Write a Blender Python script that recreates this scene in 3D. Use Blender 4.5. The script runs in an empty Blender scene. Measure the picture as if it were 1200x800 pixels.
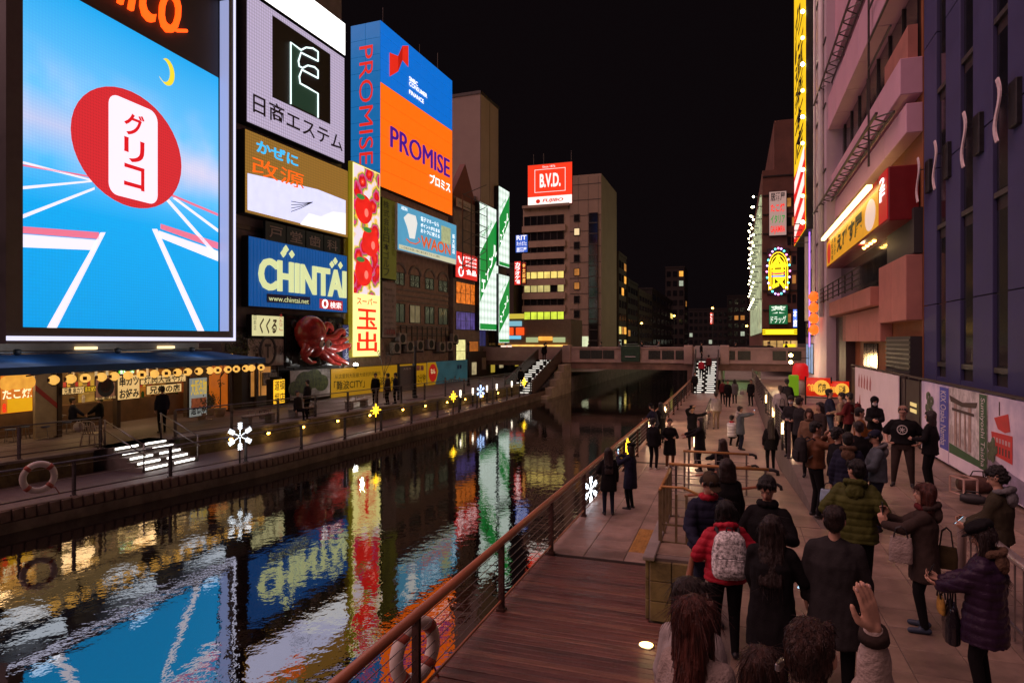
import bpy, bmesh, math, random
import numpy as np
from mathutils import Vector, Matrix, noise

S = bpy.context.scene
COL = S.collection
R = math.radians
rnd = random.Random(11)

# ------------------------------------------------------------------ camera
F = 760.0                      # focal length in pixels of a 1200 x 800 frame
TH = math.atan(260.0 / F)      # yaw to the left of the canal axis (+Y)
CAMZ = 4.4
cam_d = bpy.data.cameras.new('camera')
cam_d.sensor_width = 36.0
cam_d.lens = 36.0 * F / 1200.0
cam_d.clip_start = 0.05
cam_d.clip_end = 3000
cam = bpy.data.objects.new('camera', cam_d)
COL.objects.link(cam)
cam.location = (0, 0, CAMZ)
cam.rotation_euler = (R(90), 0, TH)
S.camera = cam

# ------------------------------------------------------------------ night sky
W = bpy.data.worlds.new('World')
S.world = W
W.use_nodes = True
nt = W.node_tree
bg = nt.nodes['Background']
bg.inputs['Color'].default_value = (0.30, 0.19, 0.24, 1)
bg.inputs['Strength'].default_value = 0.012

# soft city glow of the bridge side (the one sun lamp, very wide)
sd = bpy.data.lights.new('city_glow', 'SUN')
sd.energy = 2.3
sd.angle = R(75)
sd.color = (1.0, 0.53, 0.52)
so = bpy.data.objects.new('city_glow', sd)
COL.objects.link(so)
so.rotation_euler = Vector((0.50, 0.26, -0.83)).to_track_quat('-Z', 'Y').to_euler()

vs = S.view_settings
vs.view_transform = 'Standard'
vs.look = 'None'
vs.exposure = 0.0
vs.gamma = 1.0
S.render.engine = 'CYCLES'
S.cycles.use_denoising = True
S.cycles.max_bounces = 6
S.cycles.sample_clamp_indirect = 4.0
S.cycles.use_light_tree = True

# ------------------------------------------------------------------ pixel helpers (1200 x 800 frame)
FW = (-math.sin(TH), math.cos(TH))
RT = (math.cos(TH), math.sin(TH))

def ray(px):
    u = (px - 600.0) / F
    return (FW[0] + u * RT[0], FW[1] + u * RT[1])

def ground(px, py, z=0.0):
    d = F * (CAMZ - z) / (py - 400.0)
    r = ray(px)
    return Vector((d * r[0], d * r[1], z))

def headspot(px, py, z, h):
    """foot point of a person of height h whose crown shows at (px, py)"""
    d = F * (CAMZ - z - h) / (py - 400.0)
    r = ray(px)
    return Vector((d * r[0], d * r[1], z))

class Plane:
    """vertical plane through (x, y); local x runs along angle rz, front is local -y"""
    def __init__(s, x, y, rz):
        s.o = Vector((x, y)); s.rz = rz
        s.d = Vector((math.cos(rz), math.sin(rz)))
        s.n = Vector((math.sin(rz), -math.cos(rz)))      # outward
    def off(s, t):
        p = s.o + s.n * t
        return Plane(p.x, p.y, s.rz)
    def hit(s, px):
        r = Vector(ray(px))
        dep = s.o.dot(s.n) / r.dot(s.n)
        p = r * dep
        return (p - s.o).dot(s.d), dep
    def s(s_, px):
        return s_.hit(px)[0]
    def z(s, px, py):
        return CAMZ - (py - 400.0) * s.hit(px)[1] / F
    def at(s, t, z=0.0, out=0.0):
        p = s.o + s.d * t + s.n * out
        return Vector((p.x, p.y, z))

# ------------------------------------------------------------------ materials
def lin(c):
    out = []
    for v in c[:3]:
        v = v / 255.0
        out.append(v / 12.92 if v <= 0.04045 else ((v + 0.055) / 1.055) ** 2.4)
    return (*out, 1.0)

MATS = {}
def mat(name, col, rough=0.7, metal=0.0, var=0.12, scale=3.0, bump=0.0, bscale=40.0, spec=0.5, stretch=None, col2=None, detail=5, world=False, stains=0.0):
    """painted / mineral / cloth surface with colour variation and fine relief"""
    if name in MATS: return MATS[name]
    m = bpy.data.materials.new(name); m.use_nodes = True
    n = m.node_tree.nodes; l = m.node_tree.links
    b = n['Principled BSDF']
    b.inputs['Roughness'].default_value = rough
    b.inputs['Metallic'].default_value = metal
    b.inputs['Specular IOR Level'].default_value = spec
    c = lin(col) if max(col) > 1.001 else (*col[:3], 1)
    tc = n.new('ShaderNodeTexCoord')
    src = tc.outputs['Object']
    if world:
        src = n.new('ShaderNodeNewGeometry').outputs['Position']
    if stretch:
        mp = n.new('ShaderNodeMapping'); mp.inputs['Scale'].default_value = stretch
        l.new(src, mp.inputs['Vector']); src = mp.outputs['Vector']
    tx = n.new('ShaderNodeTexNoise'); tx.inputs['Scale'].default_value = scale
    tx.inputs['Detail'].default_value = detail; tx.inputs['Roughness'].default_value = 0.65
    l.new(src, tx.inputs['Vector'])
    rp = n.new('ShaderNodeValToRGB')
    rp.color_ramp.elements[0].position = 0.28; rp.color_ramp.elements[1].position = 0.72
    c2 = c if col2 is None else (lin(col2) if max(col2) > 1.001 else (*col2[:3], 1))
    rp.color_ramp.elements[0].color = tuple(max(0, v * (1 - var * 2)) for v in c[:3]) + (1,)
    rp.color_ramp.elements[1].color = tuple(min(1, v * (1 + var)) for v in c2[:3]) + (1,)
    l.new(tx.outputs['Fac'], rp.inputs['Fac'])
    if stains > 0:
        s1 = n.new('ShaderNodeTexNoise'); s1.inputs['Scale'].default_value = .55; s1.inputs['Detail'].default_value = 6; s1.inputs['Roughness'].default_value = .7
        s2 = n.new('ShaderNodeTexVoronoi'); s2.inputs['Scale'].default_value = 2.3
        l.new(src, s1.inputs['Vector']); l.new(src, s2.inputs['Vector'])
        r1 = n.new('ShaderNodeMapRange'); r1.inputs['From Min'].default_value = .38; r1.inputs['From Max'].default_value = .62; r1.inputs['To Min'].default_value = 1-stains; r1.inputs['To Max'].default_value = 1.0
        r2 = n.new('ShaderNodeMapRange'); r2.inputs['From Min'].default_value = .035; r2.inputs['From Max'].default_value = .06; r2.inputs['To Min'].default_value = .45; r2.inputs['To Max'].default_value = 1.0
        l.new(s1.outputs['Fac'], r1.inputs['Value']); l.new(s2.outputs['Distance'], r2.inputs['Value'])
        mm = n.new('ShaderNodeMath'); mm.operation = 'MULTIPLY'; l.new(r1.outputs['Result'], mm.inputs[0]); l.new(r2.outputs['Result'], mm.inputs[1])
        mc = n.new('ShaderNodeMix'); mc.data_type = 'RGBA'; mc.blend_type = 'MULTIPLY'; mc.inputs[0].default_value = 1.0
        cmb = n.new('ShaderNodeCombineColor'); [l.new(mm.outputs[0], cmb.inputs[i]) for i in range(3)]
        l.new(rp.outputs['Color'], mc.inputs[6]); l.new(cmb.outputs['Color'], mc.inputs[7]); l.new(mc.outputs[2], b.inputs['Base Color'])
    else:
        l.new(rp.outputs['Color'], b.inputs['Base Color'])
    mr = n.new('ShaderNodeMapRange')
    mr.inputs['To Min'].default_value = max(0.03, rough - 0.12); mr.inputs['To Max'].default_value = min(1, rough + 0.15)
    l.new(tx.outputs['Fac'], mr.inputs['Value']); l.new(mr.outputs['Result'], b.inputs['Roughness'])
    if bump > 0:
        t2 = n.new('ShaderNodeTexNoise'); t2.inputs['Scale'].default_value = bscale; t2.inputs['Detail'].default_value = 4
        l.new(src, t2.inputs['Vector'])
        bp = n.new('ShaderNodeBump'); bp.inputs['Strength'].default_value = bump; bp.inputs['Distance'].default_value = 0.02
        l.new(t2.outputs['Fac'], bp.inputs['Height']); l.new(bp.outputs['Normal'], b.inputs['Normal'])
    MATS[name] = m
    return m

def em(name, col, k=1.0, base=None, var=0.0, scale=2.0, led=0.0, grid=0.0):
    """something that gives off light: lit sign face, lamp, lit window.  led: fine dot raster, grid: panel joints"""
    if name in MATS: return MATS[name]
    m = bpy.data.materials.new(name); m.use_nodes = True
    n = m.node_tree.nodes; l = m.node_tree.links
    b = n['Principled BSDF']
    c = lin(col) if max(col) > 1.001 else (*col[:3], 1)
    b.inputs['Base Color'].default_value = tuple(v * 0.35 + 0.02 for v in c[:3]) + (1,)
    b.inputs['Roughness'].default_value = 0.45
    b.inputs['Emission Strength'].default_value = k
    b.inputs['Emission Color'].default_value = c
    out = None
    tc = n.new('ShaderNodeTexCoord')
    if var > 0:
        tx = n.new('ShaderNodeTexNoise'); tx.inputs['Scale'].default_value = scale; tx.inputs['Detail'].default_value = 3
        l.new(tc.outputs['Object'], tx.inputs['Vector'])
        mr = n.new('ShaderNodeMapRange')
        mr.inputs['From Min'].default_value = 0.25; mr.inputs['From Max'].default_value = 0.75
        mr.inputs['To Min'].default_value = 1 - var; mr.inputs['To Max'].default_value = 1 + var
        l.new(tx.outputs['Fac'], mr.inputs['Value']); out = mr.outputs['Result']
    if led > 0:
        wv = n.new('ShaderNodeTexVoronoi'); wv.inputs['Scale'].default_value = led; wv.inputs['Randomness'].default_value = 0.0
        l.new(tc.outputs['Object'], wv.inputs['Vector'])
        mr2 = n.new('ShaderNodeMapRange'); mr2.inputs['From Min'].default_value = 0.15; mr2.inputs['From Max'].default_value = 0.65
        mr2.inputs['To Min'].default_value = 1.12; mr2.inputs['To Max'].default_value = 0.62
        l.new(wv.outputs['Distance'], mr2.inputs['Value'])
        if out is None: out = mr2.outputs['Result']
        else:
            mu = n.new('ShaderNodeMath'); mu.operation = 'MULTIPLY'
            l.new(out, mu.inputs[0]); l.new(mr2.outputs['Result'], mu.inputs[1]); out = mu.outputs[0]
    if out is not None:
        mu = n.new('ShaderNodeMath'); mu.operation = 'MULTIPLY'; mu.inputs[1].default_value = k
        l.new(out, mu.inputs[0]); l.new(mu.outputs[0], b.inputs['Emission Strength'])
    MATS[name] = m
    return m

# ------------------------------------------------------------------ mesh builder
class MB:
    def __init__(s): s.v = []; s.f = []; s.mi = []; s.cur = 0
    def add(s, vs, fs):
        o = len(s.v); s.v += [tuple(p) for p in vs]
        s.f += [tuple(i + o for i in f) for f in fs]; s.mi += [s.cur] * len(fs)
        return s
    def box(s, x0, x1, y0, y1, z0, z1):
        v = [(x0,y0,z0),(x1,y0,z0),(x1,y1,z0),(x0,y1,z0),(x0,y0,z1),(x1,y0,z1),(x1,y1,z1),(x0,y1,z1)]
        return s.add(v, [(3,2,1,0),(4,5,6,7),(0,1,5,4),(1,2,6,5),(2,3,7,6),(3,0,4,7)])
    def bev(s, x0, x1, y0, y1, z0, z1, b=0.02):
        """box with its twelve edges chamfered"""
        P = []
        for z, k in ((z0, b), (z0 + b, 0), (z1 - b, 0), (z1, b)):
            P.append([(x0+k+ (b if k==0 else 0), y0+k, z),(x1-k-(b if k==0 else 0), y0+k, z),(x1-k, y0+k+(b if k==0 else 0), z),(x1-k, y1-k-(b if k==0 else 0), z),
                      (x1-k-(b if k==0 else 0), y1-k, z),(x0+k+(b if k==0 else 0), y1-k, z),(x0+k, y1-k-(b if k==0 else 0), z),(x0+k, y0+k+(b if k==0 else 0), z)])
        v = [p for r in P for p in r]; f = [tuple(range(7,-1,-1)), tuple(range(24,32))]
        for r in range(3):
            for i in range(8):
                j = (i+1) % 8
                f.append((r*8+i, r*8+j, r*8+8+j, r*8+8+i))
        return s.add(v, f)
    def obox(s, c, ax, hx, hy, hz):
        """box centred at c, ax = 3 orthonormal axes, half sizes"""
        c = Vector(c); v = []
        for sz in (-1, 1):
            for sx, sy in ((-1,-1),(1,-1),(1,1),(-1,1)):
                v.append(c + ax[0]*hx*sx + ax[1]*hy*sy + ax[2]*hz*sz)
        return s.add(v, [(3,2,1,0),(4,5,6,7),(0,1,5,4),(1,2,6,5),(2,3,7,6),(3,0,4,7)])
    def bar(s, a, b, w, h=None):
        a = Vector(a); b = Vector(b); h = h or w
        d = (b - a); L = d.length; d.normalize()
        up = Vector((0,0,1)) if abs(d.z) < 0.95 else Vector((0,1,0))
        x = d.cross(up).normalized(); y = x.cross(d)
        return s.obox((a+b)/2, (x, d, y), w/2, L/2, h/2)
    def tube(s, pts, r, n=8, cap=True):
        pts = [Vector(p) for p in pts]; m = len(pts)
        rs = r if isinstance(r, (list, tuple)) else [r]*m
        v = []; px = None
        for i, p in enumerate(pts):
            d = (pts[min(i+1,m-1)] - pts[max(i-1,0)]).normalized()
            if px is None:
                up = Vector((0,0,1)) if abs(d.z) < 0.9 else Vector((1,0,0))
                px = d.cross(up).normalized()
            else:
                px = (px - d*px.dot(d)).normalized()
            py = d.cross(px)
            for k in range(n):
                a = 2*math.pi*k/n
                v.append(p + (px*math.cos(a) + py*math.sin(a))*rs[i])
        f = []
        for i in range(m-1):
            for k in range(n):
                k2 = (k+1) % n
                f.append((i*n+k, i*n+k2, (i+1)*n+k2, (i+1)*n+k))
        if cap:
            f.append(tuple(range(n-1,-1,-1))); f.append(tuple(range((m-1)*n, m*n)))
        return s.add(v, f)
    def lathe(s, prof, n=16, c=(0,0,0)):
        v = []; f = []; m = len(prof)
        for r, z in prof:
            for k in range(n):
                a = 2*math.pi*k/n
                v.append((c[0]+r*math.cos(a), c[1]+r*math.sin(a), c[2]+z))
        for i in range(m-1):
            for k in range(n):
                k2 = (k+1) % n
                f.append((i*n+k, i*n+k2, (i+1)*n+k2, (i+1)*n+k))
        f.append(tuple(range(n-1,-1,-1))); f.append(tuple(range((m-1)*n, m*n)))
        return s.add(v, f)
    def ball(s, c, rx, ry=None, rz=None, n=12, m=8):
        ry = ry or rx; rz = rz or rx; v = []; f = []
        for i in range(1, m):
            t = math.pi*i/m
            for k in range(n):
                a = 2*math.pi*k/n
                v.append((c[0]+rx*math.sin(t)*math.cos(a), c[1]+ry*math.sin(t)*math.sin(a), c[2]+rz*math.cos(t)))
        top = len(v); v.append((c[0],c[1],c[2]+rz)); v.append((c[0],c[1],c[2]-rz))
        for i in range(m-2):
            for k in range(n):
                k2 = (k+1)%n
                f.append((i*n+k, (i+1)*n+k, (i+1)*n+k2, i*n+k2))
        for k in range(n):
            k2 = (k+1)%n
            f.append((top, k, k2)); f.append((top+1, (m-2)*n+k2, (m-2)*n+k))
        return s.add(v, f)
    def prism_y(s, poly, y0, y1):
        """polygon in x,z (counter-clockwise seen from -y) extruded from y0 (front) to y1"""
        n = len(poly)
        v = [(x, y0, z) for x, z in poly] + [(x, y1, z) for x, z in poly]
        f = [tuple(range(n)), tuple(range(2*n-1, n-1, -1))]
        for i in range(n):
            j = (i+1) % n
            f.append((i, i+n, j+n, j))
        return s.add(v, f)
    def prism_z(s, poly, z0, z1):
        n = len(poly)
        v = [(x, y, z0) for x, y in poly] + [(x, y, z1) for x, y in poly]
        f = [tuple(range(n-1,-1,-1)), tuple(range(n, 2*n))]
        for i in range(n):
            j = (i+1) % n
            f.append((i, j, j+n, i+n))
        return s.add(v, f)
    def quad(s, a, b, c, d): return s.add([a,b,c,d], [(0,1,2,3)])
    def mesh(s, name, mats, smooth=False):
        me = bpy.data.meshes.new(name)
        me.from_pydata(s.v, [], s.f)
        for m in (mats if isinstance(mats, (list, tuple)) else [mats]): me.materials.append(m)
        if any(s.mi): me.polygons.foreach_set('material_index', s.mi)
        if smooth:
            me.polygons.foreach_set('use_smooth', [True]*len(me.polygons))
        me.update()
        return me
    def build(s, name, mats, parent=None, smooth=False, loc=None):
        return link(name, s.mesh(name, mats, smooth), parent, loc)

def link(name, me, parent=None, loc=None):
    o = bpy.data.objects.new(name, me)
    COL.objects.link(o)
    if parent is not None: o.parent = parent
    if loc is not None: o.location = loc
    return o

def tag(o, label=None, cat=None, group=None, kind=None):
    if label: o['label'] = label
    if cat: o['category'] = cat
    if group: o['group'] = group
    if kind: o['kind'] = kind
    return o

def thing(name, label, cat, loc=(0,0,0), rz=0.0, group=None):
    o = bpy.data.objects.new(name, None)
    o.empty_display_size = 0.2
    COL.objects.link(o)
    o.location = loc; o.rotation_euler = (0, 0, rz)
    return tag(o, label, cat, group)

def struct(name, mb, m, smooth=False):
    return tag(mb.build(name, m, None, smooth), kind='structure')

def dup(o, parent=None, label=None, group=None):
    c = o.copy(); COL.objects.link(c); c.parent = parent
    if label: c['label'] = label
    if group: c['group'] = group
    for ch in o.children:
        dup(ch, c)
    return c

# ------------------------------------------------------------------ lettering
TMP = bpy.data.scenes.new('workbench')       # small side scene so that evaluating one object stays cheap
def baked(o):
    TMP.collection.objects.link(o)
    with bpy.context.temp_override(scene=TMP, view_layer=TMP.view_layers[0]):
        dg = bpy.context.evaluated_depsgraph_get()
        me = bpy.data.meshes.new_from_object(o.evaluated_get(dg))
    TMP.collection.objects.unlink(o)
    return me

TXT = {}
def glyphs(s, bold=0.0, shear=0.0, depth=0.0):
    key = (s, bold, shear, depth)
    if key in TXT: return TXT[key]
    c = bpy.data.curves.new('lettering', 'FONT'); c.body = s; c.resolution_u = 3
    c.offset = bold; c.shear = shear; c.extrude = depth
    o = bpy.data.objects.new('lettering', c)
    me = baked(o)
    n = len(me.vertices); a = np.empty(n*3); me.vertices.foreach_get('co', a); a = a.reshape(-1, 3)
    f = [tuple(p.vertices) for p in me.polygons]
    bpy.data.objects.remove(o); bpy.data.curves.remove(c); bpy.data.meshes.remove(me)
    lo = a.min(0); hi = a.max(0)
    TXT[key] = (a, f, lo, hi)
    return TXT[key]

def letters(parent, s, x0, z0, x1, z1, m, y=-0.04, bold=0.0, shear=0.0, name='lettering', depth=0.0, mb=None):
    """flat lettering fitted into the rectangle x0..x1, z0..z1 of the local sign plane"""
    a, f, lo, hi = glyphs(s, bold, shear, depth)
    sx = (x1-x0)/max(1e-6, hi[0]-lo[0]); sz = (z1-z0)/max(1e-6, hi[1]-lo[1])
    v = [((p[0]-lo[0])*sx + x0, y - p[2]*min(sx, sz), (p[1]-lo[1])*sz + z0) for p in a]
    own = mb is None
    if own: mb = MB()
    mb.add(v, f)
    if own: return mb.build(name, m, parent)

def vletters(parent, s, x0, z0, x1, z1, m, y=-0.04, bold=0.0, gap=0.1, name='lettering'):
    """one character per cell, top to bottom"""
    mb = MB(); h = (z1-z0)/len(s)
    for i, ch in enumerate(s):
        if ch == ' ': continue
        zt = z1 - i*h
        a, f, lo, hi = glyphs(ch, bold)
        if ch in 'ー|':
            mb.box((x0+x1)/2-(x1-x0)*.06, (x0+x1)/2+(x1-x0)*.06, y-.002, y, zt-h*(1-gap/2), zt-h*gap/2); continue
        letters(None, ch, x0, zt-h*(1-gap/2), x1, zt-h*gap/2, m, y, bold, mb=mb)
    return mb.build(name, m, parent)

def tletters(parent, s, x0, z0, x1, z1, m, y=-0.04, bold=0.0, name='lettering'):
    """a word turned a quarter clockwise, reading downwards"""
    a, f, lo, hi = glyphs(s, bold)
    sz = (z1-z0)/(hi[0]-lo[0]); sx = (x1-x0)/(hi[1]-lo[1])
    v = [((p[1]-lo[1])*sx + x0, y, z1 - (p[0]-lo[0])*sz) for p in a]
    return MB().add(v, f).build(name, m, parent)

def lamp(name, parent, loc, energy, col, r=0.05):
    d = bpy.data.lights.new(name, 'POINT'); d.energy = energy; d.color = col; d.shadow_soft_size = r
    o = bpy.data.objects.new(name, d); COL.objects.link(o); o.location = loc
    if parent is not None: o.parent = parent
    return o

# shared materials
M_dark = mat('dark_steel', (0.022,0.021,0.024), 0.5, 0.3, 0.3, 5)
M_steel = mat('brushed_steel', (0.30,0.28,0.27), 0.33, 0.85, 0.15, 9)
M_conc = mat('concrete', (0.26,0.23,0.21), 0.85, 0, 0.22, 1.3, 0.3, 18)
M_white = mat('white_paint', (0.72,0.70,0.70), 0.5, 0, 0.06, 2)
M_black = mat('black_paint', (0.012,0.012,0.014), 0.55, 0, 0.3, 4)
M_glass = mat('dark_window_glass', (0.012,0.013,0.018), 0.08, 0, 0.2, 0.6, spec=0.9)
M_frame = mat('window_frame_metal', (0.10,0.095,0.09), 0.45, 0.5, 0.15, 6)
# ================================================================== SETTING
WZ = -0.58
def interp(tab, y):
    for (y0, x0), (y1, x1) in zip(tab, tab[1:]):
        if y <= y1: return x0 + (x1-x0)*(y-y0)/(y1-y0)
    return tab[-1][1]
BANK = [(-30,-21.0),(2,-19.6),(11.4,-17.9),(20,-16.5),(35,-15.85),(62,-15.7)]
TWALL = [(-30,-25.0),(4,-22.4),(13.4,-20.8),(23,-19.2),(32.8,-18.5),(42,-17.5),(52,-17.1),(62,-17.1)]
bank_x = lambda y: interp(BANK, y)
twall_x = lambda y: interp(TWALL, y)
LTZ = 0.75       # left terrace level
RTZ = 1.0        # right terrace level

# ---- water: dark, mirror-like with short wind ripples
def water_material():
    m = bpy.data.materials.new('canal_water'); m.use_nodes = True
    n = m.node_tree.nodes; l = m.node_tree.links
    b = n['Principled BSDF']
    b.inputs['Base Color'].default_value = (0.006, 0.0045, 0.004, 1)
    b.inputs['Roughness'].default_value = 0.015
    b.inputs['IOR'].default_value = 3.4
    tc = n.new('ShaderNodeTexCoord')
    mp = n.new('ShaderNodeMapping'); mp.inputs['Scale'].default_value = (1.0, 1.0, 1.0); mp.inputs['Rotation'].default_value = (0, 0, R(-20))
    l.new(tc.outputs['Object'], mp.inputs['Vector'])
    a = n.new('ShaderNodeTexNoise'); a.inputs['Scale'].default_value = 3.2; a.inputs['Detail'].default_value = 3.0; a.inputs['Roughness'].default_value = 0.55
    c = n.new('ShaderNodeTexNoise'); c.inputs['Scale'].default_value = 0.35; c.inputs['Detail'].default_value = 2
    l.new(mp.outputs['Vector'], a.inputs['Vector']); l.new(tc.outputs['Object'], c.inputs['Vector'])
    mr = n.new('ShaderNodeMapRange'); mr.inputs['From Min'].default_value = 0.3; mr.inputs['From Max'].default_value = 0.7
    mr.inputs['To Min'].default_value = 0.35; mr.inputs['To Max'].default_value = 1.0
    l.new(c.outputs['Fac'], mr.inputs['Value'])
    mu = n.new('ShaderNodeMath'); mu.operation = 'MULTIPLY'
    l.new(a.outputs['Fac'], mu.inputs[0]); l.new(mr.outputs['Result'], mu.inputs[1])
    bp = n.new('ShaderNodeBump'); bp.inputs['Strength'].default_value = 1.0; bp.inputs['Distance'].default_value = 0.0058
    l.new(mu.outputs[0], bp.inputs['Height']); l.new(bp.outputs['Normal'], b.inputs['Normal'])
    return m
M_water = water_material()
struct('water', MB().quad((-40,-30,WZ),(10,-30,WZ),(10,320,WZ),(-40,320,WZ)), M_water)
struct('ground', MB().quad((-1500,-1500,-3.2),(1500,-1500,-3.2),(1500,2500,-3.2),(-1500,2500,-3.2)), mat('earth', (0.05,0.045,0.04), 0.9))

M_deckL = mat('left_promenade_boards', (0.135,0.095,0.10), 0.55, 0, 0.25, 2.2, 0.25, 30, stretch=(0.6,7,1))
PV = dict(world=True, stains=.5)
M_pave = mat('terrace_paving', (0.33,0.235,0.18), 0.42, 0, 0.2, 1.6, 0.15, 60, **PV)
M_joint = mat('paving_joint', (0.075,0.06,0.052), 0.9, 0, 0.2, 6)
M_lowpave = mat('lower_walk_paving', (0.40,0.285,0.24), 0.42, 0, 0.18, 0.9, 0.12, 50, **PV)
M_wallst = mat('bank_wall_stone', (0.19,0.155,0.115), 0.85, 0, 0.35, 1.2, 0.5, 9)
M_moss = mat('mossy_wall_stone', (0.165,0.13,0.055), 0.85, 0, 0.35, 2.4, 0.5, 14)
M_curbw = mat('timber_edge', (0.15,0.10,0.075), 0.7, 0, 0.25, 3, 0.3, 20)

# ---- left bank: lower promenade, terrace, quay wall, fender beams
ys = [-30, 2, 6, 11.4, 15, 18, 20, 24, 28, 32, 35, 40, 45, 50, 62]
mb = MB()
for a, b in zip(ys, ys[1:]):
    mb.quad((bank_x(a),a,0),(bank_x(b),b,0),(twall_x(b)-.1,b,0),(twall_x(a)-.1,a,0))
    mb.quad((bank_x(a),a,-2.5),(bank_x(b),b,-2.5),(bank_x(b),b,0),(bank_x(a),a,0))
struct('quay_promenade', mb, [M_deckL])
q = tag(bpy.data.objects.new('quay_wall', None), 'stone quay wall with timber edge along the far bank', 'wall'); COL.objects.link(q)
mb = MB(); m2 = MB()
for a, b in zip(ys, ys[1:]):
    for (o, z0, z1, B) in ((0.02, -0.28, 0.035, mb), (0.06, -1.2, -0.30, m2)):
        B.add([(bank_x(a)-.12,a,z0),(bank_x(b)-.12,b,z0),(bank_x(b)+o,b,z0),(bank_x(a)+o,a,z0),
               (bank_x(a)-.12,a,z1),(bank_x(b)-.12,b,z1),(bank_x(b)+o,b,z1),(bank_x(a)+o,a,z1)],
              [(0,1,2,3),(7,6,5,4),(3,2,6,7),(0,4,5,1)])
mb.build('timber_edge', M_curbw, q); m2.build('stone_face', M_wallst, q)
# upright fender planks on the quay face, the near ones piece by piece
pm = MB().bev(-.03,.05,-.13,.13,-.27,.02,.012).mesh('fender_plank', M_curbw)
y = 9.0; k = 0
while y < 34 and k < 110:
    p = link('fender_plank', pm, q, (bank_x(y)+.035, y, 0)); y += 0.29; k += 1

M_terr = mat('left_terrace_paving', (0.17,0.13,0.14), 0.6, 0, 0.2, 1.2, 0.2, 25)
mb = MB()
for a, b in zip(ys, ys[1:]):
    if b > 52: continue
    mb.quad((twall_x(a),a,LTZ),(twall_x(b),b,LTZ),(-32,b,LTZ),(-32,a,LTZ))
mb.quad((-17.1,50,LTZ),(-17.1,52.0,LTZ),(-32,52.0,LTZ),(-32,50,LTZ))
mb.quad((-18.6,52,LTZ),(-18.6,62,LTZ),(-32,62,LTZ),(-32,52,LTZ))
struct('terrace_pavement', mb, [M_terr])
# terrace wall with a gap for the stair (y 16.3 .. 18.7)
ST0, ST1 = 16.5, 18.9
tw = tag(bpy.data.objects.new('terrace_wall', None), 'low stone retaining wall along the far promenade', 'wall'); COL.objects.link(tw)
mb = MB(); cp = MB(); yy = -30.0
while yy < 51.9:
    step = 0.62 if 6 < yy < 40 else 2.0
    b = min(yy+step, 52)
    if not (yy < ST1 and b > ST0):
        mb.add([(twall_x(yy),yy,-.2),(twall_x(b),b,-.2),(twall_x(b),b,LTZ-.06),(twall_x(yy),yy,LTZ-.06),
                (twall_x(yy)-.3,yy,-.2),(twall_x(b)-.3,b,-.2),(twall_x(b)-.3,b,LTZ-.06),(twall_x(yy)-.3,yy,LTZ-.06)],
               [(0,1,2,3),(5,4,7,6),(3,2,6,7),(1,5,6,2),(0,3,7,4)])
        cp.add([(twall_x(yy)+.04,yy,LTZ-.06),(twall_x(b)+.04,b,LTZ-.06),(twall_x(b)+.04,b,LTZ+.02),(twall_x(yy)+.04,yy,LTZ+.02),
                (twall_x(yy)-.33,yy,LTZ-.06),(twall_x(b)-.33,b,LTZ-.06),(twall_x(b)-.33,b,LTZ+.02),(twall_x(yy)-.33,yy,LTZ+.02)],
               [(0,1,2,3),(5,4,7,6),(3,2,6,7),(1,5,6,2),(0,3,7,4)])
    yy = b
mb.build('stone_face', M_moss, tw); cp.build('coping', M_conc, tw)
# stair on the left terrace with lit treads
M_strip = em('white_strip_light', (255,250,240), 5.0)
st = thing('terrace_steps', 'short stair with white lit treads leading up to the grill terrace', 'stairs', (0,0,0))
NS = 5
for i in range(NS):
    z1 = LTZ*(i+1)/NS; x0 = twall_x(17.7)+1.35 - i*0.34
    mb = MB().box(x0-.34 - (0.6 if i == NS-1 else 0), x0, ST0+.02, ST1-.02, -.1, z1)
    stp = mb.build('step', M_conc, st)
    for (c0, c1) in ((ST0+.15, ST0+1.05), (ST1-1.05, ST1-.15)):
        MB().box(x0+.002, x0+.014, c0, c1, z1-.075, z1-.012).build('light_strip', M_strip, stp)

# ---- right bank: boards, lower walk, ramp, terrace
XD0, XD1 = -3.75, -1.27
struct('deck_base', MB().box(XD0+.02, -.56, -6, 10.35, -.6, -.06).box(XD0+.02, XD1-.003, 10.353, 13.0, -.6, -.06), M_dark)
pl_m = [mat('deck_board_%d' % i, c, 0.36, 0, 0.35, 2.0, 0.35, 26, stretch=(0.7,8,1), world=True) for i, c in
        enumerate([(0.15,0.062,0.05),(0.12,0.05,0.044),(0.19,0.088,0.062),(0.09,0.04,0.036)])]
deck = tag(bpy.data.objects.new('boardwalk', None), kind='structure'); COL.objects.link(deck)
pmesh = [MB().bev(XD0, XD1, -.062, .062, -.045, 0, .006).mesh('plank', m) for m in pl_m]
pmesh2 = [MB().bev(XD0, -.57, -.062, .062, -.045, 0, .006).mesh('plank', m) for m in pl_m]
y = 3.0
while y < 12.95:
    o = link('plank', (pmesh2 if y < 10.28 else pmesh)[rnd.choice([0,0,0,1,1,2,3])], deck, (rnd.uniform(-.006,.006), y, rnd.uniform(-.004,.003)))
    o.rotation_euler = (0, rnd.uniform(-.0015,.0015), rnd.uniform(-.001,.001)); y += 0.1345
mb = MB(); mb.box(XD0, 1.497, 24.0, 62.0, -.6, -.002); mb.box(XD0, XD1-.003, 13.02, 24.0, -.6, -.002)
struct('lower_walk_base', mb, M_joint)
lw = tag(bpy.data.objects.new('lower_walk', None), kind='structure'); COL.objects.link(lw)
tm = [MB().bev(-.40,.40,-.29,.29,-.03,.012,.006).mesh('paving_slab', m) for m in
      (M_lowpave, mat('lower_walk_paving_b', (0.35,0.25,0.21), 0.42, 0, 0.18, 1.1, 0.12, 50, **PV), mat('lower_walk_paving_c', (0.44,0.32,0.27), 0.42, 0, 0.16, 1.3, 0.12, 50, **PV))]
y = 13.33; row = 0
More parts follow.
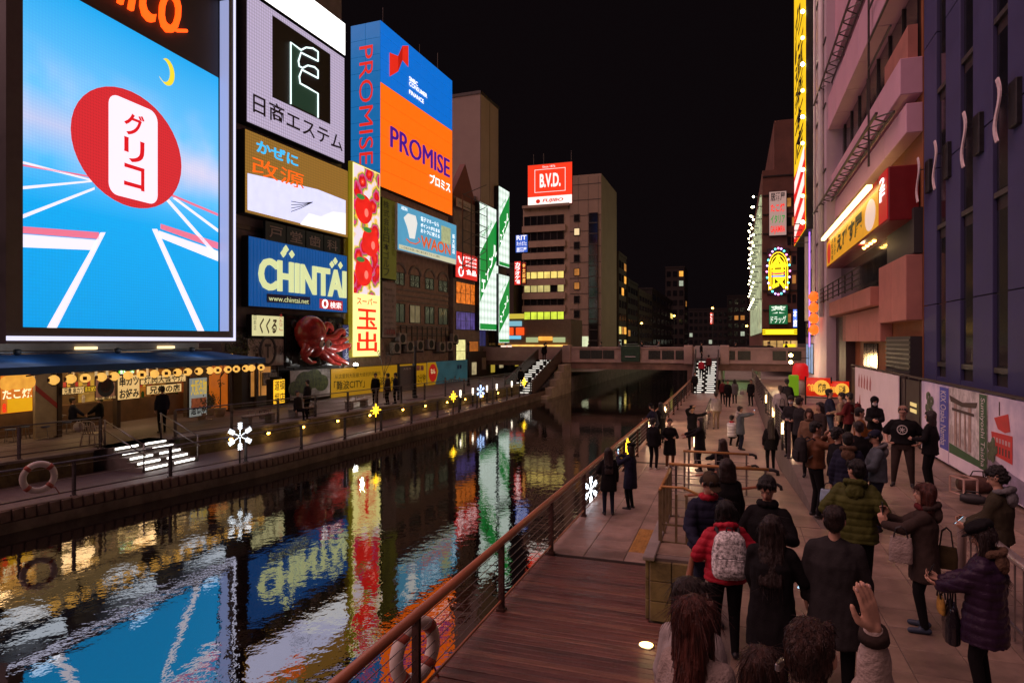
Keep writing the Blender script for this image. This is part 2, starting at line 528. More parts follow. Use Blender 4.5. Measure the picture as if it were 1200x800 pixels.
while y < 23.9:
    for i in range(3):
        if row in (1,2,3) and i == 2: continue      # the tactile plate lies there
        link('paving_slab', tm[rnd.choice([0,0,1,2])], lw, (-3.32 + i*0.815, y, 0))
    y += 0.59; row += 1
mb = MB()
mb.quad((XD0,24.0,.003),(1.49,24.0,.003),(1.49,62,.003),(XD0,62,.003))
struct('far_lower_walk', mb, M_lowpave)
# yellow tactile plate
tp = thing('tactile_paving', 'worn yellow tactile paving plate on the waterside walk beside the gate', 'paving', (-1.69, 14.5, 0.0))
M_tact = mat('tactile_yellow', (0.42,0.23,0.06), 0.6, 0, 0.25, 5)
MB().bev(-.40,.40,-.87,.87,-.02,.014,.006).build('plate', M_tact, tp)
stud = MB()
for i in range(12):
    for j in range(25):
        cx = -.36+i*.0655; cy = -.82+j*.0683
        stud.box(cx-.02, cx+.02, cy-.02, cy+.02, .013, .02)
tag(stud.build('studs', M_tact, tp), kind='stuff')

# ramp
rz = lambda y: RTZ - (min(max(y,13.0),24.0)-13.0)/11.0*RTZ
mb = MB()
mb.add([(XD1,13,RTZ-.002),(1.5,13,RTZ-.002),(1.5,24,0.004),(XD1,24,0.004),(XD1,13,-.3),(1.5,13,-.3),(1.5,24,-.3),(XD1,24,-.3)],
       [(0,1,2,3),(4,7,6,5),(0,3,7,4),(3,2,6,7)])
struct('ramp_path', mb, M_pave)
# upper terrace slab and walls
mb = MB()
mb.box(-.55, 5.9, 1.0, 10.42, -.3, RTZ-.012); mb.box(XD1, 5.9, 10.423, 13.0, -.3, RTZ-.012)
mb.box(1.503, 5.9, 13.003, 62.0, -.3, RTZ-.012)
struct('terrace_base', mb, mat('terrace_kerb_stone', (0.15,0.12,0.10), .85, 0, .2, 2))
tr = tag(bpy.data.objects.new('terrace_walk', None), kind='structure'); COL.objects.link(tr)
tmm = [MB().bev(-.292,.292,-.292,.292,-.02,.0,.005).mesh('paving_slab', m) for m in
       (M_pave, mat('terrace_paving_b', (0.28,0.20,0.155), 0.42, 0, 0.2, 2.1, 0.15, 60, **PV), mat('terrace_paving_c', (0.37,0.265,0.205), 0.42, 0, 0.2, 1.4, 0.15, 60, **PV))]
cnt = 0
for j in range(26):
    yy = 4.36 + j*0.594
    for i in range(12):
        xx = -0.93 + i*0.594
        if yy > 12.8 and xx < 1.75: continue
        if xx > 5.8 or (yy < 10.5 and xx < -.26): continue
        link('paving_slab', tmm[rnd.choice([0,0,0,1,1,2])], tr, (xx + (0.0 if yy < 12.8 else .1), yy, RTZ + rnd.uniform(-.002,.002))); cnt += 1
struct('far_terrace_walk', MB().quad((1.51,19.52,RTZ-.002),(5.9,19.52,RTZ-.002),(5.9,62,RTZ-.002),(1.51,62,RTZ-.002)), M_pave)
struct('street_ground', MB().box(5.9, 40, -20, 62, -.3, RTZ-.02), M_conc)
# mossy planter-like face of the terrace towards the boards
pw = thing('terrace_edge_wall', 'mossy yellow stone block wall under the gate at the boardwalk', 'wall', (0,0,0))
for r_ in range(3):
    for i in range(4):
        y0 = 10.42 + i*0.66 - (0.3 if r_ % 2 else 0); y1 = min(y0+.63, 13.0); y0 = max(y0, 10.42)
        if y1 - y0 < .1: continue
        MB().bev(XD1-.06, XD1, y0, y1, .01+r_*.315, .318+r_*.315, .012).build('stone_block', M_moss, pw)
MB().bev(XD1-.09, XD1+.10, 10.30, 13.02, .965, 1.035, .015).build('coping', M_conc, pw)
for i in range(2):
    for r_ in range(3):
        MB().bev(XD1+.02+i*.34, XD1+.35+i*.34, 10.36, 10.42, .01+r_*.315, .318+r_*.315, .012).build('stone_block', M_moss, pw)
MB().box(-.58,-.552,.5,10.35,-.3,RTZ-.02).build('inner_face', M_moss, pw)
# floor light at its foot
fl = thing('floor_light', 'glowing round floor light set in the boardwalk by the stone wall', 'light', (-1.2, 9.5, 0))
MB().lathe([(.12,-.03),(.12,.012),(.10,.02)], 20).build('rim', M_steel, fl)
MB().lathe([(.098,.0),(.098,.022),(.02,.026)], 20).build('lens', em('floor_light_lens', (255,205,110), 14.0), fl)
lamp('floor_light_glow', fl, (0.05, 0, .16), 1.6, (1,.72,.35), .06)

# stair from the terrace up to the bridge (under the nearest people)
bs = thing('bridge_stairs', 'stone stair climbing from the terrace towards the viewpoint on the bridge', 'stairs', (0,0,0))
NSTEP = 12
for i in range(NSTEP):
    y1 = 4.2 - i*.31
    MB().box(-.9, 2.9, (y1-.31 if i < NSTEP-1 else -4.0), y1, 0.0 if i == 0 else RTZ+i*.165-.2, RTZ+(i+1)*.165).build('step', M_conc, bs)
stair_z = lambda y: RTZ + .165*max(0, min(NSTEP, math.floor((4.2-y)/.31)+1))
# stair handrail
hr = thing('stair_handrail', 'reddish wooden stair handrail beside the red coat on steel posts', 'railing', (0,0,0))
M_wood = mat('rail_wood', (0.36,0.135,0.07), 0.35, 0, 0.22, 3, 0.15, 30, stretch=(1,.3,1))
path = [(-.47,9.0,1.80),(-.47,4.3,1.82),(-.47,.6,3.75)]
MB().tube(path, .036, 10).build('handrail', M_wood, hr, True)
for (px_, y_, z0, z1) in ((-.47,8.9,RTZ,1.79),(-.47,7.1,RTZ,1.79),(-.47,5.3,RTZ,1.79),(-.47,2.5,RTZ+.9,2.74)):
    MB().box(px_-.02, px_+.02, y_-.035, y_+.035, z0, z1).build('post', M_steel, hr)
for k in range(5):
    MB().tube([(-.47,8.9,RTZ+.14+k*.15),(-.47,4.3,RTZ+.14+k*.15),(-.47,.6,RTZ+2.05+k*.15)], .008, 6).build('cable', M_steel, hr)

# ------------------------------------------------------------------ railings
M_corten = mat('rust_brown_steel', (0.085,0.04,0.03), 0.55, 0.4, 0.3, 6)
def railing(name, label, pts, zs, rail_mat, post_mat, spacing, hgt=1.1, ncab=6, rail_r=.05, inset=0.0, group=None):
    """handrail on flat posts with stretched wires, following pts (x, y)"""
    t = thing(name, label, 'railing', (0,0,0), 0, group)
    P = [Vector((x, y, z)) for (x, y), z in zip(pts, zs)]
    MB().tube([p + Vector((0,0,hgt)) for p in P], rail_r, 12).build('handrail', rail_mat, t, True)
    # posts by arc length
    seg = []; L = 0
    for a, b in zip(P, P[1:]):
        seg.append((L, L+(b-a).length, a, b)); L += (b-a).length
    n = max(1, round(L/spacing))
    def at(s):
        for s0, s1, a, b in seg:
            if s <= s1+1e-6: return a.lerp(b, (s-s0)/(s1-s0)), (b-a).normalized()
    for i in range(n+1):
        p, d = at(L*i/n)
        ax = Vector((d.x, d.y, 0)).normalized(); ay = Vector((-ax.y, ax.x, 0))
        mb = MB()
        for sd in (-1, 1):
            mb.obox(p + ay*0 + ax*sd*.028 + Vector((0,0,(hgt-.03)/2)), (ax, ay, Vector((0,0,1))), .008, .045, (hgt-.03)/2)
        mb.obox(p + Vector((0,0,.02)), (ax, ay, Vector((0,0,1))), .07, .07, .02)
        for zz in (.18, hgt*.62):
            mb.obox(p + Vector((0,0,zz)), (ax, ay, Vector((0,0,1))), .03, .035, .02)
        mb.build('post', post_mat, t)
    for k in range(ncab):
        z = .16 + (hgt-.26)*k/(ncab-1)
        MB().tube([p + Vector((0,0,z)) for p in P], .0065 if k else .022, 6).build('cable' if k else 'bottom_rail', M_steel if k else rail_mat, t)
    return t
railing('canal_railing', 'long railing with fat reddish wooden handrail and steel wires along the boardwalk', [(-3.62,1.0),(-3.6,12),(-3.5,24),(-3.42,42),(-3.5,58)], [0]*5, M_wood, M_corten, 3.05, 1.12, 7, .062)
yy = [-4,4,8,11.4,15,18,20,24,28,32,35,40,45,51.5]
railing('quay_railing', 'low steel railing along the water edge of the far promenade', [(bank_x(a)-.22, a) for a in yy], [0]*len(yy), mat('dull_steel', (0.15,0.13,0.14), 0.4, 0.7, 0.2, 5), mat('railing_post_steel', (0.09,0.08,0.085), 0.5, 0.6, 0.2, 5), 3.0, 1.0, 3, .03)
yy = [2,6,9,12,14,ST0-.1]
M_dullst = MATS['dull_steel']
railing('terrace_railing', 'steel wire railing in front of the grill tables, before the lit stair', [(twall_x(a)-.16, a) for a in yy], [LTZ]*len(yy), M_dullst, M_dullst, 2.6, 1.05, 6, .026)
yy = [ST1+.2,23,28,33,38,42,47,51.5]
railing('terrace_railing', 'steel wire railing along the terrace edge past the lit stair', [(twall_x(a)-.16, a) for a in yy], [LTZ]*len(yy), M_dullst, M_dullst, 2.6, 1.05, 5, .026)
for y_, w in ((ST0+.05,'near'), (ST1-.05,'far')):
    x0 = twall_x(17.7)
    t = thing('step_handrail', 'twin tube handrail on the %s side of the lit stair' % ('camera' if w == 'near' else 'signboard'), 'railing', (0,0,0))
    for dz in (.95, .62):
        MB().tube([(x0-.4,y_,LTZ+dz),(x0+1.5,y_,dz-.05)], .024, 8).build('rail', M_steel, t, True)
    for xx, zz in ((x0-.35, LTZ),(x0+1.4,0)):
        MB().tube([(xx,y_,zz),(xx,y_,zz+.97)], .026, 8).build('post', M_steel, t, True)

# ramp barriers (brown rails with dark curled ends)
M_brass = mat('rail_brass_wood', (0.40,0.20,0.06), 0.35, 0.15, 0.2, 4)
def barrier(label, y, x0, x1, z0, z1):
    t = thing('ramp_barrier', label, 'railing', (0,0,0), 0, 'switchback barriers on the ramp')
    MB().tube([(x0,y,z0+1.0),(x1,y,z1+1.0)], .03, 10).build('top_rail', M_brass, t, True)
    MB().tube([(x1,y,z1+1.0),(x1+.08,y,z1+1.0),(x1+.15,y,z1+.97),(x1+.16,y,z1+.9)], .034, 10).build('curled_end', M_black, t, True)
    MB().tube([(x0+.3,y-.12,z0+.42),(x1+.05,y-.12,z1+.74)], .026, 10).build('hand_rail', M_wood, t, True)
    MB().tube([(x1+.05,y-.12,z1+.74),(x1+.14,y-.12,z1+.76),(x1+.2,y-.12,z1+.72),(x1+.21,y-.12,z1+.66)], .03, 10).build('curled_end', M_black, t, True)
    for xx, zz in ((x0+.03,z0),(x0+.13,z0),((x0+x1)/2,(z0+z1)/2),(x1-.06,z1)):
        MB().box(xx-.02,xx+.02,y-.045,y+.045,zz-.02,zz+.985).build('post', M_steel, t)
    for k in range(5):
        MB().tube([(x0,y,z0+.15+.16*k),(x1,y,z1+.15+.16*k)], .007, 6).build('cable', M_steel, t)
    return t
barrier('ramp barrier with brown top rail behind the two men at the gate', 13.05, -1.2, .62, RTZ, RTZ)
barrier('ramp barrier with brown top rail farther down, before the grey coat', 16.8, -1.2, .35, rz(16.8), rz(16.8))
t = thing('gate', 'steel bar gate with brass top rail at the end of the boardwalk', 'gate', (0,0,0))
MB().tube([(-1.18,13.0,1.9),(-1.18,11.2,1.9)], .03, 10).build('top_rail', M_brass, t, True)
MB().tube([(-1.18,11.25,1.94),(-.8,11.25,1.94),(-.45,11.25,1.80),(-.3,11.25,1.66)], .022, 8).build('loop_handle', M_brass, t, True)
M_gate = mat('gate_steel', (0.25,0.20,0.11), 0.45, 0.6, 0.2, 5)
for yq in (11.22, 11.8, 12.4, 12.95):
    MB().box(-1.21,-1.15,yq-.03,yq+.03,RTZ,1.88).build('post', M_gate, t)
for xq in (-.92,-.75,-.5):
    MB().box(xq-.02,xq+.02,11.23,11.27,RTZ,1.82).build('bar', M_gate, t)
for zq in (1.0,1.3):
    MB().bar((-1.18,11.25,zq),(-.48,11.25,zq),.03).build('cross_bar', M_gate, t)
for k in range(9):
    MB().tube([(-1.18,11.25+.2*k,RTZ+.1),(-1.18,11.25+.2*k,1.88)], .01, 6).build('bar', M_gate, t)
# tubular barrier at the right edge
t = thing('crowd_barrier', 'fat shiny steel tube barrier beside the woman in the black cap', 'railing', (0,0,0))
MB().tube([(3.02,4.0,1.95),(3.0,10.4,1.95),(3.0,10.55,1.86),(3.0,10.58,RTZ)], .055, 14).build('top_tube', mat('pinkish_steel', (0.55,0.48,0.47), 0.3, 0.7, 0.1, 4), t, True)
for k in range(26):
    MB().tube([(3.0,4.2+.24*k,RTZ+.02),(3.0,4.2+.24*k,1.9)], .011, 6).build('bar', M_steel, t)
MB().bar((3.0,4.0,RTZ+.18),(3.0,10.5,RTZ+.18),.03).build('bottom_bar', M_steel, t)
# railing between lower walk and terrace, far
railing('terrace_side_railing', 'steel railing with woven infill between lower walk and terrace', [(1.52,20.5),(1.52,40),(1.52,60)], [RTZ]*3, M_dullst, M_dullst, 2.0, 1.05, 9, .03)
railing('walk_divider_railing', 'railing with lamp posts in the middle of the waterside walk', [(-1.3,24.2),(-1.3,40)], [0]*2, M_dullst, M_dullst, 2.0, 1.05, 8, .03)
# ================================================================== LEFT BANK BUILDINGS AND SIGNS
PF = Plane(-24.9, 38.0, R(88))          # facade line
PG = Plane(-22.1, 24.1, R(93.45))       # plane of the big screen

class Fr:
    """local frame of a sign: pixels -> local x, z"""
    def __init__(s, plane, px0, px1, zb, zt):
        s.p = plane; s.s0 = plane.s(px0); s.s1 = plane.s(px1)
        s.w = s.s1 - s.s0; s.sc = (s.s0+s.s1)/2; s.zb = zb; s.h = zt - zb
    def x(s, px): return s.p.s(px) - s.sc
    def pt(s, px, py): return (s.p.s(px) - s.sc, s.p.z(px, py) - s.zb)

def frame(plane, px0, px1, L, Rr):
    zt = (plane.z(px0, L[0]) + plane.z(px1, Rr[0]))/2
    zb = (plane.z(px0, L[1]) + plane.z(px1, Rr[1]))/2
    return Fr(plane, px0, px1, zb, zt)

def sign(name, label, fr, face, body=None, depth=0.5, cat='sign', rim=0.05, group=None):
    t = thing(name, label, cat, fr.p.at(fr.sc, fr.zb), fr.p.rz, group)
    w, h = fr.w/2, fr.h
    MB().bev(-w, w, 0.03, depth, 0, h, .02).build('box', body or M_dark, t)
    MB().box(-w+rim, w-rim, 0, .032, rim, h-rim).build('face', face, t)
    return t

def ppoly(t, name, fr, pts, m, y=-.012, th=.006):
    P = [fr.pt(*p) for p in pts]
    ar = sum(P[i][0]*P[(i+1)%len(P)][1]-P[(i+1)%len(P)][0]*P[i][1] for i in range(len(P)))
    if ar < 0: P = P[::-1]
    return MB().prism_y(P, y, y+th).build(name, m, t)

def disc(t, name, cx, cz, rx, rz_, m, y=-.012, n=40, th=.006):
    P = [(cx+rx*math.cos(2*math.pi*k/n), cz+rz_*math.sin(2*math.pi*k/n)) for k in range(n)]
    return MB().prism_y(P, y, y+th).build(name, m, t)

def ppletters(t, s, fr, px0, px1, L, Rr, m, y=-.03, bold=0, shear=0, depth=0):
    """lettering whose box is given by pixel corners"""
    x0 = fr.x(px0); x1 = fr.x(px1)
    z1 = (fr.p.z(px0, L[0]) + fr.p.z(px1, Rr[0]))/2 - fr.zb
    z0 = (fr.p.z(px0, L[1]) + fr.p.z(px1, Rr[1]))/2 - fr.zb
    return letters(t, s, x0, z0, x1, z1, m, y, bold, shear, depth=depth)

def window(parent, x0, x1, z0, z1, glass, frame_m=M_frame, y=0.0, nx=1, nz=1, d=.07, fw=.05):
    """framed window standing proud of a wall whose face is at y"""
    o = MB()
    o.box(x0-fw, x0, y-d, y+.02, z0-fw, z1+fw); o.box(x1, x1+fw, y-d, y+.02, z0-fw, z1+fw)
    o.box(x0, x1, y-d, y+.02, z0-fw, z0); o.box(x0, x1, y-d, y+.02, z1, z1+fw)
    for i in range(1, nx):
        xx = x0+(x1-x0)*i/nx; o.box(xx-.02, xx+.02, y-d*.8, y+.0, z0, z1)
    for i in range(1, nz):
        zz = z0+(z1-z0)*i/nz; o.box(x0, x1, y-d*.75, y+.0, zz-.02, zz+.02)
    w = o.build('window', frame_m, parent)
    MB().box(x0, x1, y-d*.35, y-.004, z0, z1).build('pane', glass, w)
    return w

def building(name, label, plane, s0, s1, zt, depth, m, out=0.0, zb=0.0):
    """box building, front at local y = 0 -> returns its Empty; local x 0..s1-s0"""
    t = thing(name, label, 'building', plane.at(s0, zb, out), plane.rz)
    MB().box(0, s1-s0, 0, depth, 0, zt-zb).build('wall', m, t)
    return t

# lit colours
E_white = em('lit_white', (255,252,250), 1.6)
E_cream = em('lit_cream', (255,245,190), 1.15)
E_red = em('lit_red', (255,30,25), 1.1)
E_orange = em('lit_orange', (255,105,12), 1.15, var=.05, scale=.6)
E_yellow = em('lit_yellow', (255,225,60), 1.2)
E_green = em('lit_green', (10,150,55), 1.0)
E_blue = em('lit_blue', (0,105,205), 0.95, var=.12, scale=.4)
E_ink = mat('sign_ink', (0.015,0.013,0.03), 0.5, 0, 0.1)
E_navy = em('lit_navy', (42,30,120), 0.7)
E_warm = em('warm_window', (255,190,95), 1.3, var=.35, scale=1.2)
E_warm2 = em('dim_warm_window', (255,170,80), 0.35, var=.5, scale=1.0)
E_lamp = em('warm_lamp', (255,196,90), 16.0)

# ---------------------------------------------------------------- the giant screen
def screen_material():
    m = bpy.data.materials.new('led_screen_sky'); m.use_nodes = True
    n = m.node_tree.nodes; l = m.node_tree.links; b = n['Principled BSDF']
    b.inputs['Base Color'].default_value = (0.02,0.03,0.05,1); b.inputs['Roughness'].default_value = 0.5
    tc = n.new('ShaderNodeTexCoord'); sep = n.new('ShaderNodeSeparateXYZ'); l.new(tc.outputs['Object'], sep.inputs[0])
    rp = n.new('ShaderNodeValToRGB'); mr = n.new('ShaderNodeMapRange')
    mr.inputs['From Min'].default_value = 0.5; mr.inputs['From Max'].default_value = 12.0
    l.new(sep.outputs['Z'], mr.inputs['Value']); l.new(mr.outputs['Result'], rp.inputs['Fac'])
    cr = rp.color_ramp
    cr.elements[0].position = 0.0; cr.elements[0].color = lin((0,140,205))
    cr.elements[1].position = 1.0; cr.elements[1].color = lin((22,150,214))
    for p, c in ((.36,(0,150,215)),(.50,(70,170,225)),(.60,(170,180,215)),(.70,(95,175,225))):
        e = cr.elements.new(p); e.color = lin(c)
    # soft cloud at mid height
    tx = n.new('ShaderNodeTexNoise'); tx.inputs['Scale'].default_value = 0.35; tx.inputs['Detail'].default_value = 3
    l.new(tc.outputs['Object'], tx.inputs['Vector'])
    r2 = n.new('ShaderNodeValToRGB'); r2.color_ramp.elements[0].position = .42; r2.color_ramp.elements[1].position = .72
    l.new(tx.outputs['Fac'], r2.inputs['Fac'])
    mask = n.new('ShaderNodeValToRGB'); l.new(mr.outputs['Result'], mask.inputs['Fac'])
    mask.color_ramp.elements[0].position = .42; mask.color_ramp.elements[0].color = (0,0,0,1)
    mask.color_ramp.elements[1].position = .85; mask.color_ramp.elements[1].color = (0,0,0,1)
    e = mask.color_ramp.elements.new(.62); e.color = (.75,.75,.75,1)
    mu = n.new('ShaderNodeMath'); mu.operation = 'MULTIPLY'
    l.new(r2.outputs['Color'], mu.inputs[0]); l.new(mask.outputs['Color'], mu.inputs[1])
    mx = n.new('ShaderNodeMix'); mx.data_type = 'RGBA'; mx.inputs[7].default_value = lin((205,195,215))
    l.new(mu.outputs[0], mx.inputs[0]); l.new(rp.outputs['Color'], mx.inputs[6])
    l.new(mx.outputs[2], b.inputs['Emission Color'])
    v = n.new('ShaderNodeTexVoronoi'); v.inputs['Scale'].default_value = 9.0; v.inputs['Randomness'].default_value = 0
    l.new(tc.outputs['Object'], v.inputs['Vector'])
    m3 = n.new('ShaderNodeMapRange'); m3.inputs['From Min'].default_value = .1; m3.inputs['From Max'].default_value = .7
    m3.inputs['To Min'].default_value = 1.7; m3.inputs['To Max'].default_value = 1.3
    l.new(v.outputs['Distance'], m3.inputs['Value']); l.new(m3.outputs['Result'], b.inputs['Emission Strength'])
    return m

zb = 4.33; zt = 20.1
fr = Fr(PG, -3, 268, zb, zt)
g = thing('led_billboard', 'giant blue lit billboard with red sun disc above the blue awning', 'billboard', PG.at(fr.sc, zb), PG.rz)
w = fr.w/2; H = fr.h
M_frame_bb = mat('billboard_frame', (0.10,0.095,0.10), 0.4, 0.6, 0.1, 2)
xl, xr = fr.x(17), fr.x(261)
zl = PG.z(262, 388)-zb; zh = PG.z(258, 90)-zb
o = MB(); o.box(-w, w, .25, 1.6, 0, H); o.box(-w, xl, -.35, .25, 0, H); o.box(xr, w, -.35, .25, 0, H); o.box(xl, xr, -.35, .25, 0, zl-.02); o.box(xl, xr, -.35, .25, H-.15, H)
o.build('frame', M_frame_bb, g)
E_edge = em('frame_light', (225,225,255), 1.15)
MB().box(w-.12, w-.02, -.40, -.352, .1, H).build('edge_light', E_edge, g)
MB().box(-w, w-.13, -.40, -.352, .1, .24).build('edge_light', E_edge, g)
MB().box(xr-.07, xr-.01, -.34, .1, zl, H-.2).build('edge_light', em('frame_light_dim', (170,180,230), .8), g)
MB().box(xl, xr-.08, .17, .25, zl, zh).build('screen', screen_material(), g)
MB().box(xl, xr-.08, .16, .25, zh, H-.16).build('header_panel', mat('header_panel', (0.085,0.07,0.065), 0.6, 0, 0.1, 1), g)
yb = .15
E_sun = em('screen_red', (235,45,55), 1.05, led=9)
E_scrw = em('screen_white', (245,240,255), 1.05)
E_pink = em('screen_pink', (240,120,150), 1.0)
cx = (fr.x(78)+fr.x(222))/2
disc(g, 'sun_disc', cx, PG.z(150,172)-zb, (fr.x(222)-fr.x(78))/2*.90, 2.22, E_sun, yb)
# crescent moon
mo = []
for k in range(15):
    a = R(-115+k*230/14-20); mo.append((math.cos(a)*.42, math.sin(a)*.55))
for k in range(15):
    a = R(115-k*230/14-20); mo.append((math.cos(a)*.34-.16, math.sin(a)*.46))
mx_, mz_ = fr.pt(199, 84)
MB().prism_y([(mx_+a, mz_+b) for a, b in mo], yb, yb+.01).build('moon', em('screen_yellow', (250,225,50), 1.0), g)
for nm, m_, pts in [
    ('lane_line', E_scrw, [(122,272),(128,272),(70,386),(58,386)]),
    ('lane_line', E_scrw, [(182,268),(188,268),(244,390),(236,390)]),
    ('lane_line', E_scrw, [(18,219),(18,223),(112,213),(112,211)]),
    ('lane_line', E_scrw, [(18,256),(18,261),(115,222),(115,219)]),
    ('lane_line', E_scrw, [(18,185),(18,188),(112,212),(112,210)]),
    ('lane_line', E_scrw, [(196,232),(200,231),(259,298),(259,304)]),
    ('lane_line', E_scrw, [(206,232),(209,231),(259,268),(259,272)]),
    ('colour_band', E_pink, [(18,264),(18,272),(120,280),(120,272)]),
    ('colour_band', E_scrw, [(18,273),(18,289),(116,293),(118,281)]),
    ('colour_band', E_pink, [(192,262),(192,268),(259,292),(259,284)]),
    ('colour_band', E_scrw, [(190,270),(190,278),(259,306),(259,294)]),
    ('colour_band', E_pink, [(196,226),(200,225),(259,250),(259,253)]),
    ('colour_band', E_pink, [(18,190),(18,192),(112,208),(112,206)]),
]:
    ppoly(g, nm, fr, pts, m_, yb+.008)
# plain white panel with the red lettering
bx0, bz0 = fr.pt(131, 226); bx1, bz1 = fr.pt(188, 132)
PT = []
for (ccx, ccz, a0) in ((bx1-.4,bz1-.4,0),(bx0+.4,bz1-.4,90),(bx0+.4,bz0+.4,180),(bx1-.4,bz0+.4,270)):
    for k in range(6):
        a = R(a0+k*18); PT.append((ccx+.4*math.cos(a), ccz+.4*math.sin(a)))
MB().prism_y(PT, yb-.012, yb-.004).build('white_panel', E_scrw, g)
mid = (bx0+bx1)/2
vletters(g, 'グリコ', mid-.48, bz0+.35, mid+.48, bz1-.35, em('screen_letter_red', (225,15,30), 1.0), yb-.022, .02)
# neon script in the header
a_, z_ = fr.pt(221, 35)
E_neon = em('neon_orange', (255,75,15), 2.6)
letters(g, 'Glico', fr.x(100), PG.z(160,5)-zb-.35, fr.x(213), H-.3, E_neon, .08, .0, .35, depth=.03)
MB().tube([(fr.x(200), .1, PG.z(200,30)-zb), (fr.x(210), .1, PG.z(210,33)-zb-.1), (fr.x(221), .1, PG.z(221,36)-zb)], .07, 8).build('script_tail', E_neon, g)
# dark building that carries it
b = building('sign_tower', 'dark building behind the giant blue billboard', PG, PG.s(-60), PG.s(268), 22.0, 9, mat('tower_wall_dark', (0.035,0.032,0.036), 0.8, 0, .2, 1), -3.6, 3.97)

# ---------------------------------------------------------------- sign tower with five signs
zt = PF.z(403, 20)
b = building('office_building', 'grey narrow building carrying the lilac and tan signs', PF, PF.s(272), PF.s(411), zt+3, 10, mat('office_wall', (0.22,0.20,0.20), .8, 0, .2, .8), -.75, LTZ)
Wb = PF.s(411)-PF.s(272)
for i in range(7):
    MB().tube([(.3+i*.02, -.06, 1), (.3+i*.02, -.06, zt)], .03, 6).build('pipe', M_frame, b) if i < 2 else None
for zz in (4.2, 9.9, 13.6):
    MB().box(0, Wb, -.12, -.003, zz, zz+.25).build('ledge', M_frame, b)
fr = frame(PF, 289, 404, (-9,144), (67,191))
M_lilac = em('lilac_led', (205,190,222), .82, led=5.5)
t = sign('estate_sign', 'lilac dotted sign with dark square and green letter emblem', fr, M_lilac, depth=.6)
ppoly(t, 'dark_square', fr, [(319,18),(387,64),(387,146),(319,114)], mat('sign_dark', (0.012,0.010,0.022), .5), -.01)
E_line = em('emblem_line', (225,250,245), 1.6)
def stroke(t, fr, pts, m, w=.05, y=-.05, name='neon_line'):
    return MB().tube([(fr.pt(*p)[0], y, fr.pt(*p)[1]) for p in pts], w, 6).build(name, m, t)
ppoly(t, 'green_fill', fr, [(341,52),(352,58),(350,80),(351,98),(372,110),(372,137),(341,122)], em('emblem_green', (20,62,48), .6), -.018)
stroke(t, fr, [(340,122),(340,50),(352,59)], E_line)
stroke(t, fr, [(352,59),(358,56),(366,57),(372,61),(372,72),(352,62),(349,72),(350,78),(354,80),(360,77),(368,79),(372,83),(372,92),(353,82),(350,90),(351,98),(360,103),(372,110),(372,138)], E_line)
ppletters(t, '日商エステム', fr, 296, 401, (106,130), (161,180), mat('sign_ink_purple', (0.035,0.02,0.09), .5), -.03, .012)
fr2 = frame(PF, 289, 405, (-70,-12), (35,65))
t = sign('rooftop_light_box', 'blank glaring white light box on top of the lilac sign', fr2, em('glare_white', (255,250,246), 2.2), depth=.8)
fr = frame(PF, 287, 408, (150,250), (200,279))
t = sign('medicine_sign', 'tan corrugated sign with orange and blue writing over a white lower half', fr, em('tan_led', (168,122,52), .75, led=6), depth=1.2)
ppoly(t, 'lower_field', fr, [(290,203),(330,212),(372,222),(405,235),(405,275),(290,246)], em('lilac_white', (215,215,250), 1.15, var=.06), -.008)
ppoly(t, 'cloud_field', fr, [(352,262),(362,250),(376,254),(390,248),(405,250),(405,275),(352,263)], em('soft_white', (250,250,255), 1.1), -.014)
ppletters(t, 'かぜに', fr, 300, 349, (163,178), (183,196), em('sky_blue_letter', (60,190,250), 1.1), -.03, .03)
ppletters(t, '改源', fr, 295, 356, (182,204), (205,222), em('orange_letter', (255,98,20), 1.2), -.03, 0)
for k in range(4):
    stroke(t, fr, [(341,236+k*4),(352,238+k*2),(366,237)], E_ink, .02, -.02, 'ink_line')
# dentist plates
fr = frame(PF, 311, 404, (261,283), (279,299))
t = thing('dentist_sign', 'row of four small dark teal plates with pale characters', 'sign', PF.at(fr.sc, fr.zb), PF.rz)
M_teal = mat('teal_plate', (0.02,0.05,0.065), .4, .2, .2, 3)
for i, ch in enumerate('戸堂歯科'):
    x0 = -fr.w/2 + i*fr.w*.235; x1 = x0 + fr.w*.225
    pl = MB().bev(x0, x1, 0, .18, 0, fr.h, .015).build('plate', M_teal, t)
    letters(pl, ch, x0+.3, .22, x1-.3, fr.h-.22, mat('pale_letter', (0.36,0.33,0.32), .6), -.02, .01)
# blue corrugated rental sign
fr = frame(PF, 291, 407, (276,358), (299,368))
t = sign('rental_sign', 'blue ribbed sign with big cream letters and a red search box', fr, em('ribbed_blue', (5,92,170), .62, var=.12, scale=.5), depth=.5)
n_ = 34
rib = MB().box(-.035,.035,-.03,.0,.07,fr.h-.07).mesh('rib', MATS['ribbed_blue'])
for i in range(n_):
    link('rib', rib, t, (-fr.w/2+.15+i*(fr.w-.3)/(n_-1), 0, 0))
E_crm = em('cream_letter', (222,228,165), .95)
ppletters(t, 'CHINTAI', fr, 302, 404, (298,340), (320,349), E_crm, -.09, .03, depth=.03)
for (a, c) in ((334,292),(341,298),(331,297),(392,306),(398,311),(388,310)):
    x, z = fr.pt(a, c); MB().prism_y([(x-.24,z),(x,z-.24),(x+.24,z),(x,z+.24)], -.09, -.04).build('diamond', E_crm, t)
ppoly(t, 'web_strip', fr, [(312,344),(363,348),(363,357),(312,354)], mat('web_navy', (0.03,0.035,0.20), .5), -.04)
ppletters(t, 'www.chintai.net', fr, 314, 361, (346.5,352.5), (350,356), E_crm, -.06)
ppoly(t, 'search_box', fr, [(374,350),(401,353),(401,364),(374,361)], em('dim_red', (190,40,40), .8), -.04)
ppletters(t, '検索', fr, 386, 399, (353,360), (355,363), E_white, -.06)
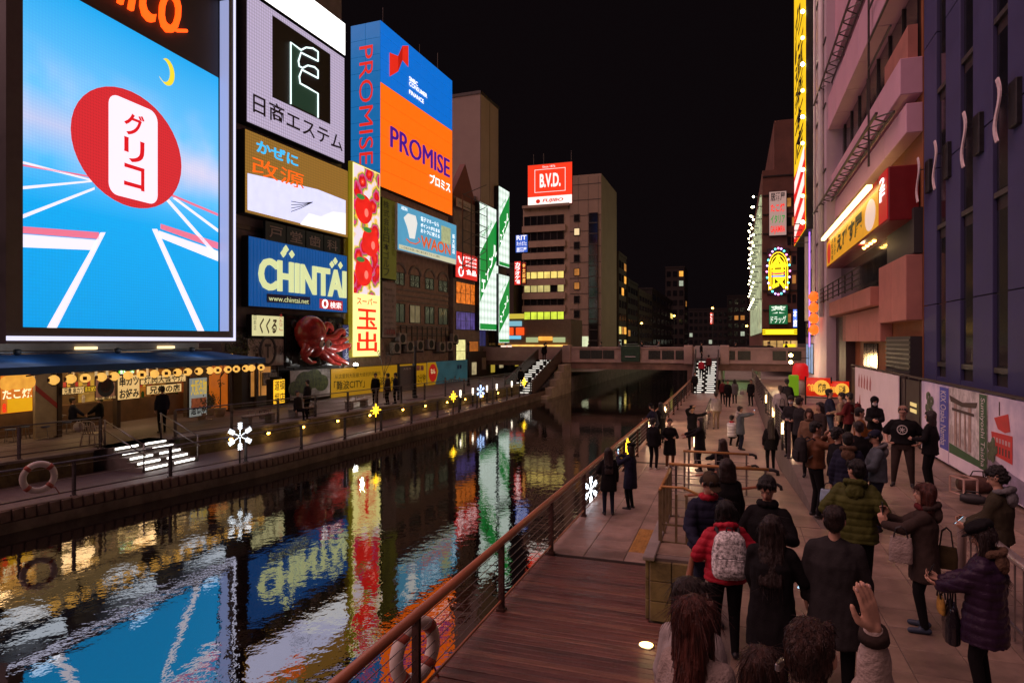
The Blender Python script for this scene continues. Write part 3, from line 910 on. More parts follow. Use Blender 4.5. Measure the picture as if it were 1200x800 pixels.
x, z = fr.pt(380, 356); MB().tube([(x+.25*math.cos(R(a)), -.07, z+.25*math.sin(R(a))) for a in range(0,361,30)], .05, 6).build('magnifier', E_white, t)
# pale shop sign with brush writing
fr = frame(PF, 295, 333, (368,394), (370,395))
t = sign('brush_script_sign', 'pale yellow lit sign with brown brush writing', fr, em('pale_lit', (225,218,160), .9, var=.05), depth=.4)
E_brown = mat('brush_brown', (0.16,0.07,0.02), .6)
ppletters(t, 'くくる', fr, 304, 324, (372,391), (373,391), E_brown, -.02, .03, .25)
vletters(t, '大たこ', fr.x(327), .35, fr.x(331), 1.4, em('small_red', (200,60,50), .6), -.02)
vletters(t, '千日前店', fr.x(297), .35, fr.x(300), 1.5, E_ink, -.02)
fr = frame(PF, 290, 333, (396,431), (396,428))
t = sign('grey_bar_sign', 'weathered grey wooden bar sign with oval emblem', fr, mat('weathered_boards', (0.40,0.36,0.33), .8, 0, .2, 1.2, stretch=(6,1,1)), depth=.3)
M_let = mat('grey_letter', (0.06,0.065,0.075), .6)
ppletters(t, 'HENN', fr, 296, 308, (405,416), (405,416), M_let, -.03)
ppletters(t, 'OTI BA', fr, 319, 332, (405,416), (405,416), M_let, -.03)
cx_, cz_ = fr.pt(313.5, 411)
MB().tube([(cx_+.62*math.cos(R(a)), -.03, cz_+.78*math.sin(R(a))) for a in range(0,361,18)], .07, 6).build('emblem_ring', M_let, t)
letters(t, 'T', cx_-.25, cz_-.4, cx_+.25, cz_+.4, M_let, -.03, .03)

# ---------------------------------------------------------------- octopus sculpture on its dark panel
fr = frame(PF, 335, 401, (367,431), (372,428))
t = sign('bubble_board', 'glossy black bubbled panel behind the red octopus', fr, mat('panel_black', (0.03,0.032,0.035), .18, .3, .4, 1.4, .6, 3), depth=.3)
for i in range(26):
    x = rnd.uniform(-fr.w/2+.3, fr.w/2-.3); z = rnd.choice([rnd.uniform(fr.h*.78, fr.h-.25), rnd.uniform(.15, .8)])
    MB().ball((x, 0, z), r_ := rnd.uniform(.12,.3), .12, r_, 10, 6).build('bubble', mat('bubble_gloss', (0.09,0.095,0.10), .12, .6, .2, 2), t, True)
oc = thing('octopus_sculpture', 'big shiny red octopus sculpture with curling arms on the shop front', 'sculpture', PF.at(fr.sc, fr.zb), PF.rz)
M_oct = mat('octopus_red', (0.42,0.035,0.03), .22, 0, .3, 3, .25, 12)
u_ = fr.w/66.0; v_ = fr.h/62.0
def q(px, py): return fr.pt(px, py)
hx, hz = q(352, 389)
body = MB()
body.ball((hx, -.75, hz), 1.02, .9, 1.0, 20, 14); body.ball((hx+.35, -.8, hz-.85), .62, .6, .7, 16, 10); body.ball((hx-.1,-.8,hz-.5), .8,.75,.7,16,10)
def arm_path(pts, r0, r1):
    P = [(q(a,c)[0], y, q(a,c)[1]) for a, c, y in pts]
    # Catmull-Rom
    V = [Vector(p) for p in P]; V = [V[0]] + V + [V[-1]]; out = []
    for i in range(1, len(V)-2):
        for k in range(6):
            s_ = k/6; a, b_, c, d = V[i-1], V[i], V[i+1], V[i+2]
            out.append(.5*((2*b_)+(c-a)*s_+(2*a-5*b_+4*c-d)*s_*s_+(3*b_-a-3*c+d)*s_**3))
    out.append(V[-2]); n = len(out)
    return out, [r0+(r1-r0)*i/(n-1) for i in range(n)]
body.build('body', M_oct, oc, True)
ARMS = [
    [(362,395,-.6),(368,386,-.7),(370,381,-.8),(374,382,-.85),(377,387,-.8),(374,390,-.75)],
    [(364,398,-.7),(376,396,-.9),(384,389,-.9),(390,388,-.8),(392,395,-.7),(386,402,-.7)],
    [(364,402,-.8),(376,402,-1.0),(388,398,-.9),(396,397,-.7),(400,395,-.6)],
    [(362,405,-.9),(376,408,-1.1),(390,405,-1.0),(398,404,-.8),(399,410,-.7)],
    [(360,408,-.9),(370,415,-1.1),(382,421,-1.0),(394,425,-.8),(397,425,-.7)],
    [(356,408,-.9),(364,418,-1.1),(374,424,-1.0),(386,427,-.9)],
    [(350,406,-.9),(344,412,-1.0),(341,418,-1.0),(348,424,-1.0),(356,424,-.9)],
    [(346,402,-.8),(342,408,-1.0),(339,414,-1.0),(343,421,-.9)],
]
for a in ARMS:
    P, rr = arm_path(a, .34, .07)
    MB().tube(P, rr, 10).build('tentacle', M_oct, oc, True)
for dx in (.1, .75):
    e = MB().ball((hx+dx, -1.52, hz-.72), .2,.16,.24,12,8).build('eye', mat('octopus_eye', (.75,.7,.6), .2), oc, True)
    MB().ball((hx+dx+.02, -1.66, hz-.74), .09,.06,.13,10,6).build('pupil', M_black, e, True)
sl = thing('spotlight', 'bright white spotlight at the foot of the octopus panel', 'lamp', PF.at(PF.s(402), PF.z(402,428), 1.0), PF.rz)
MB().lathe([(.05,-.2),(.14,-.12),(.16,.0)], 12).build('housing', M_dark, sl, True)
MB().ball((0,0,.05), .15,.15,.12,12,8).build('bulb', em('spot_white', (255,252,245), 60), sl, True)
lamp('spot_glow', sl, (-1.6,-1.6,.6), 130, (1,.96,.9), .1)
fr = frame(PF, 401.5, 410, (379,425), (381,424))
t = sign('kana_banner_sign', 'narrow upright blue sign with white characters beside the octopus', fr, em('dull_blue', (50,58,110), .5), depth=.3)
vletters(t, 'くれおーる', -fr.w*.32, .2, fr.w*.32, fr.h-.2, em('dull_white', (200,205,225), .6), -.02)

def food_print():
    m = em('food_picture', (230,40,30), 1.0); n = m.node_tree.nodes; l = m.node_tree.links; b = n['Principled BSDF']
    tc = n.new('ShaderNodeTexCoord'); v = n.new('ShaderNodeTexVoronoi'); v.inputs['Scale'].default_value = .95; l.new(tc.outputs['Object'], v.inputs['Vector'])
    tx = n.new('ShaderNodeTexNoise'); tx.inputs['Scale'].default_value = 2.4; tx.inputs['Detail'].default_value = 4; l.new(tc.outputs['Object'], tx.inputs['Vector'])
    ad = n.new('ShaderNodeMath'); ad.operation = 'MULTIPLY_ADD'; ad.inputs[1].default_value = .45; l.new(tx.outputs['Fac'], ad.inputs[0]); l.new(v.outputs['Distance'], ad.inputs[2])
    rp = n.new('ShaderNodeValToRGB'); cr = rp.color_ramp; cr.elements[0].position = .18; cr.elements[0].color = lin((255,235,225)); cr.elements[1].position = .95; cr.elements[1].color = lin((240,225,235))
    for p_, c_ in ((.27,(255,95,60)),(.42,(235,25,20)),(.58,(190,10,25)),(.68,(225,70,140)),(.76,(60,140,60)),(.84,(250,200,60))):
        e = cr.elements.new(p_); e.color = lin(c_)
    l.new(ad.outputs[0], rp.inputs['Fac']); l.new(rp.outputs['Color'], b.inputs['Emission Color'])
    return m
# ---------------------------------------------------------------- tall supermarket sign
PT_ = PF.off(.30)
fr = frame(PT_, 413, 446, (190,418), (201,419))
t = sign('supermarket_sign', 'tall lit sign with red fruit picture over yellow ground and red characters', fr, em('yellow_lit', (255,240,150), 1.25), em('yellow_edge', (200,180,30), .3), depth=.35, rim=.08)
zc = PT_.z(430, 345)-fr.zb
MB().box(-fr.w/2+.14, fr.w/2-.14, -.006, .003, zc, fr.h-.14).build('picture_field', food_print(), t)
E_tom = em('fruit_red', (235,32,25), 1.0, var=.3, scale=1.5); E_tom2 = em('fruit_bright', (255,120,105), 1.2)
E_leafp = em('fruit_leaf', (70,150,70), .7)
zz = zc+fr.w*.42+.1; k = 0
while zz < fr.h-fr.w*.42:
    xx = (-.12, .12)[k % 2]*fr.w
    f_ = disc(t, 'fruit', xx, zz, fr.w*.30, fr.w*.29, E_tom, -.02-.004*(k % 3), 24)
    disc(f_, 'shine', xx+.3, zz-.2, .24, .3, E_tom2, -.035-.004*(k%3), 14); disc(f_, 'leaf', xx-.4, zz+.8, .5, .18, E_leafp, -.037-.004*(k%3), 12)
    zz += fr.w*.62; k += 1
E_sred = em('sign_red', (240,40,15), 1.1)
letters(t, 'スーパー', -fr.w*.36, zc-.75, fr.w*.36, zc-.25, E_sred, -.02, .02)
vletters(t, '玉出', -fr.w*.36, .3, fr.w*.36, zc-.95, E_sred, -.02, .02)

# ---------------------------------------------------------------- blue and orange tower
s0 = PF.s(446); s1 = PF.s(530)
ztop = (PF.z(446, 20)+PF.z(530, 98))/2; zbt = (PF.z(446, 207)+PF.z(530, 262))/2
zsp = (PF.z(446, 92)+PF.z(529, 156))/2
LWn = 2.62
t = thing('finance_tower_sign', 'huge corner sign, blue above orange with purple lettering', 'sign', PF.at(s0, zbt), PF.rz)
H = ztop-zbt; hs = zsp-zbt; Wd = s1-s0
E_pblue = em('promise_blue', (0,112,215), .95, var=.12, scale=.35)
E_pblue2 = em('promise_blue_side', (20,118,190), .75, var=.12, scale=.35)
MB().box(.03, Wd, .03, LWn, 0, H).build('core', M_dark, t)
# built of panels
def panels(x0, x1, z0, z1, nx, nz, m, nm, side=False):
    dx = (x1-x0)/nx; dz = (z1-z0)/nz
    me = MB().bev(.012, dx-.012, 0, .03, .012, dz-.012, .006).mesh(nm, m)
    for i in range(nx):
        for j in range(nz):
            o_ = link(nm, me, t, ((x0+i*dx, 0, z0+j*dz) if not side else (0, x1-i*dx, z0+j*dz)))
            if side: o_.rotation_euler = (0, 0, R(-90))
panels(0, Wd, hs, H, 8, 5, E_pblue, 'blue_panel')
panels(0, Wd, 0, hs, 8, 6, E_orange, 'orange_panel')
panels(0.03, LWn, 0, H, 2, 10, E_pblue2, 'blue_panel', True)
E_purp = em('purple_letter', (72,20,150), .8); E_pred = em('promise_red', (225,40,25), 1.0)
fr = Fr(PF, 446, 530, zbt, ztop); fr.sc = s0
ppletters(t, 'PROMISE', fr, 457, 526, (147,173), (188,208), E_purp, -.06, 0, depth=.02)
ppletters(t, 'プロミス', fr, 503, 527, (203,215), (215,226), E_white, -.06, .02)
ppoly(t, 'emblem', fr, [(456,62),(466,66),(466,84),(456,90)], E_pred, -.05)
ppoly(t, 'emblem', fr, [(466,66),(471,54),(471,71),(466,84)], em('promise_red_dark', (190,25,15), .9), -.05)
ppoly(t, 'emblem', fr, [(471,54),(478,54),(478,79),(471,71)], E_pred, -.05)
for i, s_ in enumerate(('SMBC','CONSUMER','FINANCE')):
    ppletters(t, s_, fr, 479, 479+(10,21,17)[i], (90+i*7.5,95+i*7.5), (96+i*9.5+(0,6,4)[i]*.5,101+i*9.5+(0,6,4)[i]*.5), E_white, -.05, .015)
# vertical word on the side face (faces the camera): local x = 0 plane, along +y
a, f_, lo, hi = glyphs('PROMISE', 0)
zt_ = H*.86; zb_ = H*.14
v = []
for p in a:
    s_ = (p[0]-lo[0])/(hi[0]-lo[0]); c_ = (p[1]-lo[1])/(hi[1]-lo[1])
    v.append((-.05, LWn*.70 - c_*LWn*.46, zt_-(zt_-zb_)*s_))
o_ = MB().add(v, f_).build('lettering', E_pred, t)
for xx, hh in ((3.5,3.0),(9.5,2.6)):
    MB().tube([(xx,2,H),(xx,2,H+hh)], .03, 6).build('antenna', M_frame, t)

# ---------------------------------------------------------------- old brick building below it
M_brick = mat('brown_tile_wall', (0.36,0.265,0.215), .75, 0, .22, 2.5, .3, 25)
s0 = PF.s(410); s1 = PF.s(531)
b = building('tiled_building', 'old brown tiled building with arched windows under the orange sign', PF, s0, s1, zbt+.2, 9, M_brick, -.5, LTZ)
fr = Fr(PF.off(-.5), 410, 531, LTZ, zbt); fr.sc = fr.p.s(410)
def prect(px0, px1, L, Rr):
    x0 = fr.x(px0); x1 = fr.x(px1)
    return x0, x1, (fr.p.z(px0, L[1])+fr.p.z(px1, Rr[1]))/2-LTZ, (fr.p.z(px0, L[0])+fr.p.z(px1, Rr[0]))/2-LTZ
wins = [(466,480),(484,497.5),(501.5,513.5),(517,529)]
lo_, hi_ = fr.p.z(466,333)-LTZ, fr.p.z(466,312)-LTZ
for px0, px1 in wins:
    x0, x1 = fr.x(px0)+.2, fr.x(px1)-.2
    window(b, x0, x1, lo_, hi_-.5, M_glass, nx=2, nz=2)
    c_ = (x0+x1)/2; r_ = (x1-x0)/2+.18
    MB().tube([(c_+r_*math.cos(R(a)), -.06, hi_-.5+.75*math.sin(R(a))) for a in range(0,181,20)], .11, 6).build('arch', M_conc, b)
lo2, hi2 = fr.p.z(466,377)-LTZ, fr.p.z(466,356)-LTZ
for i, (px0, px1) in enumerate(wins):
    w_ = window(b, fr.x(px0)+.15, fr.x(px1)-.15, lo2, hi2, [M_glass, em('dim_office', (190,175,130), .22, var=.5), M_glass, M_glass][i], nx=2)
for zz in (lo_-.35, hi2+.3, lo2-.25, hi2+.75, lo2-.9, lo2-1.6):
    MB().box(fr.x(464), s1-s0-.05, -.09, -.003, zz-.09, zz+.06).build('string_course', M_conc, b)
for k in range(11):      # grid balustrade under the second row
    xx = fr.x(466)+k*(s1-s0-fr.x(466))/11
    MB().box(xx, xx+.07, -.22, -.14, lo2-2.3, lo2-.3).build('grid_bar', M_frame, b)
for k in range(4):
    MB().box(fr.x(465), s1-s0-.1, -.2, -.15, lo2-2.3+k*.6, lo2-2.24+k*.6).build('grid_bar', M_frame, b)
# air conditioners: each a thing
M_ac = mat('ac_casing', (0.36,0.33,0.30), .6, 0, .15, 3)
def ac_unit(px, py, lab):
    t = thing('air_conditioner', lab, 'air conditioner', fr.p.at(fr.p.s(px), fr.p.z(px, py), .55), fr.p.rz, 'air conditioners on the tiled building')
    MB().bev(-.55,.55,-.2,.2,0,.85,.03).build('casing', M_ac, t)
    MB().tube([(-.1+.33*math.cos(R(a)), -.215, .43+.33*math.sin(R(a))) for a in range(0,361,24)], .025, 5).build('fan_guard', M_dark, t)
    MB().prism_y([(-.1+.3*math.cos(R(a)), .43+.3*math.sin(R(a))) for a in range(0,360,24)], -.206, -.202).build('fan_recess', M_black, t)
    for sx in (-.45,.45): MB().box(sx-.03,sx+.03,-.15,.5,-.12,-.002).build('bracket', M_frame, t)
for i, (px, py) in enumerate(((456,414),(463,403),(472,412),(484,411),(497,409),(510,412),(519,411),(526,402))):
    ac_unit(px, py, 'beige air conditioner box, number %s from the supermarket sign along the brown building' % ['first','second','third','fourth','fifth','sixth','seventh','eighth'][i])
# olive upright sign
PO = PF.off(.25)
fr2 = frame(PO, 448, 465, (229,326), (238,329))
t = sign('olive_banner_sign', 'tall olive sign with dark characters below the orange tower', fr2, em('olive_face', (105,100,25), .35, var=.15), depth=.6)
vletters(t, '株式会社日本ゴルフ', fr2.x(449), .2, fr2.x(456), fr2.h-.2, E_ink, -.02, .01)
vletters(t, '道頓堀東口支店', fr2.x(459), fr2.h*.3, fr2.x(463), fr2.h-.3, mat('olive_ink', (.08,.07,.01), .6), -.02)
fr2 = frame(PO, 448, 464.5, (329,396), (331,396))
t = sign('grey_notice_board', 'faded grey upright notice board under the olive sign', fr2, mat('faded_board', (0.33,0.28,0.26), .7, 0, .15, 1.5), depth=.3)
for i in range(9):
    z = fr2.h-.7-i*.42; letters(t, rnd.choice(['診療時間','受付三階','会議室','事務所','お問合せ']), -fr2.w*.4, z, fr2.w*rnd.uniform(.05,.4), z+.2, mat('faded_ink', (.12,.1,.1), .7), -.02)
letters(t, '入居者募集', -fr2.w*.4, .25, fr2.w*.4, .65, mat('faded_red', (.35,.05,.05), .7), -.02, .01)
# light blue card billboard
PW = PF.off(.5)
fr2 = frame(PW, 466, 535, (236,292), (265,311))
t = sign('card_billboard', 'light blue billboard with orange lettering and a pale picture', fr2, em('sky_face', (92,175,215), .75, var=.06), M_white, depth=.5, cat='billboard')
ppoly(t, 'footer', fr2, [(467.5,286),(534,304),(534,310),(467.5,291)], em('footer_cream', (225,225,190), .75), -.008)
ppletters(t, 'WAON', fr2, 493, 528, (275,289), (287,300), em('waon_orange', (225,95,35), .9), -.02, .03)
ppletters(t, 'ポイントがたまる', fr2, 493, 515, (262,267), (268,272), E_white, -.02, .01)
ppletters(t, '電子マネーなら', fr2, 493, 514, (254,259), (261,266), E_white, -.02)
ppletters(t, 'おトクに使える', fr2, 493, 515, (268,273), (274,279), E_white, -.02)
ppletters(t, 'AEON', fr2, 470, 477, (241,245), (244,248), E_white, -.02)
ppletters(t, 'この街のお買い物に毎日使えてもっと便利', fr2, 470, 515, (288,290.5), (300,302.5), mat('footer_ink', (.05,.08,.1), .6), -.02)
ppoly(t, 'white_patch', fr2, [(473,255),(478,250),(487,253),(489,262),(486,280),(480,279),(477,266)], em('patch_white', (240,240,235), .9), -.012)
stroke(t, fr2, [(476,280),(480,284),(487,286),(492,283),(490,279)], MATS['waon_orange'], .05, -.02, 'orange_swirl')
ppoly(t, 'picture', fr2, [(517,264),(528,268),(528,288),(517,284)], em('picture_cream', (190,200,150), .7, var=.3, scale=3), -.012)
vletters(t, '新大阪店', fr2.x(530), .9, fr2.x(533), fr2.h-.9, E_white, -.012)

# ---------------------------------------------------------------- narrow building with scaffold stair
PN = PF.off(-.2)
s0 = PN.s(531.3); s1 = PN.s(562)
zt = PN.z(545, 205)
b = building('narrow_building', 'narrow grey building with steel stair and gable beside the green sign', PN, s0, s1, zt-2.5, 9, mat('narrow_wall', (0.32,0.26,0.23), .8, 0, .2, 1.2), 0, LTZ)
Wn = s1-s0
MB().prism_y([(0,zt-2.5-LTZ),(Wn*.95,zt-2.5-LTZ),(Wn*.5,zt+1.2-LTZ)], .2, .8).build('gable', mat('gable_red', (.22,.08,.07), .7), b)
for k in range(9):
    z = zt*.52 + k*1.1
    if z > zt-2.8: break
    MB().box(.1, Wn-.1, -.9, -.84, z, z+.06).build('scaffold_rail', M_frame, b)
    if k % 2 == 0: MB().bar((.3,-.87,z),(Wn-.3,-.87,z+2.1),.06).build('stair_brace', M_frame, b)
for k in range(4):
    MB().box(.1+k*(Wn-.3)/3, .18+k*(Wn-.3)/3, -.92, -.84, zt*.5, zt-2.6-LTZ).build('scaffold_post', M_frame, b)
fr = Fr(PN, 531, 562, LTZ, zt); fr.sc = s0
for px0, px1, y0, y1, g_ in ((534,556,332,356,'neon'),(534,556,366,386,'blue'),(534,545,398,424,'lit'),(549,560,400,424,'warm')):
    x0, x1 = fr.x(px0), fr.x(px1); z0, z1 = PN.z(545,y1)-LTZ, PN.z(545,y0)-LTZ
    gm = {'neon': em('neon_window', (235,120,35), .8, var=.8, scale=2.5), 'blue': em('violet_window', (120,100,190), .35, var=.8, scale=1.5), 'lit': em('poster_window', (235,225,150), 1.0, var=.4, scale=3), 'warm': em('amber_window', (200,110,40), .5, var=.5)}[g_]
    window(b, x0, x1, z0, z1, gm, nx=4 if px1-px0 > 15 else 1, nz=2)
PN2 = PN.off(.5)
fr2 = frame(PN2, 534, 559.5, (293,323), (301,332))
t = sign('red_food_sign', 'small red lit sign with white drawing and characters on narrow building', fr2, em('red_face', (225,35,30), .95, var=.08), depth=.3)
ppletters(t, '食品', fr2, 546, 558, (315,321), (318,325), E_white, -.02, .02)
for i in range(3): ppletters(t, '道頓堀名物', fr2, 545, 558, (300+i*4.5,302.5+i*4.5), (304+i*4.5,307+i*4.5), E_white, -.02)
x, z = fr2.pt(540, 318); MB().tube([(x+.45*math.cos(R(a)), -.03, z+.42*math.sin(R(a))) for a in range(0,361,24)], .06, 6).build('ring', E_white, t)
stroke(t, fr2, [(537,300),(539,307),(541,309),(543,301)], E_white, .07, -.03, 'mark')
fr2 = frame(PN2, 535, 552, (232,243), (238,248))
t = sign('white_plate_sign', 'small white plate high on the scaffold of the narrow building', fr2, mat('plate_white', (.55,.5,.48), .6), depth=.12, rim=.03)
letters(t, '大阪ビル', -fr2.w*.38, fr2.h*.3, fr2.w*.38, fr2.h*.7, E_ink, -.02)
# blank grey hoarding tower above
s0 = PF.s(561)+.4; s1 = PF.s(584)
zt1 = PF.z(561, 108); zb1 = PF.z(575, 244)
t = thing('blank_hoarding_tower', 'blank grey box tower rising between the orange sign and the green sign', 'building', PF.at(s0, zb1), PF.rz)
MB().box(0, s1-s0, 0, 8.5, 0, zt1-zb1).build('wall', mat('hoarding_grey', (0.40,0.33,0.29), .8, 0, .06, .4), t)
MB().box(-.06, s1-s0+.06, -.06, 8.56, zt1-zb1, zt1-zb1+.3).build('cap', M_frame, t)
for xx in (.0, 2.4, 4.8): MB().box(xx, xx+.05, -.02, -.003, .3, zt1-zb1-.1).build('joint_strip', M_frame, t)
MB().tube([(.4,5,zt1-zb1),(.4,5,zt1-zb1+5)], .05, 6).build('antenna', M_frame, t)
b = building('hoarding_base_building', 'dark building under the green signs next to the bridge stair', PF, PF.s(562), PF.s(598), PF.z(575,236), 9, mat('base_wall', (0.14,0.115,0.105), .8, 0, .2, 1.2), -.45, LTZ)
wb = PF.s(598)-PF.s(562)
for i, gm in enumerate((em('blue_shop', (70,70,140), .3), M_glass, E_warm2)):
    window(b, .6+i*wb/3.2, .6+i*wb/3.2+wb/4.5, 3.2, 5.4, gm, nx=2)
# green letting signs
E_gw = em('green_sign_white', (222,240,228), 1.25, led=1.2)
def able(px0, px1, L, Rr, lab, out):
    pl = PF.off(out); fr = frame(pl, px0, px1, L, Rr)
    t = sign('letting_sign', lab, fr, E_gw, depth=.5, rim=.06, group='green and white letting signs')
    w = fr.w/2-.1; h = fr.h
    MB().prism_y([(-w,h*.22),(w,h*.62),(w,h*.94),(-w,h*.60)] if h > 8 else [(-w,h*.15),(w,h*.45),(w,h*.95),(-w,h*.55)], -.012, -.004).build('green_band', em('able_green', (15,150,60), .85, var=.06), t)
    MB().box(-w, w, -.012, -.004, .12, h*.055).build('green_foot', MATS['able_green'], t)
    mb = MB(); n_ = 4
    for i, ch in enumerate('エイブル'):
        x0 = -w*.85+i*w*.42; z0 = h*.30+i*h*.10
        letters(None, ch, x0, z0, x0+w*.40, z0+h*.10, None, -.03, .03, mb=mb)
    mb.build('lettering', E_white, t)
    mb = MB()
    for i, ch in enumerate('すぐ見つかるよ'):
        x0 = -w*.8+i*w*.16; z0 = h*.72+i*h*.022
        letters(None, ch, x0, z0, x0+w*.15, z0+h*.035, None, -.03, .03, mb=mb)
    mb.build('small_lettering', MATS['able_green'], t)
    return t
able(562, 584, (234,388), (248,387), 'large green and white letting sign with a slanting band beside the grey tower', .3)
able(584.6, 597, (218,312), (224,314), 'upper narrow green and white letting sign next to the open sky', .6)
able(584.6, 597, (322,402), (322,402), 'lower narrow green and white letting sign down beside the bridge stair', .6)
fr2 = frame(PF.off(.7), 587, 600, (404,416.5), (404,416))
t = sign('shop_light_box', 'small white light box with red arrow by the bridge stair', fr2, em('box_white', (250,225,205), 1.1), depth=.4)
MB().prism_y([(0,.3),(.15,.3),(.15,.75),(.3,.75),(.075,1.05),(-.15,.75),(0,.75)], -.02, -.01).build('arrow', em('arrow_red', (230,60,25), 1.0), t)

# ---------------------------------------------------------------- hoardings at terrace level
PH = PF.off(.35)
fr = frame(PH, 340, 387, (433,468), (432,465))
t = sign('photo_hoarding', 'hoarding printed with a garden photograph left of the yellow hoarding', fr, mat('photo_print', (0.22,0.20,0.14), .6, 0, .6, .9, col2=(.34,.29,.27)), depth=.12, rim=.02)
for i, (x, z, r_) in enumerate(((-.6,1.0,.9),(.3,1.2,.8),(1.0,.9,.7),(-1.5,.7,.6))):
    disc(t, 'printed_tree', x, z, r_, r_*.75, mat('printed_green', (0.07,0.085,0.02), .7, 0, .5, 4), -.01-.003*i, 18)
fr = frame(PH, 388, 500, (433,466), (424,454))
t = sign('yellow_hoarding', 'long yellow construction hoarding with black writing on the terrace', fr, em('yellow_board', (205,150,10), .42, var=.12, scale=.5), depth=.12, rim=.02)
E_bk = mat('board_ink', (0.02,0.017,0.01), .6)
ppletters(t, '从这里到大阪最大级别的购物街', fr, 392, 446, (438,443.5), (435,440), E_bk, -.02)
ppletters(t, '「難波CITY」「難波PARKS」', fr, 391, 470, (447,457), (439,449), E_bk, -.02, .012)
ppletters(t, '徒歩', fr, 471, 477, (437,447), (436.5,446), E_bk, -.02, .01)
ppletters(t, '約12分钟!', fr, 484, 499, (439,449), (437,447), E_bk, -.02, .012)
for x0, z0 in ((490,428),(494.5,428)):
    x, z = fr.pt(x0, z0+3); MB().box(x-.25,x+.25,-.012,-.004,z-.2,z+.2).build('logo_plate', mat('pink_logo', (.5,.2,.25), .6), t)
fr = frame(PH, 500.5, 548, (424,454), (421,447))
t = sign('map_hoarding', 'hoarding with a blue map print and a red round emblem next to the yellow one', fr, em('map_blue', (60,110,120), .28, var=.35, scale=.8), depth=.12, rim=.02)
MB().prism_y([(-fr.w/2+.03,.05),(-fr.w/2+1.4,.05),(-fr.w/2+2.0,fr.h*.6),(-fr.w/2+1.5,fr.h-.05),(-fr.w/2+.03,fr.h-.05)], -.008,-.002).build('yellow_field', MATS['yellow_board'], t)
disc(t, 'red_emblem', -fr.w/2+1.0, fr.h*.55, .72, .75, em('emblem_red', (190,30,25), .5), -.014)
letters(t, 'なん', -fr.w/2+.6, fr.h*.52, -fr.w/2+1.4, fr.h*.72, E_crm, -.03)
for k in range(7):
    x = fr.w*(-.1+.06*k); MB().box(x, x+.25, -.012, -.004, .1, rnd.uniform(.3,.9)).build('printed_block', mat('map_pale', (.3,.33,.32), .6), t)
for k in range(2): MB().box(fr.w*.22+k*.5, fr.w*.22+k*.5+.35, -.012,-.004, fr.h*.62, fr.h*.62+.35).build('logo_plate', mat('map_navy', (.03,.06,.2), .6), t)
# ================================================================== BRIDGE
BY = 62.5
M_gran = mat('bridge_granite', (0.40,0.29,0.26), .7, 0, .14, 1.0, .2, 20)
M_bridge_d = mat('bridge_beam', (0.24,0.15,0.115), .8, 0, .25, .9, .2, 10)
M_plq = mat('plaque_bronze', (0.05,0.055,0.05), .45, .5, .3, 6)
br = thing('bridge', 'low stone road bridge with dark plaques on its parapet across the canal', 'bridge', (0, BY, 0))
MB().box(-34, 16, 0.05, 12, 2.0, 2.55).build('deck', M_bridge_d, br)
MB().box(-15.2, 7.0, -.05, .4, 1.72, 2.38).build('beam', M_bridge_d, br)
MB().box(-34, -15.3, -.12, .45, 2.45, 3.82).build('parapet', M_gran, br)
for x0, x1 in ((-15.2, -3.5), (-1.2, 16)):
    MB().box(x0, x1, -.12, .35, 2.40, 3.72).build('parapet', M_gran, br)
    MB().box(x0-.0, x1, -.20, .43, 3.725, 3.86).build('coping', M_gran, br)
    MB().box(x0, x1, -.18, -.123, 2.38, 2.56).build('moulding', M_gran, br)
def bx(px, z=3.2): 
    r = ray(px); d = BY/r[1]; return d*r[0]
for px in (686,699.5,713.5,767,783,799,854,872,913,931):
    x = bx(px); MB().bev(x-.55, x+.55, -.17, -.12, 2.72, 3.55, .02).build('plaque', M_plq, br)
for x in (-15.6, -4.0, -.8):
    MB().bev(x-.4, x+.4, -.35, .55, 2.3, 4.05, .05).build('pier_post', M_gran, br)
MB().box(-34, 16, 11.7, 12.1, 2.5, 3.8).build('far_parapet', M_gran, br)
MB().box(-4.1, -3.5, -.1, 12, -1.5, 2.0).build('pier', M_bridge_d, br)
gb = thing('green_box', 'dark green box standing on the bridge parapet', 'box', (bx(739.5), BY-.25, 2.45))
MB().bev(-.9,.9,-.2,.3,0,1.55,.06).build('cabinet', mat('green_box', (0.02,0.06,0.035), .5, 0, .2, 4), gb)
MB().bev(-.7,.7,-.1,.25,1.56,1.75,.05).build('lid', MATS['green_box'], gb)
MB().tube([(-.5,-.22,.5),(.5,-.22,.5)], .03, 6).build('handle', M_steel, gb)
# abutments
ab = thing('bridge_abutment', 'pale stone abutment block under the left stair of the bridge', 'wall', (0,0,0))
M_ash = mat('ashlar_stone', (0.42,0.36,0.27), .8, 0, .18, 1.2, .3, 14)
for j in range(5):
    n_ = 7; o_ = .55 if j % 2 else 0
    for i in range(n_+1):
        y0 = max(53.5+i*1.25-o_, 53.5+j*1.5); y1 = min(53.5+(i+1)*1.25-o_-.02, 62.3)
        if y1-y0 < .15: continue
        MB().bev(-15.75, -15.15, y0, y1, -.9+j*.62, -.9+j*.62+.605, .015).build('stone_block', M_ash, ab)
MB().box(-17, -15.76, 52.3, 62.3, -1.2, -.02).build('core', M_ash, ab)
struct('canal_wall', MB().box(-40,-15.25,BY+.5,300,-2.5,.9), M_conc)
struct('road', MB().box(-34, 16, BY+.5, BY+11.6, 2.56, 2.58), mat('asphalt', (.05,.048,.048), .85, 0, .2, 3))
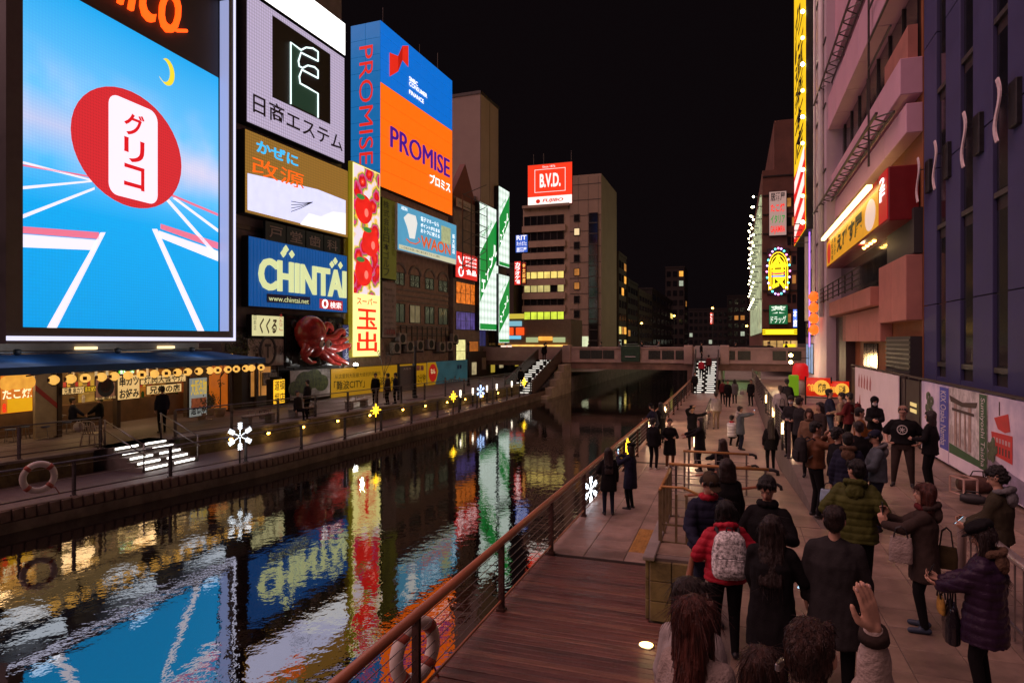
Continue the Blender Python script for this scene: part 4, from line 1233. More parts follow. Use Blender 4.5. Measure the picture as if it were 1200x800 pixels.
# under-bridge passage on the right, tiled and lit green-white
up = thing('underpass', 'pale green lit tiled passage under the bridge beside the stair', 'passage', (0, BY, 0))
M_tile = mat('passage_tile', (0.42,0.45,0.33), .5, 0, .12, 2)
MB().box(-1.0, 2.0, -.0, 12, -.02, .006).build('floor', M_tile, up)
MB().box(-1.15, -.95, .3, 12, 0, 1.98).build('wall', M_tile, up); MB().box(2.0, 2.3, .3, 12, 0, 1.98).build('wall', M_tile, up)
for k in range(5): MB().box(.3,.75,.8+k*2.2,2.2+k*2.2,1.92,1.97).build('ceiling_light', em('passage_light', (225,255,190), 3.0), up)
struct('far_walk', MB().box(-4.2, 12, BY+12, 200, -.6, .2), M_conc)

def bridge_stair(label, x0, x1, y0, y1, z0, z1, n, lit):
    t = thing('bridge_stair', label, 'stairs', ((x0+x1)/2, y0, z0))
    w = (x1-x0)/2; dy = (y1-y0)/n; dz = (z1-z0)/n
    E_st = em('tread_light', (255,248,235), 1.3)
    for i in range(n):
        s_ = MB().box(-w, w, i*dy, (i+1)*dy, -.25 if i == 0 else i*dz-.35, (i+1)*dz).build('step', M_dark, t)
        for a, b_ in ((-.85*w, -.28*w), (.02*w, .75*w)) if i % 2 == 0 else ((-.7*w, -.12*w), (.15*w, .85*w)):
            MB().box(a, b_, i*dy-.012, i*dy-.003, (i+1)*dz-.10, (i+1)*dz-.035).build('tread_light', E_st, s_)
    for sx in (-1, 1):
        MB().add([(sx*w-.06,0,-.1),(sx*w+.06,0,-.1),(sx*w+.06,y1-y0,z1-z0-.1),(sx*w-.06,y1-y0,z1-z0-.1),
                  (sx*w-.06,0,1.0),(sx*w+.06,0,1.0),(sx*w+.06,y1-y0,z1-z0+1.0),(sx*w-.06,y1-y0,z1-z0+1.0)],
                 [(3,2,1,0),(4,5,6,7),(0,1,5,4),(1,2,6,5),(2,3,7,6),(3,0,4,7)]).build('side_panel', mat('stair_panel', (.11,.075,.06), .5, .3, .2, 2), t)
        MB().tube([(sx*w,-.2,1.05),(sx*w,y1-y0,z1-z0+1.05)], .05, 8).build('handrail', M_dullst, t, True)
    return t
bridge_stair('stair with glowing treads from the far promenade up to the left end of the bridge', -18.4, -16.0, 52.0, 61.8, 0, 2.6, 16, True)
bridge_stair('stair with glowing treads from the waterside walk up to the right part of the bridge', -3.35, -1.35, 57.3, 62.4, 0.0, 2.6, 16, True)

# ================================================================== TALL OFFICE BLOCK BEYOND THE BRIDGE
PB = Plane(-28.0, 88.0, 0.0)
M_bvd = mat('office_block_wall', (0.46,0.36,0.27), .8, 0, .1, .6, .1, 8)
b = thing('office_block', 'tall beige office block beyond the bridge with ribbon windows and rooftop sign', 'building', (PB.s(613)-28.0, 88.0, 2.5))
fr = Fr(PB, 613, 705, 2.5, 30); fr.sc = PB.s(613)
zl_ = PB.z(640, 243)-2.5; zr_ = PB.z(690, 205)-2.5; xm = fr.x(668); xe = fr.x(705)
MB().box(0, xm, 0, 9, 0, zl_).build('wall', M_bvd, b)
MB().box(xm+.002, xe, -.25, 12, 0, zr_).build('core_wall', mat('office_block_core', (0.36,0.28,0.215), .8, 0, .08, .5), b)
MB().box(0,xm,-.5,-.003,zl_-.02,zl_+.35).build('cornice', M_bvd, b)
E_off = em('office_light', (255,225,120), .95, var=.5, scale=.9); E_off2 = em('office_green_light', (215,235,70), 1.0, var=.4, scale=.9)
E_gold = em('gold_light', (255,175,70), 1.05, var=.45, scale=.7)
bands = [(258,M_glass),(276,M_glass),(290,M_glass),(305,M_glass),(321,E_off),(337,em('office_pale', (205,190,120), .8, var=.5, scale=.9)),(352,M_glass),(369,E_off2),(386,E_gold)]
for yy, gm in bands:
    z = PB.z(640, yy)-2.5; hh = .62 if gm is M_glass else .6
    if yy == 386: hh = 1.1
    MB().box(-.08, xm-.6, -.28, -.003, z-hh-1.0, z-hh-.12).build('spandrel', M_bvd, b)
    n_ = 6
    for i in range(n_):
        x0 = .15+i*(xm-1.0)/n_
        g2 = gm
        if gm is not M_glass and rnd.random() < .15: g2 = M_glass
        window(b, x0+.06, x0+(xm-1.0)/n_-.06, z-hh, z+hh, g2, y=-.01, nx=1, d=.06, fw=.05)
for i, yy in enumerate((256,272,288,303,319,335,351,368)):
    z = PB.z(676, yy)-2.5; x = fr.x(676.5)
    window(b, x-.35, x+.35, z-.45, z+.45, em('small_lit', (255,225,170), .9) if i == 1 else (E_warm2 if i in (4,5) else M_glass), y=-.25, d=.08, fw=.08)
z0 = .5; z1 = PB.z(696, 250)-2.5
x0, x1 = fr.x(691), fr.x(701)
MB().box(x0, x1, -.5, -.253, z0, z1).build('glass_strip', M_glass, b)
for k in range(13): MB().box(x0-.04, x1+.04, -.56, -.5, z0+k*(z1-z0)/13, z0+k*(z1-z0)/13+.14).build('transom', M_frame, b)
for k in range(11): MB().box(xm+.05, xe-.02, -.275, -.253, 2.0+k*2.15, 2.08+k*2.15).build('floor_line', M_frame, b)
for k in range(3): MB().box(xm+1.2+k*1.4, xm+1.24+k*1.4, -.268, -.253, .5, zr_-.3).build('panel_line', M_frame, b)
x, z = fr.pt(672, 387)
MB().tube([(x+1.0*math.cos(R(a)), -.4, z+1.0*math.sin(R(a))) for a in range(0,361,20)], .12, 6).build('wheel_ring', M_frame, b)
for a in range(0,180,30): MB().bar((x+math.cos(R(a)), -.4, z+math.sin(R(a))),(x-math.cos(R(a)), -.4, z-math.sin(R(a))),.1).build('wheel_spoke', M_frame, b)
MB().box(fr.x(682), fr.x(690), -.3, -.26, .3, 2.6).build('lit_door', em('pale_door', (225,235,190), .9, var=.3), b)
for k in range(7): MB().box(.5+k*1.0, 1.3+k*1.0, -.1, -.02, .1, 1.7).build('shop_window', [E_gold, E_off, E_warm][k % 3], b)
# rooftop sign
fr2 = Fr(PB.off(.3), 618, 671, PB.z(645,241), PB.z(645,192)); 
t = sign('rooftop_sign', 'red and white lit rooftop sign on the beige office block', fr2, em('bvd_red', (245,55,22), 1.05), depth=.8, rim=.08)
MB().box(-fr2.w/2+.1, fr2.w/2-.1, -.01, -.002, .1, fr2.h*.22).build('white_strip', em('bvd_white', (255,245,235), 1.2), t)
E_bw = em('bvd_letter', (255,240,235), 1.15)
letters(t, 'B.V.D.', -fr2.w*.22, fr2.h*.43, fr2.w*.24, fr2.h*.76, E_bw, -.03, .035)
letters(t, 'Since 1876', -fr2.w*.16, fr2.h*.90, fr2.w*.12, fr2.h*.95, E_bw, -.03)
letters(t, 'FUJIBO', -fr2.w*.16, fr2.h*.06, fr2.w*.3, fr2.h*.16, em('fujibo_red', (215,40,20), .9), -.03, .03, .2)
disc(t, 'mark', -fr2.w*.26, fr2.h*.11, .32, .3, MATS['fujibo_red'], -.02, 18)
for (xa, xb, za, zb_) in ((-.33,.34,.86,.87),(-.33,.34,.32,.33),(-.335,-.325,.32,.87),(.335,.345,.32,.87)):
    MB().box(fr2.w*xa, fr2.w*xb, -.03, -.012, fr2.h*za, fr2.h*zb_).build('outline', E_bw, t)
for xx in (-2.5,-1.0,3.0): MB().tube([(xx,.5,fr2.h),(xx,.5,fr2.h+1.6)], .06, 6).build('roof_lamp', M_frame, t)
for k in range(5): MB().box(-3+k*1.4, -2.9+k*1.4, .3, .5, -.7, 0).build('support', M_frame, t)

# buildings receding behind it along the canal
PS = Plane(-16.9, 88.0, R(90))
M_far = [mat('far_wall_%d' % i, c, .85, 0, .12, .4) for i, c in enumerate([(0.06,0.045,0.037),(0.03,0.024,0.021),(0.06,0.046,0.036),(0.018,0.015,0.015)])]
def far_block(label, x0, x1, y0, y1, zt, m, seed, rows, side='E', ncol=4, pl=.4, tint=None):
    """far building; windows on the face to the camera (y0) and on its canal side"""
    r2 = random.Random(seed)
    t = thing('distant_building', label, 'building', (x0, y0, .5))
    MB().box(0, x1-x0, 0, y1-y0, 0, zt).build('wall', m, t)
    MB().box(-.1, x1-x0+.1, -.1, y1-y0+.1, zt, zt+.4).build('parapet', m, t)
    E1 = [E_off, E_warm2, E_gold, em('cold_window', (200,215,190), .55, var=.4)]
    fh = (zt-3)/rows
    for j in range(rows):
        for i in range(ncol):
            z0 = 2.5+j*fh; g_ = r2.choice(E1) if r2.random() < pl else M_glass
            ww = (x1-x0)/ncol
            o_ = MB().box(i*ww+ww*.18, (i+1)*ww-ww*.18, -.06, -.003, z0+fh*.25, z0+fh*.8); o_.build('window', g_, t)
            if side:
                g_ = r2.choice(E1) if r2.random() < pl else M_glass
                wy = (y1-y0)/ncol; xs = (x1-x0) if side == 'E' else 0
                o_ = MB().box(min(xs, xs+(.06 if side=='E' else -.06)), max(xs, xs+(.06 if side=='E' else -.06)), i*wy+wy*.15, (i+1)*wy-wy*.15, z0+fh*.25, z0+fh*.8)
                o_.build('window', g_, t)
    return t
far_block('dark glass building directly behind the beige office block', -30,-16.9,100.5,108,17.5,M_far[0],1,7,'E',3,.45)
far_block('brown building third in the row beyond the bridge', -30,-16.7,108.3,120,14.0,M_far[1],2,6,'E',4,.15)
far_block('beige striped building fourth in the row beyond the bridge', -30,-16.5,120.3,140,13.2,M_far[2],3,6,'E',5,.06)
far_block('dark slab building far along the left bank', -30,-16.5,140.4,190,15.0,M_far[3],4,5,'E',6,.05)
far_block('tall narrow dark building in the gap of the far street', -19.5,-14,200,215,26,M_far[1],5,8,'E',3,.04)
far_block('low dark building at the end of the canal', -15,-2,235,250,15,M_far[3],6,5,None,8,.05)
far_block('small dark building closing the canal view on the right', -2,9,215,235,18,M_far[3],7,6,None,6,.05)
far_block('brown building with small windows left of the beige office block', -45,-29.2,86,100,14.5,M_far[0],8,4,None,4,.35)
# little signs round the left end of the bridge
def facing_sign(name, label, y, px0, px1, y0, y1, face, words, wm, vertical=False, bold=.02):
    pl = Plane(0, y, 0.0); fr = frame(pl, px0, px1, (y0,y1), (y0,y1))
    t = sign(name, label, fr, face, depth=.35, rim=.05)
    n = len(words)
    for i, s_ in enumerate(words):
        m_ = wm[i] if isinstance(wm, (list, tuple)) else wm
        if vertical: vletters(t, s_, -fr.w*.35, .15, fr.w*.35, fr.h-.15, m_, -.03, bold)
        else: letters(t, s_, -fr.w*.4, fr.h*(1-(i+1)/n)+.12*fr.h/n, fr.w*.4, fr.h*(1-i/n)-.12*fr.h/n, m_, -.03, bold)
    return t, fr
facing_sign('blue_white_sign', 'small blue and white stacked sign left of the beige office block', 80, 604, 618.5, 275, 296, em('rit_blue', (50,95,200), .95), ['RIT','ネットカフェ','居酒屋'], [em('rit_white', (245,245,255), 1.2)]*3)
facing_sign('red_upright_sign', 'red upright sign with white characters under the blue and white sign', 80, 602.5, 610.5, 306, 334, em('upright_red', (225,45,35), .95), ['カラオケ館'], E_white, True)
facing_sign('dark_red_upright_sign', 'second darker red upright sign next to the red one', 81, 611.5, 616.5, 307, 333, em('upright_dark_red', (150,35,30), .6), ['金太郎店'], E_warm, True)
t = thing('crab_shop', 'busy shop front with glowing red, blue and yellow signs at the bridge end', 'shop', (-27.0, 76.0, 2.5))
MB().box(0, 8.5, 0, 6, 0, 4.6).build('wall', mat('shop_wall', (.2,.14,.1), .8), t)
for i, (x0,x1,z0,z1,m_) in enumerate(((.2,1.2,2.7,3.6,em('glow_red_orange',(255,80,25),1.2)),(1.6,2.6,2.7,3.6,MATS['glow_red_orange']),(.5,2.3,3.8,4.4,em('glow_cyan',(130,190,210),.9)),(.6,2.2,2.2,2.6,em('glow_sky',(120,200,235),1.0)),
       (2.9,4.4,1.8,2.4,em('glow_pale_green',(190,205,150),.7)),(4.5,6.2,2.0,2.5,E_gold),(6.3,7.8,1.8,2.4,MATS['glow_pale_green']),(.3,8.1,.2,1.5,E_warm),(.2,2.6,4.7,5.3,em('glow_yellow',(220,200,70),.8)))):
    MB().bev(x0,x1,-.3,-.01,z0,z1,.03).build('sign_panel', m_, t)
# vehicles and people tops along the bridge are built with the props

# ================================================================== RIGHT BANK
# far corner building with neon
PC = Plane(3.2, 84.0, 0.0)
x0 = PC.s(893.5)+3.2; x1 = PC.s(934)+3.2
M_rb = mat('red_brown_wall', (0.17,0.075,0.055), .8, 0, .2, .5)
b = thing('neon_corner_building', 'dark red corner building beyond the bridge with neon signs and lamp rows', 'building', (x0, 84.0, 2.5))
wf = x1-x0
MB().box(0, wf, 0, 70, 0, PC.z(893.5,200)-2.5).build('wall', M_rb, b)
MB().box(wf*.35, wf, .3, 40, PC.z(893.5,200)-2.49, PC.z(914,140)-2.5).build('upper_wall', M_rb, b)
for k in range(9): MB().box(.02, wf, -.12, -.003, 3.3+k*2.3, 3.45+k*2.3).build('ledge', M_far[1], b)
for k in range(7):
    for i in range(2): MB().box(wf*.72+i*.55, wf*.72+i*.55+.4, -.05, -.003, 4.2+k*2.3, 5.2+k*2.3).build('window', M_glass if (k+i) % 3 else E_warm2, b)
E_bulb = em('bulb_white', (255,240,190), 22)
for i, yy in enumerate((228,240,255,273,286,311,330,350)):
    for k in range(5):
        z = PC.z(893, yy)-2.5; yq = 1.0+k*6.5
        lt = MB().box(-.9, -.02, yq-.05, yq+.05, z-.05, z+.05); lt.build('lamp_arm', M_frame, b)
        MB().ball((-1.0, yq, z), .12,.12,.12,8,6).build('bulb', E_bulb, b)
for k in range(6): MB().box(-.2,-.003,2+k*9,8+k*9,3,20).build('lit_sign_strip', em('side_sign_pale', (200,215,170), .5, var=.6, scale=.8), b)
def on_corner(name, label, px0, px1, y0, y1, face, words, wm, **k): return facing_sign(name, label, 83.6, px0, px1, y0, y1, face, words, wm, **k)
E_bkk = E_ink
on_corner('stacked_shop_sign', 'pale stacked sign with red stripe high on the dark red corner building', 901, 922, 224, 276, em('pale_pink_face', (215,175,165), .55), ['居酒屋','たこ焼','イタリア','GAJAIMIRA'], [E_bkk, E_red, E_green, E_red])
t, fr = on_corner('oval_neon_sign', 'round-topped neon sign ringed with coloured bulbs', 899, 925, 291, 345, mat('neon_board', (0.05,0.02,0.02), .6), ['食'], em('neon_yellow', (255,215,30), 2.0))
for s_, m_ in ((.42, MATS['neon_yellow']), (.33, MATS['neon_yellow'])):
    P = [(-fr.w*s_, -.1, fr.h*.1), (-fr.w*s_, -.1, fr.h*.6)] + [(fr.w*s_*math.cos(R(a)), -.1, fr.h*.6+fr.h*s_*.75*math.sin(R(a))) for a in range(180,-1,-20)] + [(fr.w*s_, -.1, fr.h*.1)]
    MB().tube(P, .06, 6).build('neon_tube', m_, t)
for i, a in enumerate(range(0,360,15)):
    MB().ball((fr.w*.52*math.cos(R(a)), -.15, fr.h*.5+fr.h*.5*math.sin(R(a))), .12,.12,.12,8,6).build('bulb', [em('bulb_pink',(255,130,200),4),em('bulb_cyan',(90,230,220),4),em('bulb_violet',(190,160,255),4)][i % 3], t)
for k in range(3): MB().box(-fr.w*.3, fr.w*.3, -.12, -.06, fr.h*(.38+.06*k), fr.h*(.41+.06*k)).build('neon_bar', [em('neon_blue',(60,110,230),1.4), em('neon_pinkish',(240,90,90),1.4), MATS['neon_yellow']][k], t)
on_corner('drugstore_sign', 'green pharmacy sign with a big white character', 901, 923.5, 357, 380, em('pharmacy_green', (20,110,65), .8), ['薬','ドラッグ'], em('pharmacy_white', (230,245,225), 1.1))
t, fr = on_corner('yellow_striped_fascia', 'glowing yellow striped fascia over the corner shop', 893, 934.5, 385, 392.5, mat('fascia_dark', (.05,.03,.01), .6), ['ー'], E_yellow)
for k in range(3): MB().box(-fr.w/2+.05, fr.w/2-.05, -.08, -.02, fr.h*(.08+.32*k), fr.h*(.27+.32*k)).build('stripe', em('fascia_yellow', (255,205,20), 1.6), t)
on_corner('blue_white_upright_sign', 'blue and white upright light box at the corner beside the yellow fascia', 929, 934.5, 362, 384, em('bluewhite_face', (95,130,240), 1.3), ['本','店'], E_white)
t = thing('corner_shop', 'brightly lit corner shop below the yellow fascia', 'shop', (x0, 83.7, 2.5))
MB().box(0, wf, 0, .2, 0, 2.0).build('window_front', em('shop_front_lit', (215,170,100), .8, var=.6, scale=1.0), t)
for k in range(5): MB().box(k*wf/5, k*wf/5+.1, -.08, -.003, 0, 2.0).build('mullion', M_frame, t)
MB().box(wf*.6, wf*.95, -.1, -.02, 1.1, 1.6).build('shop_sign', em('shop_yellow', (240,215,40), 1.2), t)

# upright yellow and red billboard
PY = Plane(4.9, 56.0, R(-90))
fr = Fr(PY, 930.5, 944, 12.5, 44)
t = sign('upright_billboard', 'towering upright billboard, yellow above and red with white diagonal writing below', fr, em('billboard_yellow', (250,200,25), 1.0, var=.1, scale=.3), depth=.9, cat='billboard', rim=.1)
zc = 18.4-12.5
MB().box(-fr.w/2+.12, fr.w/2-.12, -.01, -.002, .12, zc).build('red_field', em('billboard_red', (225,30,25), 1.0), t)
for i in range(3):
    z = .6+i*1.9; MB().prism_y([(-fr.w*.42,z),(fr.w*.42,z+.9),(fr.w*.42,z+1.9),(-fr.w*.42,z+1.0)], -.03, -.02).build('white_stroke', em('bb_white', (255,235,225), 1.1), t)
vletters(t, 'かに道楽本店', -fr.w*.36, zc+.6, fr.w*.36, zc+13, E_ink, -.03, .02)
MB().ball((0,-.1,zc+16.5), fr.w*.4,.1,2.4,14,8).build('printed_patch', em('bb_cream', (250,220,170), 1.0), t)
for k in range(12): MB().ball((fr.w/2+.1, -.2, .5+k*1.9), .14,.14,.14,8,6).build('bulb', E_bulb if k % 2 == 0 else E_lamp, t)

# pale building with pipes
PP = Plane(5.6, 50.0, R(-90))
s0 = PP.s(944.5); s1 = PP.s(968.5)
M_lil = mat('lilac_wall', (0.52,0.42,0.49), .7, 0, .06, .5)
b = building('pale_pipe_building', 'pale lilac building with tall vertical pipes next to the yellow billboard', PP, s0, s1, 40, 8, M_lil, 0, RTZ)
Wp = s1-s0
for i, xx in enumerate((Wp*.25, Wp*.55, Wp*.62, Wp*.9)):
    MB().tube([(xx, -.18, 5), (xx, -.18, 39)], (.22,.09,.09,.16)[i], 10).build('pipe', M_white, b, True)
MB().tube([(Wp*.45,-.3,3),(Wp*.45,-.3,15)], .05, 8).build('violet_tube', em('violet_tube', (190,120,255), 1.6), b)
for k in range(7): MB().box(0, Wp, -.08, -.003, 6+k*4.2, 6.08+k*4.2).build('joint', M_frame, b)
for k in range(3):
    window(b, .5, Wp*.45, 1.0+k*2.8, 3.2+k*2.8, [em('shop_blue_white', (150,180,220), .6, var=.4), M_glass, M_glass][k], nx=3)
for k in range(4): MB().bar((Wp*.3+k*.5,-.1,11+k*.4),(Wp*.3+k*.5,-1.3,11+k*.4),.06).build('sign_arm', M_frame, b)

# pink banded building
PK = Plane(6.1, 28.0, R(-90))
s0 = PK.s(968.5); s1 = PK.s(1062)
M_pink = mat('pink_panel', (0.62,0.37,0.47), .6, 0, .06, .5)
M_salm = mat('salmon_wall', (0.46,0.19,0.15), .75, 0, .12, .7, .15, 12)
M_orng = mat('orange_brown_wall', (0.30,0.105,0.035), .75, 0, .15, .8, .15, 12)
b = building('pink_banded_building', 'pink building with long horizontal panels, dark windows and red restaurant sign', PK, s0, s1, 40, 9, M_orng, -.55, RTZ)
Wk = s1-s0; K = lambda z: z-RTZ
def band(z0, z1, d0, m, nm='panel', x0=0, x1=None, n=6):
    x1 = Wk if x1 is None else x1
    me = MB().bev(.015, (x1-x0)/n-.015, -d0, -.003, K(z0), K(z1), .02).mesh(nm, m)
    for i in range(n): link(nm, me, b, (x0+i*(x1-x0)/n, 0, 0))
band(22.3, 34, .55, M_pink)
band(17.9, 20.0, .95, M_pink)
band(13.65, 15.0, .75, M_pink)
band(12.2, 13.3, .55, M_pink)
for z0, z1 in ((20.05, 22.2), (15.05, 17.85)):
    MB().box(0.1, Wk-.3, -.12, -.003, K(z0), K(z1)).build('window_band', M_glass, b)
    for k in range(9): MB().box(.1+k*Wk/9, .2+k*Wk/9, -.2, -.123, K(z0), K(z1)).build('mullion', M_frame, b)
MB().box(Wk-4.2, Wk-.2, -.45, -.13, K(15.02), K(16.3)).build('balcony_front', M_salm, b)
# truss walkways
for z in (20.9, 13.35):
    for dy in (-.75, -1.35):
        MB().bar((0,dy,K(z)),(Wk-1,dy,K(z)),.09).build('truss_chord', M_frame, b)
    n_ = 16
    for k in range(n_):
        xa = k*(Wk-1)/n_; xb = (k+1)*(Wk-1)/n_
        MB().bar((xa,-.75,K(z)),((xa+xb)/2,-1.35,K(z)),.05).build('truss_web', M_frame, b); MB().bar(((xa+xb)/2,-1.35,K(z)),(xb,-.75,K(z)),.05).build('truss_web', M_frame, b)
# sign brackets at the near end
for z in (16.2, 17.4, 18.8, 21, 24):
    MB().bar((Wk-4,-1.1,K(z)),(Wk+.2,-1.1,K(z)),.07).build('bracket_bar', M_frame, b)
MB().bar((Wk-4,-1.1,K(12)),(Wk-4,-1.1,K(25)),.08).build('bracket_post', M_frame, b)
# restaurant storey: dark recess, balcony with railing, salmon walls below
fr = Fr(PK, 968.5, 1062, RTZ, 30); fr.sc = s0
MB().box(.2, fr.x(1032), -.2, -.003, K(6.9), K(9.4)).build('recess', M_glass, b)
MB().box(fr.x(1032), Wk, -.3, -.003, K(7.7), K(9.4)).build('shutter', mat('shutter_dark', (.035,.03,.032), .6, 0, .1, 2, stretch=(1,1,20)), b)
band(5.2, 7.65, .56, M_salm, 'salmon_panel', fr.x(1030), Wk, 2)
band(6.0, 6.85, .9, M_salm, 'salmon_panel', .3, fr.x(1030)-.01, 4)
band(4.4, 5.95, .5, M_salm, 'salmon_panel', 1.5, fr.x(1030)-.01, 3)
band(RTZ+.02, 2.7, .5, M_salm, 'salmon_panel', fr.x(1034), Wk, 2)
MB().box(fr.x(1034), Wk-.1, -.4, -.003, K(2.75), K(4.6)).build('louvre', MATS['shutter_dark'], b)
for k in range(10): MB().box(fr.x(1034), Wk-.1, -.44, -.41, K(2.8+k*.18), K(2.86+k*.18)).build('louvre_slat', M_frame, b)
MB().box(.05, fr.x(990), -.5, -.003, K(1.0), K(5.9)).build('dark_cladding', mat('dark_cladding', (.05,.03,.03), .6, 0, .1, 2), b)
for k in range(4): MB().box(fr.x(1000)+k*.9, fr.x(1000)+k*.9+.8, -.06, -.003, K(1.0), K(4.3)).build('entrance_door', M_glass, b)
for k in range(4): MB().bar((.4,-1.3,K(6.95+k*.27)),(fr.x(1030),-1.3,K(6.95+k*.27)),.05).build('balcony_rail', M_dark, b)
for k in range(8): MB().box(.4+k*(fr.x(1030)-.4)/8, .46+k*(fr.x(1030)-.4)/8, -1.33,-1.27, K(6.85), K(7.8)).build('balcony_post', M_dark, b)
for k in range(4):
    x = fr.x(1014)+k*.8; MB().ball((x,-.6,K(9.0)), .09,.09,.09,8,6).build('balcony_lamp', E_lamp, b)
lamp('balcony_glow', b, (fr.x(1020), -.9, K(8.8)), 22, (1,.7,.35), .1)
# red restaurant sign box
PKs = PK.off(.55)
fr = Fr(PKs, 968.5, 1040, 9.0, 10.95)
t = thing('restaurant_sign', 'long yellow restaurant sign in a red box with a row of lights on top', 'sign', PKs.at(fr.sc, 9.0), PKs.rz)
w = fr.w/2; h = fr.h
M_rbox = mat('red_sign_box', (0.20,0.010,0.012), .4, 0, .08, 2)
MB().bev(-w, w+.05, .03, 1.05, 0, h+.12, .03).build('box', M_rbox, t)
MB().box(-w+.1, w*.80, 0, .032, .12, h-.35).build('face', em('sign_yellow', (225,155,30), .75, var=.1), t)
MB().box(w*.82, w-.05, -.01, .032, .1, h+.08).build('red_plate', em('plate_red', (190,25,25), .7), t)
vletters(t, '2F', w*.85, .9, w*.96, h-.1, E_white, -.03, .03)
MB().box(-w*.95, w*.76, -.35, -.15, h-.22, h-.08).build('tube_light', em('tube_warm', (255,225,130), 7.0), t)
MB().ball((-w*.86,0,h*.42), w*.08,.06,h*.34,16,8).build('round_mark', em('round_red', (200,50,30), .8), t)
disc(t, 'mascot_free_field', w*.62, h*.42, w*.13, h*.34, em('pale_field', (235,205,190), .8), -.02)
vletters(t, '大阪名物', -w*.72, .2, -w*.64, h-.4, E_ink, -.03, .02)
vletters(t, '炭火焼', -w*.6, .4, -w*.52, h-.5, E_ink, -.03, .02)
letters(t, 'えびす屋', -w*.47, .35, w*.42, h-.55, E_ink, -.03, .05)

# blue striped building
PU = Plane(6.65, 20.0, R(-90))
s0 = PU.s(1083.5); s1 = s0+24
M_blue = mat('blue_tile_wall', (0.045,0.045,0.135), .6, 0, .10, .6, .12, 14, stretch=(1,1,1.5))
b = building('blue_striped_building', 'dark blue building with tall vertical window slots above the mural fence', PU, s0, s1, 38, 9, mat('slot_dark', (0.03,0.02,0.02), .5, 0, .2, .6), -.1, RTZ)
fr = Fr(PU, 1083.5, 1200, RTZ, 38); fr.sc = s0
ed = [(1083.5,1098),(1109,1126),(1141,1164),(1182,1212)]
xs = [(fr.x(a), fr.x(c)) for a, c in ed]
while xs[-1][1] < 22:
    xs.append((xs[-1][1]+.75, xs[-1][1]+2.0))
for i, (x0_, x1_) in enumerate(xs):
    nz = 8
    me = MB().bev(x0_+.0, x1_, -.12, .0, 0.01, 4.68, .012).mesh('wall_pier', M_blue)
    for k in range(nz): link('wall_pier', me, b, (0, 0, k*4.7))
    if i+1 < len(xs):
        x2 = xs[i+1][0]
        for k in range(nz):
            w_ = MB().box(x1_+.08, x2-.08, -.04, -.003, k*4.7+2.75, k*4.7+6.9).build('window', M_glass, b)
            MB().box(x1_, x2, -.09, -.003, k*4.7+2.55, k*4.7+2.7).build('transom', M_frame, b)
        MB().box(x1_, x2, -.1, -.003, 0.0, 2.2).build('plinth', M_blue, b)
for i, x_ in enumerate((fr.x(1088), fr.x(1109), fr.x(1145), fr.x(1187))):
    t = thing('wave_lamp', 'white curled wall banner on a dark bracket, %s from the pink building' % ['first','second','third','fourth'][i], 'wall lamp', PU.at(s0+x_, 10.3), PU.rz, 'curled banners on the blue building')
    MB().bev(.12,.62,-.15,.0,-.6,.55,.02).build('bracket_panel', M_dark, t)
    P = []; Q = []
    for k in range(13):
        s_ = k/12; z = .75-1.6*s_; o_ = .17*math.sin(s_*2*math.pi)
        P.append((o_-.10, -.35, z)); Q.append((o_+.12, -.35, z))
    mb = MB(); n = len(P)
    mb.add([(a[0], a[1], a[2]) for a in P]+[(a[0], a[1]-.02, a[2]) for a in Q], [(k, k+1, n+k+1, n+k) for k in range(n-1)])
    o_ = mb.build('curled_strip', mat('banner_white', (.75,.62,.66), .6), t)
    md = o_.modifiers.new('thick', 'SOLIDIFY'); md.thickness = .04
    MB().bar((.14,-.1,.3),(0,-.36,.3),.03).build('arm', M_dark, t)

# ---------------------------------------------------------------- mural fence
PM = Plane(5.5, 20.0, R(-90))
M_fence = mat('fence_dark', (.045,.03,.028), .6, 0, .2, 2)
ff = thing('site_fence', 'dark site fence carrying printed banners below the buildings', 'fence', PM.at(0, RTZ), PM.rz)
sA = PM.s(1002)-1.5; sB = 12.0
for k in range(int((sB-sA)/1.8)+1):
    x = sA+k*1.8
    MB().box(x-.04, x+.04, .06, .14, 0, 2.2).build('post', M_fence, ff)
    if k < int((sB-sA)/1.8): MB().box(x+.045, x+1.755, .08, .11, .03, 2.12).build('panel', M_fence, ff)
MB().box(sA, sB, .05, .15, 2.2, 2.26).build('top_rail', M_fence, ff)
def mural(label, px0, px1, name='mural_banner'):
    s0 = PM.s(px0); s1 = PM.s(px1) if px1 < 1500 else px1
    t = thing(name, label, 'banner', PM.at(s0, RTZ+.08), PM.rz, 'printed banners on the site fence')
    return t, s1-s0
M_print = lambda n, c, v=.25, s=2.0, c2=None: mat('print_'+n, c, .6, 0, v, s, col2=c2)
t, w = mural('large white banner with faint red drawings at the far end of the fence', 1002, 1053, 'white_banner')
MB().box(0, w, .0, .03, -.02, 2.1).build('sheet', M_print('whitish', (.80,.72,.78), .06, .7), t)
for i in range(5):
    x = w*.1+i*w*.075; MB().prism_y([(x,1.25),(x+.3,1.2),(x+.38,1.6),(x+.2,1.85),(x+.05,1.55)], -.006, -.001).build('red_figure', M_print('faint_red', (.45,.16,.17)), t)
MB().prism_y([(w*.1,.3),(w*.17,.35),(w*.15,.9)], -.006, -.001).build('red_figure', MATS['print_faint_red'], t)
t, w = mural('blue mural banner with a tree and white lettering behind the capped man', 1080, 1112)
MB().box(0, w-.02, 0, .03, .0, 2.1).build('sheet', M_print('violet_sky', (.45,.48,.85), .2, .7, (.85,.70,.82)), t)
MB().box(w*.70, w-.03, -.008, -.001, .35, 2.05).build('blue_strip', M_print('deep_blue', (.08,.10,.50)), t)
